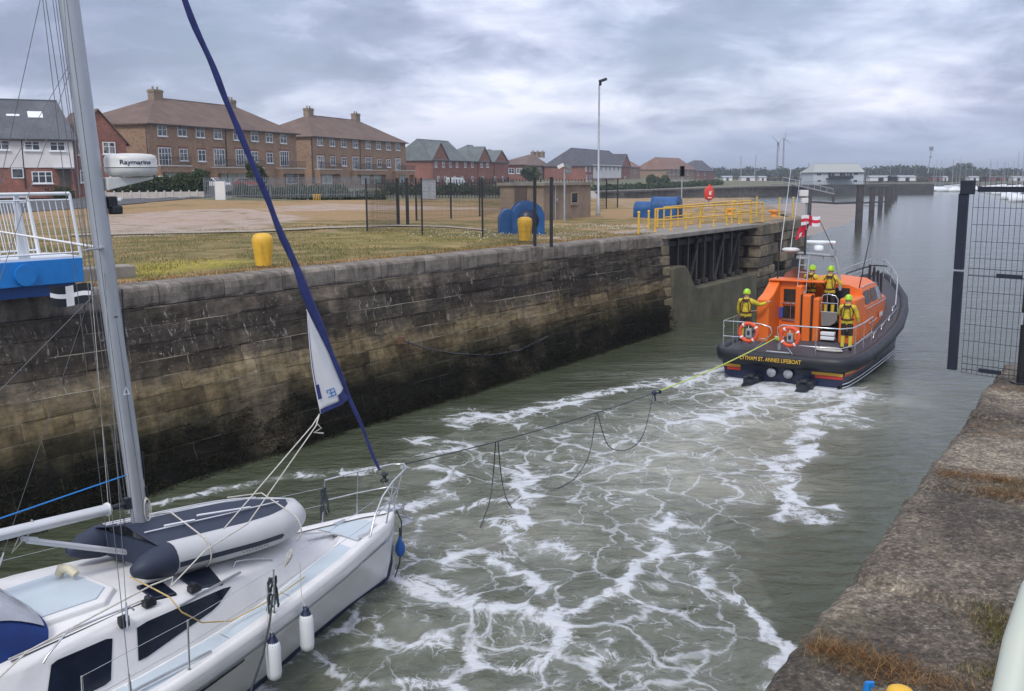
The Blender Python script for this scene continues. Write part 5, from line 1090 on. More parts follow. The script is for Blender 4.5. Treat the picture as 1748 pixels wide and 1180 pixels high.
for i, (x, D, w, c_) in enumerate([(1597, 500, 9, m_bk_red), (1660, 510, 8, m_render), (1610, 505, 5, m_render), (1500, 420, 16, m_render), (1545, 410, 12, m_render), (1527, 412, 7, m_dark), (1240, 470, 8, m_render), (1275, 480, 12, m_render), (1300, 480, 6, m_render), (1700, 505, 14, m_bk_red), (1735, 505, 10, m_render)]):
    p = WY(x, 306, D); z_ = p.z - 1.4; lab = ['small red brick store behind the marina boats', 'white shed right of the marina masts', 'tiny white shed next to the red brick store', 'long white low shed right of the harbour building', 'white low shed at the middle of the far pier', 'dark shed between the white sheds on the pier', 'white low unit right of the end house', 'long white unit below the wind turbines', 'small white unit nearest the wind turbines', 'long red roofed shed behind the gate mesh', 'pale shed at the right edge of the marina'][i]
    t_ = thing('harbour_shed', lab, 'shed', (p.x, p.y, z_ + .6)); hh = 1.7; w *= .55; MB().box((0, 0, hh / 2), (w, 5, hh)).build('wall', c_, t_); MB().add([(-w / 2 - .3, -2.8, hh), (w / 2 + .3, -2.8, hh), (w / 2 + .3, 2.8, hh), (-w / 2 - .3, 2.8, hh), (-w / 2 - .3, 0, hh + .6), (w / 2 + .3, 0, hh + .6)], [(0, 1, 5, 4), (2, 3, 4, 5), (0, 4, 3), (1, 2, 5)]).build('roof', m_tile_dark if i in (0, 5, 9) else m_galv, t_); MB().box((0, -2.52, .7), (w * .25, .06, 1.3)).build('door', m_dark, t_)
# ------------------------------------------------------------------ things on the far quay
def bollard(label, px, py, hgt=0.98, z=QZ, base=True):
    p = W(px, py, z); o = thing('mooring_bollard', label, 'bollard', (p.x, p.y, z - .02), 0, 'yellow mooring bollards'); b = MB()
    r_ = hgt * 0.29; prof = [(0, hgt * 1.0), (r_ * .55, hgt * .985), (r_ * .9, hgt * .93), (r_ * 1.03, hgt * .83), (r_ * 1.04, hgt * .72), (r_ * .98, hgt * .6), (r_ * .86, hgt * .3), (r_ * .78, hgt * .06), (r_ * .78, 0)]
    b.lathe(prof[::-1], 28); b.build('post', m_bol, o)
    f = MB(); f.lathe([(r_ * .8, 0), (r_ * 1.15, 0.01), (r_ * 1.15, .03), (r_ * .8, .05)], 24); f.build('flange', m_rust, o); return o
t = NT('bollard_yellow'); co = t.coord('Object'); n = t.noise(co, 5, 5, .6); mpb = t.new('ShaderNodeMapping'); mpb.inputs['Scale'].default_value = (9, 9, 1.2); t.L.new(co, mpb.inputs[0])
c = t.mix(t.ramp(n, [(.35, 0.0), (.65, .6)]), (0.78, 0.47, 0.04), (0.64, 0.36, 0.035)); c = t.mix(t.math('MULTIPLY', t.ramp(t.noise(mpb.outputs[0], 1.2, 5, .6), [(.52, 0.0), (.66, 1.0)]), .35), c, (.20, .10, .03)); t.col(c); t.rough(.5); m_bol = t.m
m_rust = M('rusty_iron', (0.12, 0.065, 0.04), 0.9, var=.4, vs=12)
bollard('yellow mooring bollard standing alone on the grass at the left', 450, 455)
bollard('yellow mooring bollard in front of the blue winch cover', 896, 412)
# blue winch covers: hooded drums with arched backs
m_blue = M('winch_blue', (0.012, 0.085, 0.25), 0.45, var=.25, vs=2.5, dirt=.3, dirtc=(.02, .03, .05)); m_bluebright = M('bridge_blue', (0.010, 0.20, 0.58), 0.4, var=.12, vs=1.2, dirt=.25, dirtc=(.02, .06, .16))
def arch(w, hgt, l, n=16, sq=.5, t=.0):
    """arched hood profile (x,z) extruded along y"""
    pf = [(-w / 2, 0)] + [(-w / 2 * math.cos(math.pi * k / n), hgt * sq + hgt * (1 - sq) * math.sin(math.pi * k / n)) for k in range(n + 1)] + [(w / 2, 0)]
    v = [(x, -l / 2, z) for x, z in pf] + [(x, l / 2, z) for x, z in pf]; m_ = len(pf)
    return v, [tuple(range(m_)), tuple(range(m_, 2 * m_))[::-1]] + [(i, m_ + i, m_ + (i + 1) % m_, (i + 1) % m_) for i in range(m_)]
def winch(label, px, py, rz, w, h, l, w2, h2, l2, off):
    p = W(px, py, QZ); o = thing('winch_cover', label, 'winch', (p.x, p.y, QZ - .02), rz, 'blue capstan winch covers')
    v, f = arch(w, h, l); MB().add(v, f).build('main_hood', m_blue, o, bevel=.03)
    b = MB()
    for yy_ in (-l / 2 + .06, l / 2 - .06):
        n = 18
        for k in range(n):
            a0 = math.pi * k / n; a1 = math.pi * (k + 1) / n; b.beam((-(w / 2 + .02) * math.cos(a0), yy_, h * .5 + (h * .5 + .02) * math.sin(a0)), (-(w / 2 + .02) * math.cos(a1), yy_, h * .5 + (h * .5 + .02) * math.sin(a1)), .09, .05)
        for s_ in (-1, 1): b.box((s_ * (w / 2 + .02), yy_, h * .25), (.05, .09, h * .5))
    for k in range(7): a = math.pi * (k + .5) / 7; b.box((-(w / 2 + .05) * math.cos(a), -l / 2 + .06, h * .5 + (h * .5 + .05) * math.sin(a)), (.05, .05, .05))
    b.build('rim', m_blue, o)
    v, f = arch(w2, h2, l2); v = [(a + off[0], b_ + off[1], c_) for a, b_, c_ in v]; MB().add(v, f).build('side_hood', m_blue, o, bevel=.03)
    MB().lathe([(0, 0), (w * .33, 0), (w * .33, .02), (0, .02)], 24, c=(0, -l / 2 - .03, h * .45), M4=Matrix.Rotation(R(90), 4, 'X')).box((0, -l / 2 - .03, h * .22), (w * .5, .05, h * .3)).build('hatch', m_navy, o)
    return o
winch('large blue winch cover behind the yellow bollard and black fence', 899, 399, R(8), 1.35, 1.42, 1.15, .75, 1.12, .8, (-.85, .25))
winch('farther blue winch cover beside the yellow railings', 1137, 372, R(62), 1.25, 1.28, 1.65, 1.0, 1.0, 1.15, (.1, 1.4))
# concrete hut
m_hut = M('pebbledash', (0.27, 0.205, 0.155), .95, var=.22, vs=.9, bump=.5, bs=22, dirt=.35, dirtc=(.10, .085, .06))
pa, pb = W(928, 377, QZ), W(1008, 371.5, QZ); d = (pb - pa).xy; o = thing('concrete_hut', 'small flat roofed brown concrete hut with one window', 'hut', (pa.x, pa.y, QZ - .03), math.atan2(d.y, d.x)); w = d.length; dp = 3.1; hh = 2.02
MB().box((w / 2, dp / 2, hh / 2), (w, dp, hh)).build('wall', m_hut, o); MB().box((w / 2, dp / 2, hh + .09), (w + .3, dp + .3, .18)).build('roof', m_conc, o)
wn = MB(); wx = w * .63; wz = 1.27
for dx_, dz_, sx, sz in ((0, .31, .72, .07), (0, -.31, .72, .07), (-.33, 0, .07, .55), (.33, 0, .07, .55)): wn.box((wx + dx_ * 1.1, -.03, wz + dz_), (sx * 1.1, .08, sz))
wn.box((wx, -.01, wz), (.68, .03, .55), mi=1); wf = wn.build('window', [M('tan_frame', (.33, .26, .18), .8), m_glass], o); MB().box((wx, -.06, wz - .40), (.85, .14, .07)).build('sill', m_conc, wf)
MB().tube([(w * .22, -.05, 0), (w * .22, -.05, hh)], .04, 6).box((w * .25, -.06, 1.2), (.12, .08, .18)).build('pipe', m_galv, o)
MB().box((-.02, 1.6, 1.0), (.05, .85, 1.9)).build('door', m_door, o)
# lamps
p = W(1021, 371, QZ); T = WY(1020, 145, p.y); o = thing('lamp_post', 'tall slim grey lamp post with a single head beside the hut', 'lamp post', (p.x, p.y, QZ)); hh = T.z - QZ
MB().tube([(0, 0, 0), (0, 0, 1.2), (0, 0, 1.25), (0, 0, hh)], [.11, .11, .075, .05], 10).build('pole', m_galv, o); MB().box((.06, 0, hh + .1), (.16, .16, .3)).box((.22, 0, hh + .27), (.5, .32, .16), M4=Matrix.Rotation(R(-18), 4, 'Y')).build('lamp_head', m_dark, o, bevel=.03); MB().box((0, 0, .12), (.3, .3, .24)).build('base', m_conc, o)
p = W(963, 378, QZ); T = WY(962, 284, p.y); o = thing('floodlight_post', 'short post with two floodlights in front of the hut', 'floodlight', (p.x, p.y - .3, QZ)); hh = T.z - QZ
MB().tube([(0, 0, 0), (0, 0, hh)], .05, 8).build('pole', m_galv, o); fl = MB()
for k, (x, z, a) in enumerate(((-.22, hh, -25), (.2, hh - .05, 30), (.22, hh - .32, 10))): fl = MB().box((x, -.05, z), (.38, .2, .2), M4=Matrix.Rotation(R(a), 4, 'Y')); fl.build('floodlight', m_pal if k else m_render, o, bevel=.02)
p = W(1163, 358, QZ); o = thing('signal_light', 'dark traffic signal on a slim pole beyond the farther blue winch cover', 'signal', (p.x, p.y, QZ)); T = WY(1163, 300, p.y); hh = T.z - QZ
MB().tube([(0, 0, 0), (0, 0, hh)], .05, 8).build('pole', m_galv, o); MB().box((0, 0, hh + .33), (.34, .22, .78)).build('head', m_dark, o, bevel=.03); b = MB()
for k in range(3): b.lathe([(0, 0), (.1, 0), (.12, .1)], 12, c=(0, -.11, hh + .1 + .23 * k), M4=Matrix.Rotation(R(90), 4, 'X'))
b.build('lens', m_black, o)
# red lifebuoy cabinet
p = W(1210, 355, QZ); o = thing('lifebuoy_station', 'red lifebuoy housing on a post behind the yellow railings', 'lifebuoy', (p.x, p.y, QZ)); T = WY(1210, 330, p.y); zc = T.z - QZ
m_red = M('lifebuoy_red', (0.62, 0.045, 0.03), .4, var=.08); m_orange_ring = M('ring_orange', (0.72, 0.095, 0.03), .55, var=.1)
MB().box((0, .1, zc / 2), (.09, .09, zc)).box((-.3, .1, zc * .4), (.06, .06, zc * .8)).build('post', m_galv, o)
MB().lathe([(0, .12), (.40, .12), (.50, .06), (.50, -.1), (0, -.12)], 24, c=(0, 0, zc), M4=Matrix.Rotation(R(90), 4, 'X') @ Matrix.Diagonal((.8, 1.15, 1, 1))).build('housing', m_red, o)
b = MB().box((.05, -.14, zc + .02), (.16, .03, .3)).box((.1, -.14, zc + .15), (.2, .03, .07), rz=0).box((.02, -.14, zc - .35), (.3, .03, .07)); b.build('notice', m_render, o)
MB().box((0, 0, zc + .62), (.16, .16, .12)).build('cap', m_orange_ring, o)
# yellow posts and railings
def post_yellow(label, px, py, h):
    p = W(px, py, QZ); o = thing('yellow_post', label, 'post', (p.x, p.y, QZ), 0, 'short yellow posts by the gate'); MB().tube([(0, 0, 0), (0, 0, h)], .045, 10).build('pole', m_yellow, o); MB().sphere((0, 0, h + .03), .065, 10, 6).build('knob', m_yellow, o)
post_yellow('yellow post on the lock edge, nearest the camera', 1090, 401, .92); post_yellow('yellow post set back behind the nearest one', 1107, 391, .80); post_yellow('yellow post just left of the railing end, farthest back', 1122, 388, .78)
def railing(label, a, c_, n, hgt=1.02, extra=0):
    o = thing('yellow_railing', label, 'railing', (a.x, a.y, a.z), 0, 'yellow tubular railings over the gate'); ii = inv_of(o); up = Vector((0, 0, 1))
    for k in range(n): p = a.lerp(c_, k / (n - 1)); MB().tube([p, p + up * hgt], .034, 7).box((p.x, p.y, p.z + .02), (.15, .15, .03)).build('stanchion', m_yellow, o, inv=ii)
    MB().tube([a + up * hgt, c_ + up * hgt], .036, 8).build('top_rail', m_yellow, o, inv=ii); MB().tube([a + up * .5 * hgt, c_ + up * .5 * hgt], .03, 8).build('mid_rail', m_yellow, o, inv=ii)
zr = QZ + .03
railing('near yellow railing along the edge above the dark lock gate', W(1118, 396.5, zr), W(1301, 379, zr), 9)
railing('rear yellow railing on the inland side of the gate walkway', W(1133, 389, zr), W(1254, 372, zr), 7, .98)
railing('short yellow railing where the walkway meets the pier', W(1249, 381.5, zr), W(1281, 377, zr), 3, 1.1)
for k, (x, y) in enumerate(((1330, 374), (1353, 373), (1291, 371))):
    p = W(x, y, QZ); o = thing('chain_post', 'thin yellow chain post on the pier, ' + ('middle', 'right-hand, by the flags', 'left-hand')[k] + ' of three', 'post', (p.x, p.y, QZ), 0, 'chain posts on the pier'); MB().tube([(0, 0, 0), (0, 0, 1.15)], .04, 8).build('pole', m_yellow, o); MB().sphere((0, 0, 1.18), .06, 10, 6).build('knob', m_yellow, o)
A_, B_ = W(1291, 371, QZ), W(1330, 374, QZ); D_ = W(1353, 373, QZ)
def sag(a, b, s, n=12): return [a.lerp(b, k / n) - Vector((0, 0, s * 4 * (k / n) * (1 - k / n))) for k in range(n + 1)]
o = thing('barrier_chain', 'thin chain sagging between the yellow posts on the pier', 'chain', tuple(A_ + Vector((0, 0, 1)))); MB().tube(sag(A_ + Vector((0, 0, 1.1)), B_ + Vector((0, 0, 1.1)), .3) + sag(B_ + Vector((0, 0, 1.1)), D_ + Vector((0, 0, 1.1)), .25), .015, 5).build('links', m_galv, o, inv=inv_of(o))
m_lowb = M('bollard_orange', (.72, .26, .03), .6, var=.15, dirt=.3)
for k, (x, y) in enumerate(((1321, 370), (1246, 366))):
    p = W(x, y, QZ); o = thing('low_bollard', 'low orange yellow bollard ' + ('near the end of the pier', 'behind the gate railings'), 'bollard', (p.x, p.y, QZ)) if False else thing('low_bollard', ('low orange bollard near the end of the pier', 'low orange bollard behind the gate railings')[k], 'bollard', (p.x, p.y, QZ), 0, 'low orange bollards')
    MB().lathe([(.24, 0), (.19, .08), (.16, .2), (.27, .30), (.26, .37), (0, .41)], 18).build('body', m_lowb, o)
    MB().box((0, 0, .34), (.75, .16, .10)).build('arms', m_lowb, o, bevel=.04)
# white harbour signal at the pier head
p = W(1376, 386, 1.0); p = WY(1376, 372, p.y * .62); o = thing('harbour_signal', 'white boxed harbour signal light on a post by the dark pile', 'signal', tuple(p)); T1 = WY(1372, 330, p.y) - p; T2 = WY(1373, 342.5, p.y) - p
MB().tube([(0, 0, -2.5), (0, 0, T1.z)], .07, 8).build('post', m_galv, o); MB().box((T1.x, T1.y, T1.z), (.55, .4, .42)).build('lamp_box', m_render, o, bevel=.03); MB().box((T2.x, T2.y, T2.z), (.45, .4, .35)).build('lower_box', m_render, o, bevel=.03)

# black weld-mesh fences
m_fence = M('fence_dark', (0.018, 0.020, 0.022), .5, var=.2)
def meshfence(label, pts, h=2.46, post=.075, mesh=True, wire=.0042, step=.055, name='mesh_fence', tops=None):
    o = thing(name, label, 'fence', (pts[0].x, pts[0].y, QZ), 0, 'black mesh fences on the quay'); ii = inv_of(o)
    for q in pts: MB().box((q.x, q.y, QZ + h / 2), (post, post, h)).box((q.x, q.y, QZ + h + .01), (post + .02, post + .02, .02)).build('post', m_fence, o, inv=ii)
    if mesh:
        for a, c_ in zip(pts[:-1], pts[1:]):
            b = MB(); d = c_ - a; n = int(d.length / step); ang = math.atan2(d.y, d.x)
            for i in range(1, n): p = a.lerp(c_, i / n); b.box((p.x, p.y, QZ + h / 2), (wire * .75, wire * .75, h - .06), rz=ang)
            for z in np.arange(.08, h, .2): b.beam((a.x, a.y, QZ + z), (c_.x, c_.y, QZ + z), wire, wire)
            b.build('mesh_panel', m_fence, o, inv=ii)
    return o
def g_(x, y): return W(x, y, QZ)
meshfence('nearest black mesh fence line, crossing the grass to the blue winch', [g_(627, 395), g_(721, 401), g_(824, 405.5), g_(913, 421)])
meshfence('black mesh fence running back from the left corner post', [g_(627, 394), g_(680, 384)], post=.075)
meshfence('rear black mesh fence running back from the thick gate posts', [g_(711, 377.5), g_(770, 373.5), g_(819, 370.5), g_(868, 362)], post=.10)
meshfence('thick black gate posts standing in line behind the near mesh fence', [g_(680, 384.5), g_(696, 384)], post=.16, mesh=False)
meshfence('heavy pair of square black gate posts at the coping edge', [g_(941, 422), g_(913, 420)], post=.12, mesh=False)
meshfence('far black mesh fence behind the hut and lamp post', [g_(1021, 361), g_(1035, 359), g_(1054, 358)], h=2.3, post=.09)

# ------------------------------------------------------------------ blue swing footbridge with white railings (left)
bd = Vector((0.640, 0.768)); bn = Vector((-0.768, 0.640))
E0 = WY(143, 470, 21.3); bo = thing('swing_footbridge', 'blue steel footbridge with white railings swung open on the far quay', 'footbridge', (E0.x, E0.y, QZ), math.atan2(bd.y, bd.x))
# local: x toward its free end, y inland, z up
L_ = 6.5; zb_ = WY(143, 440, 21.3).z - QZ; zl = WY(143, 481, 21.3).z - QZ
MB().box((-L_ / 2, .06, (zb_ + zl) / 2), (L_, .12, zb_ - zl)).box((-L_ / 2, 1.55, (zb_ + zl) / 2), (L_, .12, zb_ - zl)).box((-.05, .8, (zb_ + zl) / 2), (.1, 1.4, zb_ - zl)).build('side_beam', m_bluebright, bo, bevel=.01)
MB().box((-L_ / 2 - .1, .45, zl - .12), (L_, .5, .26)).build('lower_girder', M('deep_blue', (.008, .06, .24), .4, var=.15), bo)
MB().box((-L_ / 2, .8, zb_ + .02), (L_, 1.5, .05)).build('deck', m_whitepaint, bo)
MB().lathe([(0, -.06), (.22, -.06), (.22, .06), (0, .06)], 20, c=(-1.25, -.02, (zb_ + zl) / 2 - .02), M4=Matrix.Rotation(R(90), 4, 'X'), smooth=False).build('pivot_boss', m_bluebright, bo)
def brail(y, x0, x1, zt, parent, slant=.13):
    b = MB(); b.tube([(x0, y, zt), (x1 - slant, y, zt)], .035, 8).tube([(x0, y, zt - .13), (x1 - slant + .02, y, zt - .13)], .02, 6).tube([(x0, y, zb_ + .12), (x1, y, zb_ + .12)], .02, 6)
    n = int((x1 - x0) / .135)
    for i in range(n): x = x0 + .05 + (x1 - x0 - .1) * i / n; b.tube([(x + slant * .1, y, zb_ + .12), (x - slant, y, zt - .13)], .0105, 5)
    b.tube([(x1 + .02, y, zb_), (x1 - slant, y, zt)], .035, 8); b.build('railing', m_whitepaint, parent)
    for x in (x1 - 1.15, x1 - 1.75, x1 - 2.9): 
        p = MB(); p.add([(x - .12, y + .04, zb_), (x + .12, y + .04, zb_), (x - .02, y + .04, zt), (x - .10, y + .04, zt), (x - .12, y + .1, zb_), (x + .12, y + .1, zb_), (x - .02, y + .1, zt), (x - .10, y + .1, zt)], [(0, 1, 2, 3), (7, 6, 5, 4), (0, 4, 5, 1), (1, 5, 6, 2), (2, 6, 7, 3), (3, 7, 4, 0)]); p.build('stanchion', m_whitepaint, parent)
brail(.05, -L_, -.02, zb_ + 1.36, bo); brail(1.5, -L_, -.25, zb_ + 1.30, bo)
# stone kerb block between bridge and mast
p = W(190, 478, QZ); t_ = thing('coping_block', 'raised weathered stone block at the end of the blue footbridge', 'stone block', (p.x, p.y, QZ)); MB().box((-.35, .35, .14), (1.5, .6, .34), rz=math.atan2(bd.y, bd.x)).build('block', m_conc, t_, bevel=.04)
# ring, chain on the lock wall
p = WY(680, 578, 28.2); t_ = thing('wall_chain', 'dark mooring chain hanging in a long curve on the lock wall', 'chain', tuple(p)); pts_ = [WY(680, 580, 28.1), WY(720, 594, 28.7), WY(770, 603, 29.8), WY(830, 606, 31.0), WY(880, 598, 32.4), WY(925, 578, 34.0), WY(950, 563, 35)]; 
def on_wall(px, py):
    d = ray(px, py); best = None
    for k in range(400):
        z = 4.0 * k / 400; q_ = W(px, py, z); f = z / 4.1
        bb = MIN = 1e9
        for i in range(0, NU, 4):
            w_ = at_param(bas_pts, cop_pts, i).lerp(cl_[i], f); dd_ = (w_ - q_.xy).length
            if dd_ < MIN: MIN = dd_
        if best is None or MIN < best[0]: best = (MIN, z, q_)
    return best[2]
cp = [on_wall(a, b_) + Vector((.10, -.08, 0)) for a, b_ in ((680, 580), (720, 594), (770, 603), (830, 606), (880, 598), (930, 574))]
MB().tube(cp, .022, 6).build('links', m_darkrope, t_, inv=inv_of(t_)); MB().box(tuple(cp[0]), (.2, .2, .2)).build('ring', m_rust, t_, inv=inv_of(t_))

# ------------------------------------------------------------------ near-quay gate at the right
m_gslate = M('gate_slate', (0.016, 0.023, 0.038), .5, var=.2, vs=4)
p = W(1741, 655, QZ); GO = thing('mesh_gate', 'dark steel mesh gate swung out over the water at the right', 'gate', (p.x, p.y, QZ)); gi_ = inv_of(GO)
DL = 12.25; DR = 11.55
tl = WY(1669, 305, DL); bl = WY(1641, 636, DL); tr = WY(1775, 305, DR); br_ = WY(1775, 662, DR)
z0, z1 = bl.z, tl.z; a_ = Vector((bl.x, bl.y, 0)); c_ = Vector((br_.x + .9, br_.y - .62, 0)); 
dg = (Vector((br_.x, br_.y, 0)) - a_); dg.normalize(); wn_ = 1.35
b = MB(); step = .0635; 
tilt = Vector((0, 0, 1))
def gpnt(s_, z): 
    q_ = a_ + dg * s_; return Vector((q_.x, q_.y, z))
for i in range(int(wn_ / step) + 1): b.box(tuple(gpnt(i * step, (z0 + z1) / 2)), (.0045, .0045, z1 - z0), rz=math.atan2(dg.y, dg.x))
zz_ = z0
while zz_ < z1 + .01:
    b.beam(tuple(gpnt(0, zz_)), tuple(gpnt(wn_, zz_)), .0045, .005); zz_ += .205
for zz_ in (z0 + .05, z0 + 1.22, z0 + 1.31, z0 + .12): b.beam(tuple(gpnt(0, zz_)), tuple(gpnt(wn_, zz_)), .006, .007)
b.build('mesh', m_gslate, GO, inv=gi_)
zs1 = WY(1645, 463, DL).z
for nm, za_, zb2_ in (('stile', z0 + .02, zs1 - .012), ('stile', zs1 + .012, WY(1655, 331, DL).z)):
    q0, q1 = gpnt(-.12, za_), gpnt(-.12, zb2_); MB().box(tuple((q0 + q1) / 2), (.115, .05, zb2_ - za_), rz=math.atan2(dg.y, dg.x)).build(nm, m_gslate, GO, inv=gi_, bevel=.006)
zt_ = WY(1664, 320, DL).z; q0 = gpnt(-.08, zt_); MB().box(tuple(q0), (.16, .08, .17), rz=math.atan2(dg.y, dg.x)).build('closer_box', m_gslate, GO, inv=gi_, bevel=.01)
zr_ = WY(1700, 323, DL).z; q0 = gpnt(.7, zr_); MB().box(tuple(q0), (1.3, .04, .065), rz=math.atan2(dg.y, dg.x)).build('top_rail', m_gslate, GO, inv=gi_)
for zz_, s0, s1 in ((WY(1690, 467, DL).z, .33, .62), (WY(1680, 627, DL).z, .20, .46)): MB().beam(tuple(gpnt(s0, zz_) + Vector((0, -.03, 0))), tuple(gpnt(s1, zz_) + Vector((0, -.03, 0))), .04, .05).build('clamp_bar', m_gslate, GO, inv=gi_)
q_ = W(1743, 656, QZ); t_ = thing('gate_post', 'dark square gate post bolted to the near quay edge', 'post', tuple(q_)); MB().box((0, 0, 1.25), (.085, .085, 2.5)).box((0, 0, .01), (.2, .2, .03)).build('shaft', m_fence, t_, bevel=.004)
for z_ in (.8, 1.6): MB().tube([(-.07, -.03, z_ - .07), (-.07, -.03, z_ + .07)], .02, 8).build('hinge', m_galv, t_)

# foreground bits on the near quay
bollard('small yellow bollard top poking up at the bottom edge of the photo', 1533, 1238, .21) ; 
p = W(1478, 1212, QZ); t_ = thing('blue_fitting', 'small bright blue plastic fitting beside the nearest yellow bollard', 'fitting', (p.x, p.y, QZ)); MB().lathe([(.022, 0), (.026, .05), (.02, .10), (.012, .14)], 12, cap=True).build('body', m_bluebright, t_); MB().box((.012, 0, .13), (.04, .02, .03)).build('cap', m_bluebright, t_, bevel=.005)
def nearpt(px, py, D): return WY(px, py, D)
t_ = thing('near_handrail', 'smooth pale green white rail curving up at the bottom right corner', 'handrail', tuple(nearpt(1745, 1100, 1.5))); cur = [nearpt(1712, 1290, 1.35) + Vector((-.12, -.25, -1.35)), nearpt(1712, 1290, 1.35) + Vector((-.04, -.10, -.5)), nearpt(1712, 1290, 1.35), nearpt(1722, 1200, 1.40), nearpt(1742, 1100, 1.45), nearpt(1772, 1010, 1.5), nearpt(1830, 930, 1.6), nearpt(1830, 930, 1.6) + Vector((.5, .25, .12)), nearpt(1830, 930, 1.6) + Vector((1.6, .5, .12))]
MB().tube(cur, [.026] * 9, 20).build('tube', M('pale_fibreglass', (.50, .54, .46), .5, var=.06), t_, inv=inv_of(t_))
# ------------------------------------------------------------------ white sailing yacht (local: x starboard, y forward, z up from the water)
def interp(tab, y):
    tab = sorted(tab); 
    if y <= tab[0][0]: return tab[0][1]
    for (a, b), (c, d) in zip(tab[:-1], tab[1:]):
        if y <= c: t = (y - a) / (c - a); t2 = t; return b + (d - b) * t2
    return tab[-1][1]
YH = R(35.5); YO = Vector((-4.70, 11.95, 0))
yacht_o = thing('sailing_yacht', 'white sailing yacht under tow with blue furled headsail and dinghy on its foredeck', 'sailing yacht', YO, -YH)
Mi = Matrix.Translation(YO) @ Matrix.Rotation(-YH, 4, 'Z')
def Y2W(x, y, z): return Mi @ Vector((x, y, z))
def YL(px, py, axis, val):
    """pixel -> yacht-local point on the plane local[axis] = val"""
    inv = Mi.inverted(); c = inv @ Vector((0, 0, CZ)); d = inv.to_3x3() @ ray(px, py); t = (val - c[axis]) / d[axis]; return c + d * t
sheer = [(4.68, .03), (4.55, .14), (4.2, .36), (3.64, .56), (2.7, .90), (1.45, 1.27), (.57, 1.50), (-.37, 1.73), (-.95, 1.85), (-2.5, 2.0), (-5, 1.95), (-7.2, 1.6)]
wlb = [(4.50, .02), (4.1, .10), (3.3, .26), (2.37, .50), (1.47, .80), (.72, 1.02), (-.5, 1.30), (-2.5, 1.5), (-5, 1.45), (-7.0, 1.1)]
def zsh(y): return 1.09 + .0015 * max(0, y + 2) ** 2
ys = sorted(set([4.68, 4.62, 4.55, 4.42, 4.2, 3.9, 3.64, 3.2, 2.7, 2.2, 1.8, 1.45, 1.0, .57, .1, -.37, -.95, -1.7, -2.5, -3.5, -5, -6.2, -7.2]))
rows = []; m_hull = M('hull_white', (0.82, 0.82, 0.82), 0.22, var=0.03, vs=.8, dirt=.10, dirtc=(.42, .42, .38)); m_boot = M('antifoul_navy', (0.012, 0.03, 0.075), .6, var=.3, vs=3)
m_deck = M('deck_gelcoat', (0.76, 0.76, 0.755), 0.35, var=0.05, vs=1.5, dirt=.14, dirtc=(.40, .39, .35)); m_nonslip = M('nonslip_blue', (0.50, 0.575, 0.63), 0.85, var=0.05, vs=2, bump=.25, bs=160, dirt=.10, dirtc=(.35, .37, .36))
m_topband = M('sheer_band', (0.53, 0.60, 0.66), .35, var=.05)
def sect(y):
    w = interp(sheer, y); b = interp(wlb, min(y, 4.5)) if y <= 4.5 else .015; z1 = zsh(y); k = 1 if y <= 4.5 else 0
    zb = 0.0 if y <= 4.5 else (y - 4.5) / .18 * 0.95
    return [(b * .5, y, min(zb, -.45 + (0 if y < 4 else .4))), (b, y, zb), (b + (w - b) * .42, y, zb + (z1 - zb) * .35), (b + (w - b) * .72, y, zb + (z1 - zb) * .66), (w - .02, y, z1 - .20), (w, y, z1 - .03), (w - .015, y, z1)]
full = [[(-x, y, z) for x, y, z in sect(v)][::-1] + sect(v) for v in ys]
b = MB().loft(full); b.add(full[0], [tuple(range(len(full[0])))]); hull = b.build('hull', m_hull, yacht_o)
for s_ in (1, -1):   # pale blue band under the rail with dark pinstripe, navy antifouling band
    r1 = []; r2 = []; r3 = []
    for v in ys:
        if v > 4.62: continue
        w = interp(sheer, v); z1 = zsh(v); b_ = interp(wlb, min(v, 4.5)); 
        def pt(f): z = z1 - .20 - f; k = (z / z1 - .66) / .16 if z1 else 0; x = b_ + (w - b_) * (.72 + (min(1, (z1 - .2 - z) / (z1 * .34 - .2 + 1e-6))) * -.28) ; return z
        s4 = sect(v); a, c_ = Vector(s4[4]), Vector(s4[3]); a2 = a.lerp(c_, .30); a3 = a.lerp(c_, .36)
        o_ = .006; r1.append([(s_ * (a.x + o_), v, a.z), (s_ * (a2.x + o_), v, a2.z)]); r2.append([(s_ * (a2.x + o_ + .002), v, a2.z), (s_ * (a3.x + o_ + .002), v, a3.z)])
        e, f = Vector(s4[1]), Vector(s4[2]); g = e.lerp(f, .32); g2 = e.lerp(Vector(s4[0]), .5); r3.append([(s_ * (g.x + .006), v, g.z), (s_ * (e.x + .01), v, e.z), (s_ * (g2.x + .006), v, g2.z)])
    MB().loft(r1).build('sheer_band', m_topband, hull); MB().loft(r2).build('pinstripe', m_navy, hull); MB().loft(r3).build('antifouling', m_boot, hull)
# deck, raised toe rail
rows = []
for v in ys:
    w = interp(sheer, v) - .015; rows.append([(x * w, v, zsh(v) - .012 + .035 * (1 - x * x) * min(1, w)) for x in (-1, -.6, -.2, .2, .6, 1)])
MB().loft(rows).build('deck', m_deck, yacht_o)
for s_ in (1, -1):
    rows = []
    for v in ys:
        w = interp(sheer, v); z = zsh(v); rows.append([(s_ * (w + .004), v, z - .05), (s_ * (w - .01), v, z + .035), (s_ * max(0, w - .07), v, z + .045), (s_ * max(0, w - .17), v, z + .022)])
    MB().loft(rows).build('toe_rail', m_deck, yacht_o)
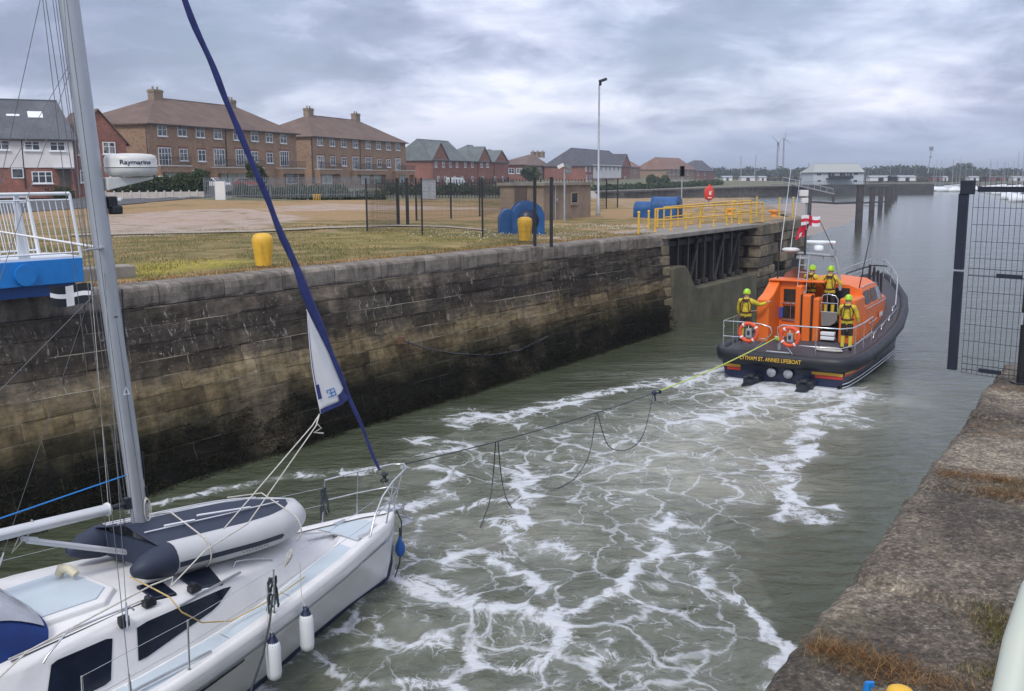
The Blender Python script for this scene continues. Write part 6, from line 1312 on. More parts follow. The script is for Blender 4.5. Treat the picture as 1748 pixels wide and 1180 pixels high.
# coachroof
cw = [(3.35, .10), (3.1, .28), (2.4, .50), (1.6, .78), (.8, 1.00), (0, 1.17), (-1, 1.31), (-2.2, 1.38), (-3.2, 1.36)]; ch = [(3.35, 1.18), (3.1, 1.23), (2.4, 1.36), (1.6, 1.50), (.8, 1.61), (0, 1.69), (-1, 1.75), (-3.2, 1.79)]
def csec(y):
    w = interp(cw, y); t = interp(ch, y); z = zsh(y) - .01; 
    return [(w, y, z), (w - .015, y, z + .05), (w - .10, y, t - .07), (w - .14, y, t - .02), (w - .22, y, t + .01), (w * .5, y, t + .09 * min(1, w)), (0, y, t + .12 * min(1, w))]
rows = []
for y in np.linspace(3.35, -3.2, 34): s1 = csec(y); rows.append(s1 + [(-x, yy, z) for x, yy, z in s1[::-1][1:]])
b = MB().loft(rows); b.add(rows[-1], [tuple(range(len(rows[-1])))[::-1]]); b.add(rows[0], [tuple(range(len(rows[0])))]); roof = b.build('coachroof', m_deck, yacht_o)
def ctop(x, y): 
    s1 = csec(y); xs = abs(x)
    for (a, c_) in zip(s1[:-1], s1[1:]):
        if c_[0] <= xs <= a[0] and a[0] != c_[0] and a[2] > s1[2][2] - .001: return a[2] + (c_[2] - a[2]) * (a[0] - xs) / (a[0] - c_[0])
    return s1[-1][2]
# side deck non-slip strips
for s_ in (1, -1):
    for y0, y1 in ((3.15, 1.46), (1.44, .21), (.19, -1.19), (-1.21, -2.6)):
        rows = []
        for y in np.linspace(y0, y1, 8): a = interp(cw, y) + .05; c_ = interp(sheer, y) - .18; z = zsh(y); rows.append([(s_ * a, y, z + .022), (s_ * c_, y, z + .008)])
        MB().loft(rows).build('nonslip_panel', m_nonslip, yacht_o)
rows = []
for y in np.linspace(4.1, 3.4, 6): c_ = interp(sheer, y) - .21; rows.append([(-c_, y, zsh(y) + .012), (0, y, zsh(y) + .032), (c_, y, zsh(y) + .012)])
MB().loft(rows).build('nonslip_panel', m_nonslip, yacht_o)
# portlights in the coachroof side (long one and short one) and hull portlight
def port(y0a, y0b, y1a, y1b, z0f, z1f, s_):
    rows = []; n = 10
    for k in range(n + 1):
        t = k / n; row = []
        for j in range(3):
            q = j / 2; y = (y0a + (y0b - y0a) * t) * (1 - q) + (y1a + (y1b - y1a) * t) * q; s1 = csec(y); A = Vector(s1[1]); B = Vector(s1[2]); z0g = z0f + (.34 if y1b > 0 else .0) * t; f = z0g + (z1f - z0g) * q
            if k in (0, n): f = z0g + .04 + (z1f - z0g - .08) * q
            p = A.lerp(B, f); row.append((s_ * (p.x + .008), y, p.z))
        rows.append(row)
    return MB().loft(rows if s_ > 0 else [r_[::-1] for r_ in rows])
m_port = M('smoked_portlight', (0.012, 0.018, 0.035), .12, var=.3)
for s_ in (1, -1):
    port(-.95, .35, -.90, .62, .20, .95, s_).build('portlight', m_port, yacht_o); port(-2.1, -1.32, -1.95, -1.22, .10, .95, s_).build('portlight', m_port, yacht_o)
for s_ in (1, -1):
    rows = []
    for y in np.linspace(-.6, .35, 8):
        s4 = sect(y); a, c_ = Vector(s4[3]), Vector(s4[4]); e = .03 if -.5 < y < .3 else .06; p0, p1 = a.lerp(c_, .15 + e), a.lerp(c_, .55 - e); rows.append([(s_ * (p0.x + .008), y, p0.z), (s_ * (p1.x + .008), y, p1.z)])
    MB().loft(rows).build('hull_portlight', m_port, yacht_o)
# deck hatches and the sliding hatch garage
def deckpanel(corners, name, mat, lift=.02, th=.03, parent=yacht_o, bev=.01):
    n = len(corners); v = [(x, y, ctop(x, y) + lift - th) for x, y in corners] + [(x, y, ctop(x, y) + lift) for x, y in corners]
    return MB().add(v, [tuple(range(n))[::-1], tuple(range(n, 2 * n))] + [(i, (i + 1) % n, n + (i + 1) % n, n + i) for i in range(n)]).build(name, mat, parent, bevel=bev)
deckpanel([(.66, .06), (1.0, .04), (.96, .50), (.60, .56)], 'deck_hatch', m_port, .035, .05, bev=.02); deckpanel([(.62, -.50), (.98, -.48), (1.0, -.20), (.64, -.18)], 'deck_hatch', m_port, .035, .05, bev=.02)
deckpanel([(-.85, .05), (-1.02, .02), (-.98, .52), (-.62, .58)][::-1], 'deck_hatch', m_port, .035, .05, bev=.02)
sl_ = deckpanel([(-.42, -2.2), (.78, -2.2), (.80, -1.0), (.55, -.72), (-.42, -.72)], 'sliding_hatch', m_deck, .07, .10, bev=.03); deckpanel([(-.34, -2.1), (.68, -2.1), (.70, -1.05), (.50, -.82), (-.34, -.82)], 'hatch_nonslip', m_nonslip, .078, .02, parent=sl_)
b = MB(); c0 = (-.05, -.95); z = ctop(*c0) + .08; b.tube([(-.15, -1.0, z + .02), (-.12, -.98, z + .10), (-.02, -.95, z + .11), (.08, -.92, z + .05)], [.05, .06, .055, .05], 10).build('vent_cowl', M('cream_vent', (.60, .55, .40), .5), yacht_o)
# handrails and jib tracks on the roof
for y0, y1, x in ((-.95, -2.05, 1.26), (1.55, .85, .66)):
    MB().tube([(x, y0, ctop(x, y0)), (x, y0 - .05, ctop(x, y0) + .06)] + [(x + .05 * t, y0 - .05 + (y1 - y0 + .1) * t, ctop(x, y0 + (y1 - y0) * t) + .065) for t in (.25, .5, .75)] + [(x + .05, y1 + .05, ctop(x, y1) + .06), (x + .05, y1, ctop(x, y1))], .012, 7).build('grab_rail', m_steel, yacht_o)
for x, y0, y1 in ((1.12, -.35, -2.3), (1.17, -.38, -2.3)):
    MB().tube([(x - .25, y0 + .0, ctop(x - .25, y0) + .02), (x, y1, ctop(x, y1) + .02)], .007, 6).build('control_line', m_darkrope if x > 1.15 else m_rope, yacht_o)
MB().box((1.0, .28, ctop(1, .28) + .02), (.03, 1.1, .025), rz=.2).box((1.62, -1.0, 1.16), (.03, 1.6, .02), rz=.06).build('genoa_track', m_galv, yacht_o)
for (x, y) in ((1.05, -.62), (1.02, .02)):
    MB().box((x, y, ctop(x, y) + .05), (.09, .14, .08)).tube([(x - .05, y, ctop(x, y) + .1), (x + .05, y, ctop(x, y) + .1)], .03, 8).build('rope_block', m_dark, yacht_o)
MB().box((1.20, -1.05, ctop(1.2, -1.05) + .06), (.09, .11, .13)).build('cam_cleat', m_black, yacht_o, bevel=.015)
for y, x in ((3.55, .42), (3.75, -.30)): MB().box((x, y, zsh(y) + .035), (.03, .16, .03)).box((x, y, zsh(y) + .06), (.03, .24, .02)).build('cleat', m_steel, yacht_o)
# mast, boom, vang
m_stay = M('stay_wire', (.16, .17, .19), .5, metal=.4)
def mpt(z): return Vector((0, .05 - .0685 * (z - 1.95), z))
m_alu = M('anodised_mast', (0.46, 0.49, 0.52), .38, metal=.45, var=.08, vs=1.0, dirt=.18, dirtc=(.30, .31, .30))
b = MB(); prof = []; n = 16
for zz_ in (1.78, 2.0, 4, 6, 8, 10, 12, 13.6):
    p = mpt(zz_); rx, ry = .085, .125
    prof.append([(p.x + rx * math.sin(2 * math.pi * k / n), p.y + ry * math.cos(2 * math.pi * k / n) * (1 if math.cos(2 * math.pi * k / n) > 0 else .85), zz_) for k in range(n)])
b.loft([r_[::-1] for r_ in prof], closed=True); mast = b.build('mast', m_alu, yacht_o)
MB().box((0, .04, 1.83), (.26, .36, .06)).tube([(0, .04, 1.78), (0, .04, 1.92)], .15, 14).build('mast_collar', m_steel, mast)
for z0_, z1_, dy, w in ((4.2, 5.3, .11, .006), (2.9, 3.25, .12, .012), (2.6, 2.8, .11, .02)):
    p, q = mpt(z0_), mpt(z1_); MB().box((.05, (p.y + q.y) / 2 + dy, (z0_ + z1_) / 2), (w * 2, .014, z1_ - z0_)).build('mast_slot', m_dark, mast)
for z0_, w_, h_ in ((4.98, .05, .012), (5.0, .0, 0)):
    if w_: p = mpt(z0_); MB().box((.087, p.y, z0_), (.004, w_, h_)).build('mast_label', m_dark, mast)
p = mpt(4.05); MB().add([(.0885, p.y - .05, 4.02), (.0885, p.y + .05, 4.02), (.0885, p.y, 4.13), (.0885, p.y - .03, 4.035), (.0885, p.y + .03, 4.035), (.0885, p.y, 4.10)], [(0, 1, 4, 3), (1, 2, 5, 4), (2, 0, 3, 5)]).build('warning_triangle', m_white, mast)
# fittings: coiled halyard, exit plates
p = mpt(2.55); b = MB()
for k in range(3): b.tube([(.09 + .012 * k, p.y + .06 + (.030 + .01 * k) * math.sin(a), 2.58 + (.10 + .02 * k) * math.cos(a) - .03 * k) for a in np.linspace(0, 2 * math.pi, 15)], .006, 5)
b.build('coiled_halyard', m_rope, yacht_o)
m_boom = M('boom_alu', (0.60, 0.62, 0.64), .35, metal=.3, var=.05)
z_ = 2.66; b = MB(); b.tube([(0, -.42, z_ - .02), (0, -2.5, z_ + .10), (0, -5.2, z_ + .25)], .078, 14, sy=.85); boom = b.build('boom', m_boom, yacht_o); MB().tube([(0, -.42, z_ - .02), (0, -.39, z_ - .02)], .082, 14).build('end_cap', m_deck, boom)
MB().tube([(0, -.08, z_ - .02), (0, -.42, z_ - .02)], .035, 8).box((0, -.12, z_ - .02), (.08, .1, .14)).build('gooseneck', m_dark, yacht_o)
MB().tube([(0, -.14, 2.0), (0, -1.42, 2.56)], .036, 10).tube([(0, -1.3, 2.53), (0, -1.48, 2.6)], .028, 8).build('vang', m_boom, yacht_o)
MB().tube([(.02, -1.45, 2.6), (.03, -1.62, 2.48), (.0, -1.5, 2.64)], .008, 5).tube([(0, -1.42, 2.6), (.02, -1.30, 2.72), (0, -1.35, 2.78)], .01, 5).build('vang_line', m_rope, yacht_o)
# spreaders, shrouds, stays
for s_, tip in ((1, Vector((.91, -1.0, 5.86))), (-1, Vector((-1.05, -.98, 6.02)))):
    r0 = mpt(5.80); MB().tube([r0, tip], [.035, .02], 8, sy=.5).build('spreader', m_steel if s_ > 0 else m_deck, yacht_o)
    t2 = Vector((s_ * .65, -1.15, 9.6)); MB().tube([mpt(9.6), t2], [.03, .018], 8, sy=.5).build('spreader', m_deck, yacht_o)
    MB().tube([(s_ * 1.72, -1.35, 1.12), tip], .0045, 5).tube([tip, t2], .0045, 5).tube([t2, mpt(13.4)], .0045, 5).build('cap_shroud', m_stay, yacht_o)
    MB().tube([(s_ * 1.38, -1.12, 1.75), mpt(5.7)], .004, 5).tube([tip, mpt(9.4)], .004, 5).tube([t2, mpt(12.6)], .0035, 5).build('lower_shroud', m_stay, yacht_o)
    for a, c_ in (((s_ * 1.72, -1.35, 1.12), tip), ((s_ * 1.38, -1.12, 1.75), mpt(5.7))):
        a = Vector(a); d = (Vector(c_) - a).normalized(); MB().tube([a, a + d * .28], .012, 6).tube([a + d * .08, a + d * .2], .018, 6).build('turnbuckle', m_steel, yacht_o)
    MB().tube([(s_ * .1, -.1, 2.1), mpt(9.4) + Vector((s_ * .14, -.1, 0))], .004, 5).build('halyard', m_stay, yacht_o)
b = MB()
for dx_, dy_, z1_, zb2_ in ((-.12, -.10, 13.3, 2.0), (.10, .06, 13.3, 2.0), (-.30, -.25, 13.3, 1.95), (.02, -.16, 13.3, 2.6)): b.tube([(dx_, dy_, zb2_), mpt(z1_) + Vector((dx_ * .3, dy_ * .3 - .05, 0))], .0042, 5)
b.build('halyards', m_stay, yacht_o)
MB().tube([mpt(13.5), (0, -7.0, 1.2)], .0045, 5).build('backstay', m_stay, yacht_o)
MB().tube([(0, -.1, 3.0), (-.3, -2.3, 2.75), (-.4, -4, 2.6)], .009, 6).build('blue_lazy_line', m_bluebright, yacht_o)
for a, c_ in ((mpt(5.4), (-.9, -2.9, 2.75)), (mpt(8.0), (-.5, -3.6, 2.9)), (mpt(8.0), (.0, -2.6, 2.95))): MB().tube([a, c_], .004, 5).build('lazy_jack', m_stay, yacht_o)
# radar dome and bracket
RC_ = Vector((0, .24, 6.63)); m_radome = M('radome', (0.66, 0.66, 0.63), .35, var=.04, dirt=.12)
rad = MB().lathe([(0, 0), (.22, .0), (.285, .03), (.30, .07), (.303, .105), (.303, .112), (.298, .118), (.300, .20), (.285, .245), (.24, .262), (.12, .272), (0, .275)], 40, c=tuple(RC_)).build('radar_dome', m_radome, yacht_o)
MB().lathe([(.3045, .10), (.3045, .108)], 40, c=tuple(RC_)).build('seam', m_dark, rad)
MB().add([(-.09, -.14, 6.47), (.09, -.14, 6.47), (.09, -.14, 6.62), (-.09, -.14, 6.62), (-.14, .45, 6.60), (.14, .45, 6.60), (.14, .45, 6.625), (-.14, .45, 6.625)], [(0, 1, 2, 3), (4, 7, 6, 5), (0, 4, 5, 1), (1, 5, 6, 2), (2, 6, 7, 3), (3, 7, 4, 0)]).build('radar_bracket', m_radome, yacht_o, bevel=.01)
MB().box((.0, -.06, 6.33), (.12, .12, .14)).box((.02, -.02, 6.24), (.13, .13, .10)).build('steaming_light', m_black, yacht_o, bevel=.02); MB().sphere((.05, .02, 6.36), .035, 8, 6).build('light_lens', m_white, yacht_o)
to = text_mesh('Raymarine', .072, m_navy, 'radar_lettering', rad, Matrix.Identity(4), depth=.001, bold=.001, width=.37)
for v in to.data.vertices:   # wrap the lettering round the dome, reading from the starboard side
    a = -v.co.x / .302; x, y = v.co.x, v.co.y; ang = math.radians(-22) + x / .302
    r_ = .3035 + v.co.z; v.co = Vector((RC_.x + r_ * math.cos(ang), RC_.y + r_ * math.sin(ang), RC_.z + .165 + y))
# forestay, furled headsail with a partly pulled-out clew
def fs_(z): return Vector((0, 4.48 - .473 * (z - 1.75), z))
m_sailblue = M('furled_sail_blue', (0.026, 0.038, 0.16), .75, var=.3, vs=9); m_sail = M('sailcloth', (0.72, 0.73, 0.74), .8, var=.05, vs=4)
b = MB(); zl_ = list(np.linspace(1.95, 12.5, 90)); rr = [interp([(1.9, .024), (2.6, .027), (3.25, .034), (4.2, .046), (4.75, .075), (5.2, .055), (6.2, .041), (9, .038), (12.6, .03)], z) * (1 + .10 * math.sin(z * 9)) for z in zl_]
b.tube([fs_(z) + Vector((.008 * math.sin(z * 5), .008 * math.cos(z * 7), 0)) for z in zl_], rr, 12); sail = b.build('furled_headsail', m_sailblue, yacht_o)
MB().tube([fs_(1.2), fs_(12.66)], .006, 5).build('forestay', m_steel, yacht_o); MB().lathe([(.02, 0), (.07, .01), (.07, .03), (.035, .05), (.035, .10), (.07, .12), (.07, .14), (.02, .15)], 16, c=tuple(fs_(1.72))).build('furling_drum', m_black, yacht_o)
top_, rb_, cl_w = Vector((.0, 2.96, 4.72)), Vector((0, 3.77, 3.28)), Vector((.0, 3.13, 3.13)); n = 14; rows = []
for i in range(n + 1):
    t = i / n; A_ = top_.lerp(rb_, t); B_ = top_.lerp(cl_w, t) + Vector((0, -.0 - .03 * math.sin(math.pi * t), 0)); row = []
    for j in range(9): q = j / 8; p = A_.lerp(B_, q); row.append((p.x + .06 * math.sin(math.pi * q) * t + .025 * math.sin(q * 9 + t * 5) * t, p.y, p.z - .02 * math.sin(q * 3.1)))
    rows.append(row)
cloth = MB().loft(rows); cl_o = cloth.build('clew_panel', m_sail, sail); sm_ = cl_o.modifiers.new('thick', 'SOLIDIFY'); sm_.thickness = .008
def sp_pt(t, q, off=.012):
    A_ = top_.lerp(rb_, t); B_ = top_.lerp(cl_w, t) + Vector((0, -.03 * math.sin(math.pi * t), 0)); p = A_.lerp(B_, q); return (p.x + .06 * math.sin(math.pi * q) * t + .025 * math.sin(q * 9 + t * 5) * t + off, p.y, p.z - .02 * math.sin(q * 3.1))
def sp_patch(t0, t1, q0, q1, nm='uv_strip', mt=None):
    for off in (.014, -.014): MB().loft([[sp_pt(t0 + (t1 - t0) * i / 6, q0 + (q1 - q0) * j / 5, off) for j in range(6)] for i in range(7)], smooth=True).build(nm, mt or m_sailblue, cl_o)
sp_patch(.955, 1.0, 0, 1); sp_patch(.89, .955, .0, .42); sp_patch(.72, .86, .86, 1.0); sp_patch(.10, .72, .965, 1.0)
for t0, t1, q0, q1 in ((.80, .81, .45, .68), (.835, .845, .45, .62), (.80, .88, .45, .475), (.80, .88, .56, .585), (.87, .88, .45, .68), (.80, .835, .655, .68)): sp_patch(t0, t1, q0, q1, 'sail_emblem', m_bluebright)
clw = Vector((0, 3.13, 3.12)); b = MB()
for a in ([YL(382, 903, 2, 2.34)], [YL(423, 894, 2, 2.28), YL(350, 940, 2, 2.15), YL(292, 1001, 2, 1.98)]): b.tube([clw, clw.lerp(a[0], .10) + Vector((.02 * len(a), 0, -.02))] + a, .009, 6)
b.tube([clw, clw + Vector((.02, -.08, -.12)), clw + Vector((.05, -.02, -.2)), clw + Vector((-.02, -.1, -.26)), clw + Vector((.05, .02, -.29))], .012, 6).build('headsail_sheets', m_rope, yacht_o)
e1_ = YL(292, 1001, 2, 1.98); MB().tube([e1_, (1.08, -.3, 1.99), (1.1, -.6, 2.0), (1.3, -2.2, 1.9), (1.6, -3.4, 1.5)], .010, 6).build('sheet_tail', m_rope, yacht_o)
pts_ = [YL(*q, 2, z) for q, z in (((222, 985), 2.0), ((262, 1005), 1.95), ((290, 1020), 1.95), ((310, 1045), 1.8), ((345, 1063), 1.45), ((395, 1060), 1.2), ((470, 1020), 1.2), ((520, 985), 1.2))]
MB().tube(pts_, .009, 6).build('yellow_rope', M('yellow_rope', (.55, .42, .16), .9, var=.2), yacht_o)
# pulpit, stanchions and lifelines
def P_(px, py, z): return YL(px, py, 2, z)
rl = [(-.60, 3.75, 1.83), (-.40, 4.3, 1.87), (-.16, 4.85, 1.9), (0, 4.98, 1.9), (.14, 4.88, 1.88), (.32, 4.35, 1.82), (.44, 3.98, 1.70), (.50, 3.72, 1.45), (.54, 3.55, 1.14)]
pul = MB().tube(rl, .014, 8).tube([(-.60, 3.75, 1.83), (-.60, 3.66, 1.14)], .013, 8).tube([(-.40, 4.3, 1.87), (-.36, 4.2, 1.15)], .012, 8).tube([(.30, 4.4, 1.83), (.33, 4.15, 1.15)], .012, 8).tube([(-.60, 3.71, 1.5), (-.37, 4.25, 1.53), (-.1, 4.7, 1.56), (.1, 4.7, 1.56), (.33, 4.2, 1.5), (.49, 3.78, 1.45)], .010, 8).tube([(0, 4.98, 1.9), (0, 4.7, 1.2)], .010, 6)
for x, y in ((-.60, 3.66), (-.36, 4.2), (.33, 4.15), (.54, 3.55)): pul.lathe([(.03, 0), (.03, .015), (.016, .05)], 10, c=(x, y, zsh(y)))
pul.build('pulpit', m_steel, yacht_o)
sts = {1: [(1.9, 1.06), (.95, 1.35), (-.6, 1.70), (-2.0, 1.90)], -1: [(1.9, 1.06), (.3, 1.5), (-1.4, 1.85)]}
for s_, L__ in sts.items():
    prev = (s_ * .57, 3.66, 1.75)
    for y, x in L__:
        if not (s_ > 0 and y == 1.9):
            MB().tube([(s_ * x, y, zsh(y)), (s_ * (x + .03), y, 1.74)], .012, 8).lathe([(.03, 0), (.02, .06)], 8, c=(s_ * x, y, zsh(y))).build('stanchion', m_steel, yacht_o)
        for z in (1.73, 1.45): MB().tube([(prev[0], prev[1], z), (s_ * (x + .02), y, z)], .0035, 5).build('lifeline', m_steel, yacht_o)
        prev = (s_ * (x + .02), y, 1.73)
# dark rope bundles on pulpit and stanchion
for c0, sc in (((-.58, 3.70, 1.72), 1.0), ((1.34, .95, 1.62), .9)):
    b = MB(); q = random.Random(int(c0[2] * 100))
    for k in range(6): a = q.random() * 6; b.tube([(c0[0] + .05 * math.cos(a) * t + q.uniform(-.02, .02), c0[1] + .06 * math.sin(a + t * 2), c0[2] - .55 * sc * t * (.6 + .4 * q.random())) for t in np.linspace(0, 1, 7)], .014, 6)
    b.build('rope_bundle', m_darkrope, yacht_o)
MB().tube([(1.36, .93, 1.4), (1.50, .75, 1.15), (1.58, .55, .8), (1.66, .2, .35), (1.75, -.2, .05)], .014, 7).build('hanging_rope', m_darkrope, yacht_o)
b = MB()
for k in range(3): b.tube([(.98 + .03 * math.sin(a + k), 1.55 + .05 * math.cos(a), 1.70 - .16 + .16 * math.cos(a * .5) ** 2 - .03 * k) for a in np.linspace(0, 6.28, 12)], .008, 5)
b.build('coiled_line', m_rope, yacht_o)
# anchor and bow roller, blue buoy on its rope
MB().box((.0, 4.72, 1.17), (.12, .35, .06)).tube([(-.04, 4.88, 1.2), (.04, 4.88, 1.2)], .04, 8).build('bow_roller', m_steel, yacht_o)
MB().tube([(.0, 4.6, 1.22), (.02, 4.88, 1.13), (.04, 5.0, .98)], .018, 8).add([(.04, 5.12, .95), (.16, 4.98, .92), (.02, 4.82, .86), (-.10, 4.98, .92)], [(0, 1, 2, 3)]).tube([(-.15, 5.0, .98), (.18, 4.96, .98)], .014, 6).build('anchor', m_galv, yacht_o)
MB().tube([(.05, 4.70, 1.2), (.13, 4.74, 1.0), (.12, 4.72, .6), (.12, 4.68, .3), (.06, 4.6, 0.02)], .013, 7).build('bow_rope', m_darkrope, yacht_o)
t_ = thing('bow_buoy', 'small bright blue buoy hanging from a rope at the yacht bow', 'buoy', Y2W(.12, 4.70, .55)); MB().lathe([(0, -.15), (.05, -.13), (.085, -.05), (.08, .04), (.04, .12), (.02, .2), (0, .21)], 16).build('float', M('buoy_blue', (.015, .09, .34), .5, var=.15), t_); MB().tube([(0, 0, .2), (.0, .02, .34)], .018, 6).build('strop', m_darkrope, t_)
# hull lettering (illegible flowing script on the photograph: short pale blue-grey strokes)
m_script = M('script_grey', (.10, .13, .18), .5)
s4a, s4b = sect(4.15), sect(3.25)
rq = random.Random(11); strokes_ = MB()
for k in range(15):
    y = 4.05 - k * .052; s4 = sect(y); a, c_ = Vector(s4[4]), Vector(s4[3]); p0 = a.lerp(c_, .06 if k in (0, 8) else .11); p1 = a.lerp(c_, .24); pts__ = [p0 + Vector((.012, .012, 0)), p0.lerp(p1, .5) + Vector((.012, -.008 + rq.uniform(-.01, .01), 0)), p1 + Vector((.012, -.02, 0)), p0.lerp(p1, .6) + Vector((.012, -.035, 0))]; strokes_.tube(pts__, .0035, 4)
strokes_.build('hull_script', m_script, hull)
# sprayhood
m_canvas = M('blue_canvas', (0.015, 0.045, 0.20), .9, var=.15, vs=5); m_clear = M('clear_vinyl', (0.42, 0.44, 0.48), .25, var=.15)
def hood(u, v):   # u -1..1 across, v 0..1 front to back
    w = 1.05 + .12 * v; h = .72 * math.sin(min(1, .12 + v * 1.1) * math.pi / 2); a = u * math.pi / 2
    x = w * math.sin(a) * (1 if abs(u) < .98 else 1); z = 1.86 - .10 * abs(u) ** 4 + h * max(0, math.cos(a)) ** .55; return (x, -1.85 - .95 * v + .25 * (1 - u * u) * (1 - v) * .6, z)
MB().loft([[hood(-1 + 2 * i / 20, j / 8) for i in range(21)] for j in range(9)]).build('sprayhood', m_canvas, yacht_o)
for u0, u1 in ((-.80, -.38), (-.32, .28), (.34, .76)):
    rr_ = []
    for j in range(6):
        row = []
        for i in range(9): p = hood(u0 + (u1 - u0) * i / 8, .06 + .62 * j / 5); row.append((p[0] * 1.012, p[1] + .012, p[2] + .010))
        rr_.append(row)
    MB().loft(rr_).build('hood_window', m_clear, yacht_o)

# inflatable dinghy stowed upside down on the foredeck
a0, a1 = Vector((.08, -.42, 0)), Vector((-.10, 2.58, 0)); dd_ = (a1 - a0).normalized(); DRz = math.atan2(dd_.y, dd_.x) - math.pi / 2
din_w = Mi @ Vector((a0.x, a0.y, 2.09)); din = thing('inflatable_dinghy', 'white and navy inflatable dinghy lashed upside down on the yacht foredeck', 'dinghy', din_w, -YH + DRz); L_ = (a1 - a0).length
m_tube = M('dinghy_grey', (0.55, 0.56, 0.57), .5, var=.05, vs=2); m_dnavy = M('dinghy_navy', (0.022, 0.032, 0.06), .6, var=.15)
pitch = -.115
def dz_(y): return pitch * y
hw = [(0, .62), (1.6, .62), (2.1, .56), (2.5, .42), (2.8, .22), (2.95, 0)]
path = [(.62 if s_ else 0, 0) for s_ in (1,)]
left = [(-interp(hw, y), y, dz_(y)) for y in np.linspace(.3, 2.93, 22)]; right = [(-x, y, z) for x, y, z in left[::-1]]
MB().tube(left + [(0, 2.97, dz_(2.97))] + right, .205, 18, cap=False).build('tube', m_tube, din)
for s_ in (-1, 1):
    MB().lathe([(.205, 0), (.207, .02), (.20, .12), (.15, .34), (.07, .50), (0, .52)], 18, c=(s_ * .62, .31, dz_(.3)), M4=Matrix.Rotation(R(90), 4, 'X')).build('cone_end', m_dnavy, din)
    rows = []
    for y in np.linspace(.32, 2.7, 20): x = interp(hw, y); rows.append([(s_ * (x + .206 * math.cos(R(a))), y, dz_(y) + .206 * math.sin(R(a))) for a in (-2, -12, -22)])
    MB().loft(rows if s_ < 0 else [r_[::-1] for r_ in rows]).build('rubbing_strip', m_dnavy, din)
rows = []
for y in np.linspace(.18, 2.9, 20):
    w = interp(hw, y) - .02; k = min(1, (2.95 - y) / .8) ; rows.append([(-w, y, dz_(y) + .19), (-w * .6, y, dz_(y) + .19 + .05 * k), (0, y, dz_(y) + .20 + .13 * k), (w * .6, y, dz_(y) + .19 + .05 * k), (w, y, dz_(y) + .19)])
MB().loft(rows, smooth=False).build('bottom', m_dnavy, din)
b = MB()
for xs in (-.78, -.36, .45): b.tube([(xs * (interp(hw, y) + .02), y, dz_(y) + .225 + .10 * (1 - abs(xs)) * min(1, (2.95 - y) / .8)) for y in np.linspace(.25, 2.6, 9)], .009, 6)
b.build('pinstripe', m_white, din); MB().tube([(.28, .55, .30 + dz_(.5)), (.30, 1.0, .30 + dz_(1.0))], .014, 8).tube([(.26, 1.08, .33 + dz_(1)), (.30, 1.95, .31 + dz_(2))], .014, 8).build('keel_strip', m_white, din)
MB().box((0, .24, -.02), (1.0, .05, .32)).build('transom', m_dnavy, din)
for y0 in (.78, 2.35): MB().tube([(.62 + .22 * math.cos(R(a)), y0, dz_(y0) + .22 * math.sin(R(a))) for a in range(-60, 100, 20)] + [(0, y0 + .1, dz_(y0) + .36), (-.6, y0, dz_(y0) + .22)], .010, 6).build('lashing', m_rope, din)
b = MB()
q = random.Random(3); 
for k in range(9): y = 1.32 + k * .055; x = interp(hw, y); a = R(-32); b.tube([(x + .209 * math.cos(a), y, dz_(y) + .209 * math.sin(a) + .015), (x + .209 * math.cos(a), y + .03, dz_(y) + .209 * math.sin(a) - .012 + .01 * (k % 2))], .004, 4)
b.build('tube_marking', m_dark, din)
# two white fenders along the starboard side
def fender(label, y, zt):
    x = interp(sheer, y) + .09; o = thing('boat_fender', label, 'fender', Y2W(x, y, zt), -YH, 'white fenders on the yacht side'); MB().lathe([(0, -.56), (.04, -.55), (.085, -.51), (.095, -.45), (.095, -.12), (.085, -.06), (.06, -.02)], 20).build('body', m_white, o)
    MB().lathe([(.088, -.075), (.062, -.015), (.035, .03), (.025, .07), (0, .07)], 16).box((.03, 0, .03), (.03, .02, .06)).box((-.03, 0, .03), (.03, .02, .06)).build('cap', m_navy, o); MB().tube([(0, 0, .05), (-.07, .0, zsh(y) - zt + .02), (-.10, .02, zsh(y) - zt + .5)], .006, 5).build('lanyard', m_rope, o)
fender('white fender with navy cap, nearer the yacht bow', 1.48, .96); fender('white fender with navy cap, second from the yacht bow', .74, .93)
# small black flag with white cross on the flag halyard
fh = YL(158, 500, 0, -.55); t_ = thing('courtesy_flag', 'small black flag with a white cross flying left of the yacht mast', 'flag', Mi @ fh, 0); m_fblack = M('flag_black', (.015, .018, .025), .9); m_fwhite = M('flag_white', (.75, .76, .78), .9)
def flagpt(u, v, w=.46, h=.25): return (-u * w, .10 * math.sin(u * 5) * u ** .5 - .04, (v - .5) * h + .03 * math.sin(u * 6 + 1) * u - .03 * u)
def flagsheet(u0, u1, v0, v1, off, mt, nm, par, fp=flagpt, n=10):
    for s_ in (-1, 1): MB().loft([[tuple(Vector(fp(u0 + (u1 - u0) * i / n, v0 + (v1 - v0) * j / 4)) + Vector((0, s_ * off, 0))) for j in range(5)] for i in range(n + 1)]).build(nm, mt, par)
flagsheet(0, 1, 0, 1, .002, m_fblack, 'cloth', t_); flagsheet(0, 1, .40, .62, .006, m_fwhite, 'cross', t_); flagsheet(.50, .66, 0, 1, .006, m_fwhite, 'cross', t_)
MB().tube([(.01, -.04, -3.0), (.01, -.04, .9)], .004, 5).build('halyard', m_rope, t_)

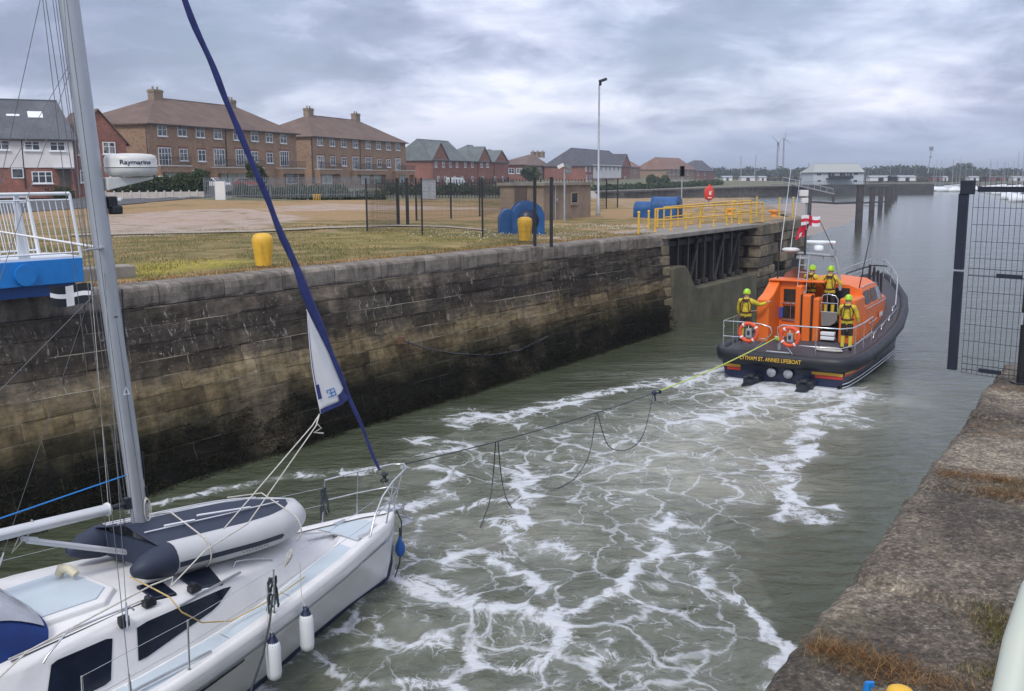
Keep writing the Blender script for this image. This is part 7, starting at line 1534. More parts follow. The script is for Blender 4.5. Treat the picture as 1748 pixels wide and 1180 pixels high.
# tow line between the two boats, and the slack dark bights hanging from it
LO = Vector((8.58, 31.1, 0)); LH = R(32); Li = Matrix.Translation(LO) @ Matrix.Rotation(-LH, 4, 'Z')
T0 = Y2W(.0, 4.97, 1.9); T1 = Li @ Vector((-.35, .75, 1.45))
def tl_(t): 
    p = T0.lerp(T1, t); p.z -= 4 * .36 * t * (1 - t) ; return p
def tpx(px):   # parameter where the line crosses an image column
    lo, hi = 0.0, 1.0
    for _ in range(40):
        t = (lo + hi) / 2; v = tl_(t) - Vector((0, 0, CZ)); x = 874 + FPX * v.dot(RC) / v.dot(FW)
        if x < px: lo = t
        else: hi = t
    return lo
t_j = tpx(1117); tow = thing('tow_line', 'tow line running from the yacht bow to the lifeboat stern', 'rope', tuple(T0)); ii = inv_of(tow)
MB().tube([tl_(t_j * k / 24) for k in range(25)], .011, 6).build('dark_section', m_darkrope, tow, inv=ii); MB().tube([tl_(t_j + (1 - t_j) * k / 16) for k in range(17)], .017, 6).build('bright_section', M('lime_rope', (.50, .62, .12), .7), tow, inv=ii)
p = tl_(t_j); MB().sphere(tuple(p), .07, 8, 6).box(tuple(p + Vector((.12, .2, -.02))), (.16, .08, .08)).tube([p, p + Vector((.03, 0, -.2))], .02, 5).build('shackle', m_navy, tow, inv=ii)
def bight(label, pts_px, r=.011):
    o = thing('slack_rope', label, 'rope', tuple(tl_(tpx(pts_px[0][0]))), 0, 'slack ropes hanging from the tow line'); P = []
    for q in pts_px: P.append(tl_(tpx(q[0])) if q[2] is None else W(q[0], q[1], q[2]))
    C_ = []
    for i in range(len(P) - 1):
        p0, p1, p2, p3 = P[max(i - 1, 0)], P[i], P[i + 1], P[min(i + 2, len(P) - 1)]
        for k in range(6): t = k / 6; C_.append(.5 * ((2 * p1) + (p2 - p0) * t + (2 * p0 - 5 * p1 + 4 * p2 - p3) * t * t + (3 * p1 - p0 - 3 * p2 + p3) * t ** 3))
    C_.append(P[-1]); MB().tube(C_, r, 6).build('strand', m_darkrope, o, inv=inv_of(o)); return o
bight('slack dark rope hanging straight down into the foam nearest the yacht', [(846, 770, None), (842, 810, .62), (836, 855, .25), (820, 900, 0.0)])
bight('slack dark rope slanting right into the foam nearest the yacht', [(850, 770, None), (856, 815, .55), (864, 850, .2), (877, 872, 0.0)])
bight('long slack rope curving down left from the middle of the tow line', [(1018, 735, None), (1006, 775, .55), (985, 812, .2), (968, 826, .02), (920, 848, .01)])
bight('deep rope loop hanging between the middle and the shackle', [(1020, 735, None), (1038, 760, .55), (1070, 768, .35), (1098, 742, .55), (1115, 704, None)])
# ------------------------------------------------------------------ orange and navy lifeboat (local: x starboard, y forward, z up)
lb = thing('lifeboat', 'orange and navy lifeboat towing the yacht out of the lock', 'lifeboat', LO, -LH)
m_lnavy = M('lifeboat_navy', (0.012, 0.020, 0.055), .28, var=.15, vs=1); m_or = M('lifeboat_orange', (0.80, 0.165, 0.018), .42, var=.07, vs=2, dirt=.08, dirtc=(.35, .07, .02)); m_ldeck = M('lifeboat_deck', (0.055, 0.055, 0.068), .7, var=.15, vs=3, bump=.2, bs=60); m_fend = M('fender_black', (0.014, 0.016, 0.022), .5, var=.25, vs=3)
gb_ = [(0, 2.02), (.4, 2.12), (1.5, 2.18), (4, 2.2), (7, 2.12), (9, 1.88), (10.8, 1.5), (12.2, .95), (13.2, .42), (13.6, .08)]
def zg(y): return 1.02 + .0095 * max(0, y - 1) ** 2 * (.93 if y > 9 else 1)
ysl = [0, .4, 1.5, 3, 5, 7, 8, 9, 10, 10.8, 11.6, 12.2, 12.8, 13.2, 13.45, 13.6]
def lsec(y): w = interp(gb_, y); z = zg(y); k = max(0, (y - 8) / 5.6); ch_ = .18 + .9 * k ** 1.6; cwid = w * (.90 - .42 * k); return [(0, y, -.5 + 1.1 * k ** 3), (cwid * .6, y, -.25 + (ch_ + .1) * k), (cwid, y, ch_), (cwid + .06, y, ch_ + .05), (w * .97, y, z - .42), (w, y, z - .05)]
full = [[(-x, y, z) for x, y, z in lsec(v)][::-1] + lsec(v)[1:] for v in ysl]; b = MB().loft(full); b.add(full[0], [tuple(range(len(full[0])))]); lh = b.build('hull', m_lnavy, lb)
rows = [[(x * (interp(gb_, v) - .02), v, zg(v) - .04 + .03 * (1 - x * x)) for x in (-1, -.5, 0, .5, 1)] for v in ysl]; MB().loft(rows).build('deck', m_ldeck, lb)
# wrap-round rubber fender belt
ring = [(interp(gb_, v) + .04, v, zg(v) - .16) for v in ysl[1:]]; ring = [(-x, y, z) for x, y, z in ring[::-1]] + [(-1.98, .02, .84), (-1.75, -.14, .83), (-1.2, -.19, .83), (0, -.20, .83), (1.2, -.19, .83), (1.75, -.14, .83), (1.98, .02, .84)] + ring
MB().tube(ring, .175, 12, cap=True, sy=1.35).build('rubber_fender', m_fend, lb)
mt_gold = M('gold_letter', (.75, .48, .06), .5)
Mt = Matrix.Translation((-.27, -.412, .85)) @ Matrix.Rotation(R(90), 4, 'X'); text_mesh('LYTHAM ST. ANNES LIFEBOAT', .18, mt_gold, 'stern_name', lb, Mt, depth=.012, width=1.95)
# stripes on the hull side and transom
m_ly = M('stripe_yellow', (.70, .40, .04), .4); m_lr = M('stripe_red', (.55, .04, .03), .4); m_lb = M('stripe_blue', (.02, .10, .35), .4); m_lw = M('spray_rail_white', (.65, .68, .72), .4); m_exh = M('exhaust_grey', (.34, .36, .40), .5, var=.3, vs=8)
for s_ in (1, -1):
    for f0, f1, mm, nm in ((.80, .96, m_ly, 'yellow_stripe'), (.62, .78, m_lr, 'red_stripe')):
        rows = []
        for v in ysl[:-2]: s4 = lsec(v); a, c_ = Vector(s4[3]), Vector(s4[4]); k0, k1 = f0, f1; p, q_ = a.lerp(c_, k0), a.lerp(c_, k1); rows.append([(s_ * (p.x + .012), v, p.z), (s_ * (q_.x + .012), v, q_.z)])
        MB().loft(rows).build(nm, mm, lh)
    for dz1 in (0, -.11):
        rows = []
        for v in ysl[:9]: s4 = lsec(v); p = Vector(s4[2]); rows.append([(s_ * (p.x + .075), v, p.z + dz1 + .05), (s_ * (p.x + .085), v, p.z + dz1 + .015), (s_ * (p.x + .02), v, p.z + dz1)])
        MB().loft(rows).build('spray_rail', m_lw, lh)
    xa_, xb_ = (.95, 1.9) if s_ > 0 else (-1.9, -1.35)
    MB().box(((xa_ + xb_) / 2, -.012, .50), (abs(xb_ - xa_), .02, .09)).build('yellow_stripe', m_ly, lh); MB().box(((xa_ + xb_) / 2 + .05, -.012, .40), (abs(xb_ - xa_) - .1, .02, .09)).build('red_stripe', m_lr, lh)
    MB().box((s_ * 1.25, -.10, .06), (1.0, .25, .05)).build('trim_tab', m_lw, lb)
    MB().box((s_ * .85, -.25, .08), (.5, .5, .42)).tube([(s_ * .85, -.45, .06), (s_ * .85, -.8, -.02)], .19, 12).box((s_ * .85, -.40, .30), (.22, .4, .12)).build('waterjet', m_dark, lb, bevel=.04)
    MB().lathe([(0, .05), (.13, .05), (.15, .02), (.15, -.05), (0, -.05)], 18, c=(s_ * .27 - .03, -.12, .40), M4=Matrix.Rotation(R(90), 4, 'X')).build('exhaust_cover', m_exh, lb)
# superstructure
def hsec(y, w, z0, zs, zr, zc, crown): return [(w, y, z0), (w - .03, y, zs), (w - .20, y, zr), (w * .62, y, zc), (0, y, crown)]
H_ = [hsec(4.15, 1.56, 1.0, 2.12, 2.72, 2.86, 2.92), hsec(5.5, 1.54, 1.02, 2.12, 2.74, 2.90, 2.97), hsec(7.0, 1.48, 1.2, 2.10, 2.66, 2.86, 2.94), hsec(7.7, 1.42, 1.25, 2.08, 2.40, 2.62, 2.74), hsec(8.5, 1.32, 1.3, 2.04, 2.12, 2.20, 2.28), hsec(9.6, 1.12, 1.45, 1.92, 2.02, 2.08, 2.12), hsec(10.6, .78, 1.65, 1.85, 1.90, 1.93, 1.95)]
rows = [[(-x, y, z) for x, y, z in r_][:-1] + r_[::-1] for r_ in H_]
b = MB().loft(rows, smooth=False); b.add(rows[0], [tuple(range(len(rows[0])))]); b.add(rows[-1], [tuple(range(len(rows[-1])))[::-1]]); b.build('wheelhouse', m_or, lb, bevel=.05)
m_lglass = M('wheelhouse_glass', (.035, .030, .028), .35, var=.3, spec=.25); m_lglass2 = M('sky_reflection_glass', (.16, .20, .25), .08, var=.2)  # paler second glass: sky reflection put into the base colour
def hs(y): 
    for a, c_ in zip(H_[:-1], H_[1:]):
        if a[0][1] <= y <= c_[0][1]: t = (y - a[0][1]) / (c_[0][1] - a[0][1]); return [Vector(p).lerp(Vector(q), t) for p, q in zip(a, c_)]
for s_ in (1, -1):
    for y0, y1, f0, f1, mm in ((4.35, 5.25, .10, .84, m_lglass), (5.40, 6.25, .10, .84, m_lglass), (6.40, 7.45, .06, .90, m_lglass2)):
        rows = []
        for k in range(7):
            y = y0 + (y1 - y0) * k / 6; e = .06 if k in (0, 6) else 0; s4 = hs(y); rows.append([tuple(Vector((s_ * (p.x + .022), p.y, p.z))) for p in (s4[1].lerp(s4[2], f0 + e), s4[1].lerp(s4[2], f1 - e))])
        MB().loft(rows).build('side_window', mm, lb)
    MB().tube([tuple(Vector((s_ * (hs(y)[1].x + .05), y, hs(y)[1].z - .06))) for y in np.linspace(4.2, 8.4, 9)], .018, 7).build('side_handrail', m_steel, lb)
    MB().tube([tuple(Vector((s_ * (hs(y)[0].x + .05), y, hs(y)[0].lerp(hs(y)[1], .45).z))) for y in np.linspace(4.6, 6.0, 5)], .018, 7).build('side_handrail', m_galv, lb)
    MB().tube([tuple(Vector((s_ * (hs(y)[2].x + .0), y, hs(y)[2].z + .06))) for y in np.linspace(4.3, 7.2, 7)], .018, 7).build('roof_rail', m_steel, lb)
for x0, x1 in ((-.95, -.36), (-.3, .3), (.36, .95)):
    a, c_ = hs(7.75), hs(8.4); MB().add([(x0, 7.8, 2.60), (x1, 7.8, 2.60), (x1 * .95, 8.42, 2.28), (x0 * .95, 8.42, 2.28)], [(0, 3, 2, 1)]).build('windscreen', m_lglass, lb)
MB().box((1.58, 6.6, 1.62), (.01, .5, .16)).build('side_lettering', M('pale_marking', (.62, .58, .55), .6), lb)
# aft end: wings, columns, recess, upper steering position
MB().box((1.25, 3.55, 1.72), (.54, 1.3, 1.62)).build('starboard_wing', m_or, lb, bevel=.06)
b = MB(); b.add([(-1.55, 2.0, 1.0), (-1.12, 2.0, 1.0), (-1.12, 2.0, 2.45), (-1.55, 2.0, 2.45), (-1.55, 3.2, 1.0), (-1.12, 3.2, 1.0), (-1.12, 3.2, 3.0), (-1.5, 3.2, 3.0), (-1.12, 2.55, 2.62), (-1.53, 2.55, 2.62)], [(0, 1, 2, 3), (0, 3, 9, 7, 4), (1, 5, 6, 8, 2), (3, 2, 8, 9), (9, 8, 6, 7), (4, 7, 6, 5), (0, 4, 5, 1)]); b.build('port_fin', m_or, lb, bevel=.04)
MB().box((-.95, 3.7, 2.0), (1.2, .95, 2.02)).build('port_bulkhead', m_or, lb, bevel=.04)
MB().box((-.06, 2.98, 1.80), (.30, .55, 1.62)).box((-.36, 3.02, 1.95), (.22, .5, 1.9)).box((.24, 3.02, 1.76), (.22, .5, 1.5)).build('aft_columns', m_or, lb, bevel=.05)
for x in (-.235, .115): MB().box((x, 2.80, 1.8), (.035, .2, 1.6)).build('column_groove', m_dark, lb)
for z, hh in ((2.50, .44), (1.92, .44)): MB().box((-.78, 3.21, z), (.42, .03, hh)).build('aft_window', m_lglass, lb); MB().box((-.78, 3.2, z - hh / 2 - .05), (.5, .06, .05)).build('aft_shelf', m_steel, lb)
MB().tube([(-.72, 3.16, 1.66), (-.72, 3.16, 2.2)], .015, 6).build('door_bar', m_steel, lb); MB().box((-1.05, 3.18, 1.9), (.12, .05, .36)).build('blue_marker', M('marker_blue', (.04, .09, .4), .5), lb)
MB().box((-.55, 3.5, 3.02), (1.9, .9, .06)).build('upper_shelf', m_or, lb, bevel=.02)
MB().add([(-1.3, 4.0, 2.95), (-.4, 4.0, 2.95), (-.45, 4.0, 3.32), (-.8, 4.0, 3.40), (-1.2, 4.0, 3.2)], [(0, 1, 2, 3, 4)]).build('wind_deflector', M('tinted_deflector', (.25, .12, .09), .3), lb).modifiers.new('s', 'SOLIDIFY').thickness = .03
MB().box((.65, 3.9, 1.45), (.72, .5, .9)).box((.65, 4.12, 2.2), (.72, .06, 1.1)).build('doorway_shade', m_black, lb); MB().box((.25, 3.7, 1.70), (1.5, .95, .06)).build('crew_platform', m_ldeck, lb)  # black boxes put the opening's shaded interior in as colour
MB().box((.66, 2.88, 1.32), (.46, .22, .12)).box((.66, 2.88, 1.17), (.46, .22, .12)).build('white_lockers', m_white, lb, bevel=.02)
sb_ = [(.42, 3.0, 2.05), (.95, 3.0, 2.05), (.95, 3.0, 1.84), (.88, 3.0, 1.70), (.72, 3.0, 1.60), (.44, 3.0, 1.58)]
MB().add([(x, 2.80, z) for x, _, z in sb_] + [(x, 2.84, z) for x, _, z in sb_], [(0, 1, 2, 3, 4, 5), (11, 10, 9, 8, 7, 6)] + [(i, i + 6, (i + 1) % 6 + 6, (i + 1) % 6) for i in range(6)]).build('canvas_seat', M('seat_grey', (.20, .18, .165), .8), lb)
MB().tube([(.40, 2.82, 2.05), (.40, 2.82, 2.5), (.46, 2.82, 2.62), (.62, 2.82, 2.66), (.86, 2.82, 2.62), (.95, 2.82, 2.5), (.95, 2.82, 2.05)], .018, 7).tube([(.40, 2.82, 2.36), (.95, 2.82, 2.36)], .014, 6).tube([(.40, 2.82, 2.06), (.95, 2.82, 2.06)], .014, 6).tube([(.6, 2.82, 2.06), (.6, 2.82, 2.64)], .012, 6).build('gate_frame', m_steel, lb)
MB().tube([(1.0, 2.86, 1.1), (1.0, 2.86, 1.0)], .02, 6).lathe([(.03, 0), (.12, 0), (.12, .05), (.03, .05)], 16, c=(1.25, 2.86, 1.42), M4=Matrix.Rotation(R(90), 4, 'X')).build('hose_reel', m_dark, lb)
# folding mast arch with ladder, radar, aerials
m_lgrey = M('mast_grey', (.30, .32, .34), .5, var=.15)
arch_ = MB().tube([(.80, 3.65, 2.72), (.74, 3.62, 3.3), (.62, 3.6, 3.80), (.55, 3.6, 3.88), (-.2, 3.6, 3.92), (-.95, 3.6, 3.96)], .05, 9).tube([(.66, 3.6, 3.62), (.50, 3.6, 3.76), (.46, 3.6, 3.9)], .03, 8).box((.52, 3.6, 4.0), (.14, .14, .22)).box((-.25, 3.6, 3.80), (.9, .16, .1)).build('mast_arch', m_lgrey, lb)
lad = MB().tube([(-.52, 3.1, 2.45), (-.50, 3.3, 3.9)], .024, 7).tube([(-.22, 3.1, 2.45), (-.20, 3.3, 3.9)], .024, 7)
for k in range(6): lad.tube([(-.52, 3.12 + .03 * k, 2.6 + .24 * k), (-.22, 3.12 + .03 * k, 2.6 + .24 * k)], .016, 6)
lad.build('ladder', m_steel, lb); MB().box((-.36, 3.05, 2.62), (.24, .05, .16)).build('white_plate', m_white, lb)
MB().lathe([(0, 0), (.22, 0), (.30, .04), (.30, .09), (.22, .13), (0, .14)], 22, c=(-.93, 3.6, 3.98)).build('flat_radome', m_radome, lb); MB().tube([(-.75, 3.6, 3.5), (-.75, 3.6, 3.9)], .05, 8).box((-.75, 3.6, 3.62), (.2, .15, .28)).build('searchlight', m_dark, lb)
MB().lathe([(0, 0), (.15, 0), (.17, .06), (.15, .2), (0, .22)], 18, c=(-.05, 3.9, 4.0)).build('scanner_turret', m_white, lb); MB().tube([(-.42, 3.7, 4.32), (.45, 4.1, 4.30)], .065, 10).build('radar_scanner', m_white, lb)
MB().tube([(-.42, 3.55, 3.9), (-.42, 3.55, 4.75)], .035, 8).build('light_mast', m_dark, lb)
for x0, y0, z0_, x1, y1, z1_, r_, mm in ((-1.35, 3.4, 2.7, -1.12, 3.9, 6.85, .012, 0), (-.95, 3.6, 3.9, -.72, 3.7, 6.7, .009, 0), (1.28, 4.3, 2.75, 1.60, 4.5, 5.15, .016, 1), (.55, 3.6, 4.05, -.10, 3.9, 5.15, .014, 1)): MB().tube([(x0, y0, z0_), ((x0 + x1) / 2, (y0 + y1) / 2, (z0_ + z1_) / 2), (x1, y1, z1_)], [r_ * 1.3, r_, r_ * .6], 6).build('whip_aerial', m_dark if mm else m_white, lb)
MB().tube([(-1.35, 3.35, 1.2), (-1.28, 3.5, 4.3)], .03, 7).build('aerial_base', m_dark, lb)
# guard rails
zr2 = 1.92
b = MB().tube([(-2.0, .1, 1.0), (-2.0, .1, zr2), (-1.4, .08, zr2), (-.75, .08, zr2 - .02), (-.45, .08, zr2 - .1), (-.38, .08, zr2 - .28), (-.55, .08, 1.45), (-1.0, .1, 1.0)], .022, 8).tube([(-2.0, .1, 1.42), (-1.2, .1, 1.42), (-.6, .08, 1.42)], .018, 7).tube([(-1.85, .6, 1.0), (-1.85, .6, zr2)], .02, 7).tube([(-2.0, .1, zr2), (-2.02, 1.5, zr2), (-2.0, 2.2, zr2 + .0), (-1.6, 2.6, zr2 + .1)], .02, 7).tube([(-2.02, 1.5, zr2), (-2.02, 1.5, 1.0)], .02, 7).build('port_stern_rail', m_steel, lb)
b = MB().tube([(.28, .1, 1.0), (-.05, .08, 1.42), (-.22, .08, 1.66), (-.2, .08, zr2 - .08), (-.05, .08, zr2), (.8, .08, zr2), (1.75, .1, zr2), (2.02, .5, zr2), (2.1, 1.5, zr2 + .03), (2.1, 2.8, zr2 + .08)], .022, 8).tube([(1.0, .1, 1.0), (1.0, .1, zr2)], .02, 7).tube([(.45, .1, 1.30), (1.75, .1, 1.30), (2.05, .6, 1.36), (2.1, 2.8, 1.5)], .018, 7)
for y in (.6, 1.7, 2.8): b.tube([(2.08, y, 1.0), (2.08, y, zr2 + .03)], .018, 7)
b.build('starboard_stern_rail', m_steel, lb)
MB().tube([(-.55, .1, 1.03), (.2, .1, 1.03)], .03, 8).build('fairlead_bar', m_galv, lb); MB().tube([(-.35, .75, 1.0), (-.35, .75, 1.5)], .06, 10).tube([(-.5, .75, 1.42), (-.2, .75, 1.42)], .03, 8).build('towing_post', m_galv, lb); MB().sphere((-.35, .72, 1.36), (.13, .12, .1), 10, 7).build('tow_rope_turns', M('lime_rope', (.5, .6, .1), .7), lb)
b = MB()
for y in (4.2, 5.6, 7.0, 8.4): 
    x = interp(gb_, y) - .28; z = zg(y); b.tube([(x, y - .3, z + .0), (x, y - .25, z + .14), (x, y + .25, z + .18), (x, y + .3, z + .02)], .018, 6)
b.tube([(1.75, y, zg(y) + .05) for y in np.linspace(3.5, 8.6, 8)], .012, 5).build('deck_handrail', m_steel, lb)
b = MB()
for k in range(3): b.tube([(1.15 + .42 * math.cos(a) * (1 - k * .1), 1.15 + .16 * math.sin(a) + .05 * k, 1.06 + .02 * k) for a in np.linspace(0, 6.3, 16)], .02, 6)
b.build('coiled_rope', m_rope, lb)
# bow rails and tall dark stowage posts
pr = [(1.55, 9.4), (1.25, 10.9), (.75, 12.2), (.25, 13.2)]
for s_ in (1, -1):
    top_r = [(s_ * x, y, zg(y) + .72) for x, y in pr]; b = MB().tube([(s_ * 1.6, 9.0, zg(9) + .05)] + top_r, .022, 7).tube([(s_ * x, y, zg(y) + .36) for x, y in pr], .014, 6)
    for x, y in pr: b.tube([(s_ * x, y, zg(y) - .05), (s_ * x, y, zg(y) + .72)], .018, 6)
    b.build('bow_rail', m_galv, lb)
for k, (x, y) in enumerate(((.52, 9.3), (.62, 9.6), (.72, 9.85), (.80, 10.1))): MB().tube([(x, y, 1.9), (x, y, 3.15 - .13 * k)], .05, 8).build('stowage_post', m_black, lb)
MB().tube([(-.5, 9.4, 2.1), (-.4, 9.5, 2.75), (.1, 10.0, 2.95), (.5, 10.3, 3.05), (.9, 10.6, 3.0)], .028, 7).tube([(.1, 10.0, 2.95), (.1, 10.0, 2.1)], .024, 7).tube([(.5, 10.3, 3.05), (.45, 10.2, 2.7), (.1, 10.0, 2.2)], .022, 7).build('bow_frame', m_dark, lb)
MB().box((0, 11.6, 2.15), (.4, .7, .2)).tube([(-.25, 11.0, 2.2), (.25, 11.0, 2.2)], .1, 10).build('windlass', m_dark, lb)
# two orange ring lifebuoys on the stern rails (own things)
def ringbuoy(label, c0):
    o = thing('ring_lifebuoy', label, 'lifebuoy', Li @ Vector(c0), -LH, 'orange ring lifebuoys on the stern rail'); b = MB(); n = 32
    b.tube([(.285 * math.cos(2 * math.pi * k / n), 0, .285 * math.sin(2 * math.pi * k / n)) for k in range(n)], .062, 12, closed=True, cap=False); b.build('ring', m_orange_ring, o)
    for a in (35, 125, 215, 305):
        b = MB().tube([(.285 * math.cos(R(a + d)), 0, .285 * math.sin(R(a + d))) for d in (-5, 0, 5)], .0655, 12); b.build('reflective_band', m_white, o)
    MB().box((0, .02, -.03), (.20, .08, .30)).build('light_bag', m_lgrey, o, bevel=.03); MB().box((0, -.03, -.02), (.08, .03, .12)).build('lamp', m_black, o); MB().tube([(0, 0, .3), (0, -.02, .12)], .012, 5).build('strap', m_white, o)
ringbuoy('orange ring lifebuoy on the left-hand stern rail of the lifeboat', (-1.12, -.02, 1.62)); ringbuoy('orange ring lifebuoy on the right-hand stern rail of the lifeboat', (.22, -.02, 1.58))
# flags
m_fred = M('flag_red', (.62, .02, .05), .8)
def fl1(u, v, w=.62, h=.34): return (u * w, .05 * math.sin(u * 7), (v - .5) * h + .03 * math.sin(u * 6))
o = thing('lifeboat_flag', 'white flag with red cross flying at the lifeboat masthead', 'flag', Li @ Vector((-.62, 3.65, 5.05)), -LH + .2); flagsheet(0, 1, 0, 1, .003, m_fwhite, 'cloth', o, fl1); flagsheet(0, 1, .34, .66, .008, m_fred, 'cross', o, fl1); flagsheet(.40, .58, 0, 1, .008, m_fred, 'cross', o, fl1); flagsheet(.44, .54, .42, .58, .011, m_navy, 'emblem', o, fl1)
def fl2(u, v, w=.45, h=.42): return (-u * w * .8 + v * .1, .06 * math.sin(u * 6), (v - .5) * h - u * .20)
o = thing('red_ensign', 'red ensign hanging lower left of the lifeboat masthead', 'flag', Li @ Vector((-.42, 3.6, 4.78)), -LH); flagsheet(0, 1, 0, 1, .003, m_fred, 'cloth', o, fl2); flagsheet(.5, .68, .1, .45, .008, m_fwhite, 'badge', o, fl2); flagsheet(.0, .3, .62, 1, .008, m_navy, 'canton', o, fl2)
o2 = MB().tube([(.0, 0, .3), (.0, 0, -.9)], .012, 5).build('staff', m_steel, o)

# ------------------------------------------------------------------ the four crew: one skinned body each
m_jacket = M('yellow_drysuit', (.60, .47, .03), .7, var=.28, vs=9, bump=.9, bs=16, dirt=.35, dirtc=(.30, .22, .03)); m_trous = M('dark_trousers', (.035, .028, .025), .8, var=.2); m_skin = M('skin', (.45, .25, .17), .55, var=.05); m_boots = M('boot_black', (.02, .02, .02), .6); m_harn = M('harness_brown', (.085, .028, .018), .7, var=.2); m_helm = M('lime_helmet', (.42, .72, .03), .35, var=.05); m_ywell = M('yellow_boot', (.62, .50, .05), .6)
def catm(vs, es, rad):
    me = bpy.data.meshes.new('body'); me.from_pydata(vs, es, []); o = bpy.data.objects.new('tmpbody', me); COL.objects.link(o)
    sk = o.modifiers.new('skin', 'SKIN'); sk.use_smooth_shade = True; d = me.skin_vertices[0].data
    for i, r_ in enumerate(rad): d[i].radius = r_ if isinstance(r_, tuple) else (r_, r_)
    d[0].use_root = True; sb = o.modifiers.new('sub', 'SUBSURF'); sb.levels = 2; sb.render_levels = 2
    me2 = bpy.data.meshes.new_from_object(o.evaluated_get(bpy.context.evaluated_depsgraph_get())); bpy.data.objects.remove(o); return me2
def person(label, loc, rz, armL, armR, lean=(0, 0), legs=((-.12, 0), (.12, 0)), head=(0, 0, 0), knee=0.0):
    """local: faces +y; arms given as (elbow, wrist) points; body height about 1.75 m"""
    lx, ly = lean
    V = [(0, 0, .95), (lx * .4, ly * .4, 1.12), (lx * .8, ly * .8, 1.32), (lx, ly, 1.44), (lx, ly + .01, 1.52), (lx + head[0] * .02, ly + .03, 1.60), (lx + head[0] * .04, ly + .035, 1.70)]
    Rr = [(.185, .14), (.19, .14), (.215, .15), (.175, .125), (.068, .065), (.082, .095), (.085, .10)]; E = [(i, i + 1) for i in range(6)]
    for s_, (el, wr) in ((-1, armL), (1, armR)):
        k = len(V); V += [(lx + s_ * .20, ly, 1.41), tuple(el), tuple(wr)]; Rr += [.092, .07, .046]; E += [(3, k), (k, k + 1), (k + 1, k + 2)]
    for s_, (fx, fy) in ((-1, legs[0]), (1, legs[1])):
        k = len(V); V += [(s_ * .10, .0, .86), ((s_ * .11 + fx) / 2, fy / 2 + .04 + knee, .50), (fx, fy, .10), (fx, fy + .04, .05), (fx + s_ * .015, fy + .17, .045)]; Rr += [.105, .075, .058, .055, (.045, .04)]; E += [(0, k), (k, k + 1), (k + 1, k + 2), (k + 2, k + 3), (k + 3, k + 4)]
    me = catm(V, E, Rr); me.materials.clear()
    for mm in (m_jacket, m_trous, m_skin, m_ywell, m_boots): me.materials.append(mm)
    wl, wr_ = Vector(armL[1]), Vector(armR[1])
    for p in me.polygons:
        c_ = p.center; mi = 0
        if c_.z > 1.53: mi = 2
        elif min((c_ - wl).length, (c_ - wr_).length) < .05: mi = 2
        elif c_.z < .90 and max(abs(c_.x), abs(c_.y)) < .45: mi = 1 if c_.z > .50 else (3 if c_.z > .13 else 4)
        if mi == 1 and abs(c_.x) > .27: mi = 0
        p.material_index = mi
    o = thing('person', label, 'person', loc, rz, None); bo = bpy.data.objects.new('body', me); COL.objects.link(bo); bo.parent = o
    # hands: palm, four curled fingers and a thumb merged into the body mesh
    hb = MB()
    for s_, (el, wr) in ((-1, armL), (1, armR)):
        d = (Vector(wr) - Vector(el)).normalized(); side = d.cross(Vector((0, 0, 1))).normalized() if abs(d.z) < .9 else Vector((0, 1, 0)); up = side.cross(d).normalized(); w0 = Vector(wr) + d * .02
        hb.tube([w0 - d * .02, w0 + d * .04, w0 + d * .085], [.03, .04, .036], 8, sy=.55)
        for j, ln in enumerate((.068, .078, .072, .056)):
            b0 = w0 + d * .08 + side * (.030 - .02 * j); hb.tube([b0, b0 + d * ln * .5 - up * .008, b0 + d * ln * .8 - up * .03, b0 + d * ln * .75 - up * .052], [.0095, .009, .0085, .007], 6)
        t0_ = w0 + d * .03 + side * .036; hb.tube([t0_, t0_ + d * .03 + side * .02, t0_ + d * .055 + side * .018 - up * .02], [.012, .010, .008], 6)
    fc = Vector((lx + head[0] * .04, ly + .035, 1.64)); hb.sphere(tuple(fc + Vector((0, .10, -.01))), (.014, .02, .022), 8, 6)
    for s_ in (-1, 1): hb.sphere(tuple(fc + Vector((s_ * .086, -.0, 0))), (.012, .022, .032), 8, 6)
    n0 = len(me.vertices); import bmesh as _bm
    bm = _bm.new(); bm.from_mesh(me); vs_ = [bm.verts.new(v) for v in hb.v]
    for f in hb.f:
        try: nf = bm.faces.new([vs_[i] for i in f]); nf.material_index = 2; nf.smooth = True
        except ValueError: pass
    bm.to_mesh(me); bm.free()
    hd = MB(); hc = Vector((lx + head[0] * .04, ly + .03, 1.70))
    hd.sphere(tuple(hc), (.118, .138, .125), 18, 8, v1=R(100)); hd.lathe([(.118, -.02), (.128, -.03), (.126, -.045)], 18, c=tuple(hc)); hd.box(tuple(hc + Vector((0, -.135, -.02))), (.05, .02, .03)); hm = hd.build('helmet', m_helm, o)
    vb = MB()
    for s_ in (-1, 1): vb.box(tuple(hc + Vector((s_ * .06, -.09, .075))), (.02, .05, .012))
    vb.build('helmet_vent', m_dark, hm)
    h2 = MB(); X_ = lambda z: (lx * min(1, max(0, (z - .95) / .45)), ly * min(1, max(0, (z - .95) / .45)))
    for s_ in (-1, 1):
        pts__ = []
        for t in np.linspace(0, 1, 9):
            z = 1.02 + .42 * t; x = s_ * (.13 - .06 * math.sin(t * 3.14) * 0 - .055 * t); cx_, cy_ = X_(z); pts__.append((cx_ + x, cy_ - .135 - .012 * math.sin(t * 3), z))
        h2.tube(pts__, .021, 6, sy=.6)
        pts__ = [(X_(1.44)[0] + s_ * .10, X_(1.44)[1] - .115, 1.47), (X_(1.3)[0] + s_ * .20, X_(1.3)[1] - .09, 1.30), (X_(1.1)[0] + s_ * .17, X_(1.1)[1] - .11, 1.10), (X_(1.02)[0] + s_ * .10, X_(1.02)[1] - .135, 1.03)]; h2.tube(pts__, .018, 6)
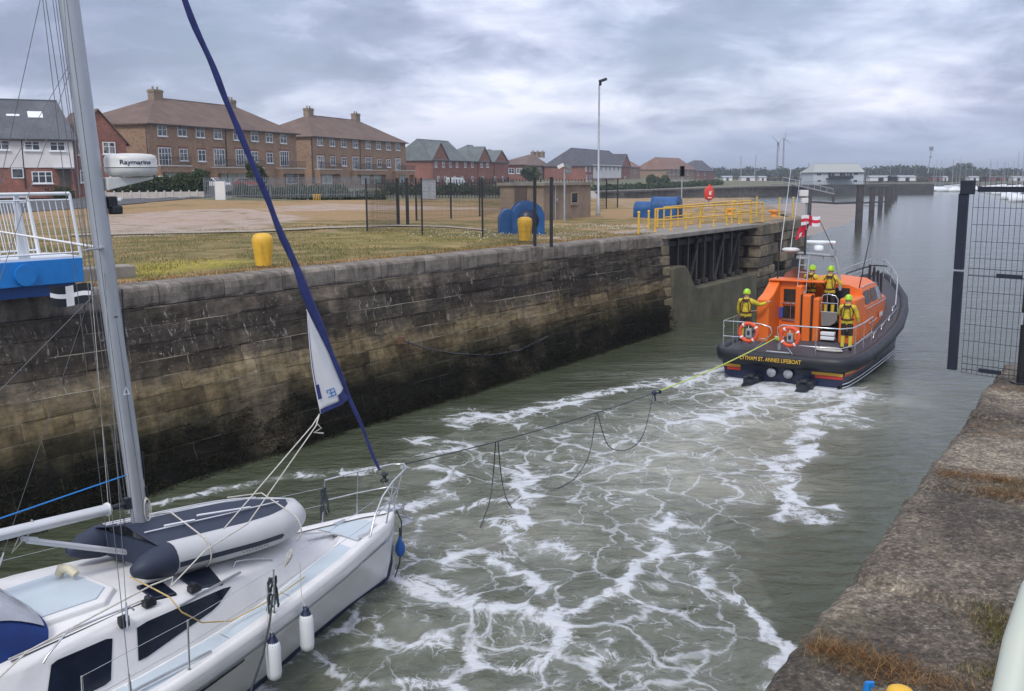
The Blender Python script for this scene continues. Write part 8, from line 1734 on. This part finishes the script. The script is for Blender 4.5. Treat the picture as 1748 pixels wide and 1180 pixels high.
        h2.tube([(X_(1.46)[0] + s_ * .09, X_(1.46)[1] - .11, 1.46), (X_(1.46)[0] + s_ * .10, X_(1.46)[1], 1.525), (X_(1.4)[0] + s_ * .10, X_(1.4)[1] + .12, 1.42), (X_(1.1)[0] + s_ * .1, X_(1.1)[1] + .14, 1.05)], .026, 6)
    n_ = 18; cx_, cy_ = X_(1.03); h2.tube([(cx_ + .185 * math.cos(2 * math.pi * k / n_), cy_ + .145 * math.sin(2 * math.pi * k / n_), 1.03) for k in range(n_)], .028, 6, closed=True, cap=False)
    h2.box((X_(1.45)[0], X_(1.45)[1] - .125, 1.44), (.16, .04, .09)).build('harness', m_harn, o); return o
def onlb(x, y, z): return Li @ Vector((x, y, z))
person('person in yellow suit standing at the left stern rail, reaching right with one hand', onlb(-1.72, 1.45, 1.03), -LH + R(6), ((-.27, .06, 1.16), (-.28, .16, .95)), ((.42, .12, 1.28), (.62, .30, 1.36)), legs=((-.13, 0), (.13, .04)))
person('person in yellow suit standing beside the wheelhouse at the right stern rail, arms down', onlb(1.62, 1.40, 1.03), -LH + R(4), ((-.28, .10, 1.17), (-.20, .30, 1.10)), ((.30, .02, 1.15), (.33, .10, .93)), legs=((-.12, 0), (.12, 0)))
person('person in yellow suit at the upper steering position, partly hidden by the ladder', onlb(-.19, 3.62, 1.73), -LH + R(-18), ((-.30, .12, 1.2), (-.26, .34, 1.22)), ((.28, .14, 1.17), (.26, .36, 1.20)), lean=(0, .03))
person('person in yellow suit at the upper steering position beneath the mast arch, elbows out', onlb(.47, 3.58, 1.73), -LH + R(2), ((-.38, .06, 1.19), (-.34, .28, 1.14)), ((.36, .06, 1.18), (.30, .26, 1.08)), lean=(0, .02))
# ------------------------------------------------------------------ thin sea haze over the whole place
hm_ = bpy.data.materials.new('haze'); hm_.use_nodes = True; hn = hm_.node_tree; hn.nodes.remove(hn.nodes['Principled BSDF'])
pv = hn.nodes.new('ShaderNodeVolumePrincipled'); pv.inputs['Color'].default_value = (.80, .88, 1.0, 1); pv.inputs['Density'].default_value = .0004; pv.inputs['Anisotropy'].default_value = 0.2
hn.links.new(pv.outputs[0], hn.nodes['Material Output'].inputs['Volume'])
hz_o = MB().box((0, 3000, 30), (9000, 6900, 64)).build('haze', hm_); tag(hz_o, kind='stuff')
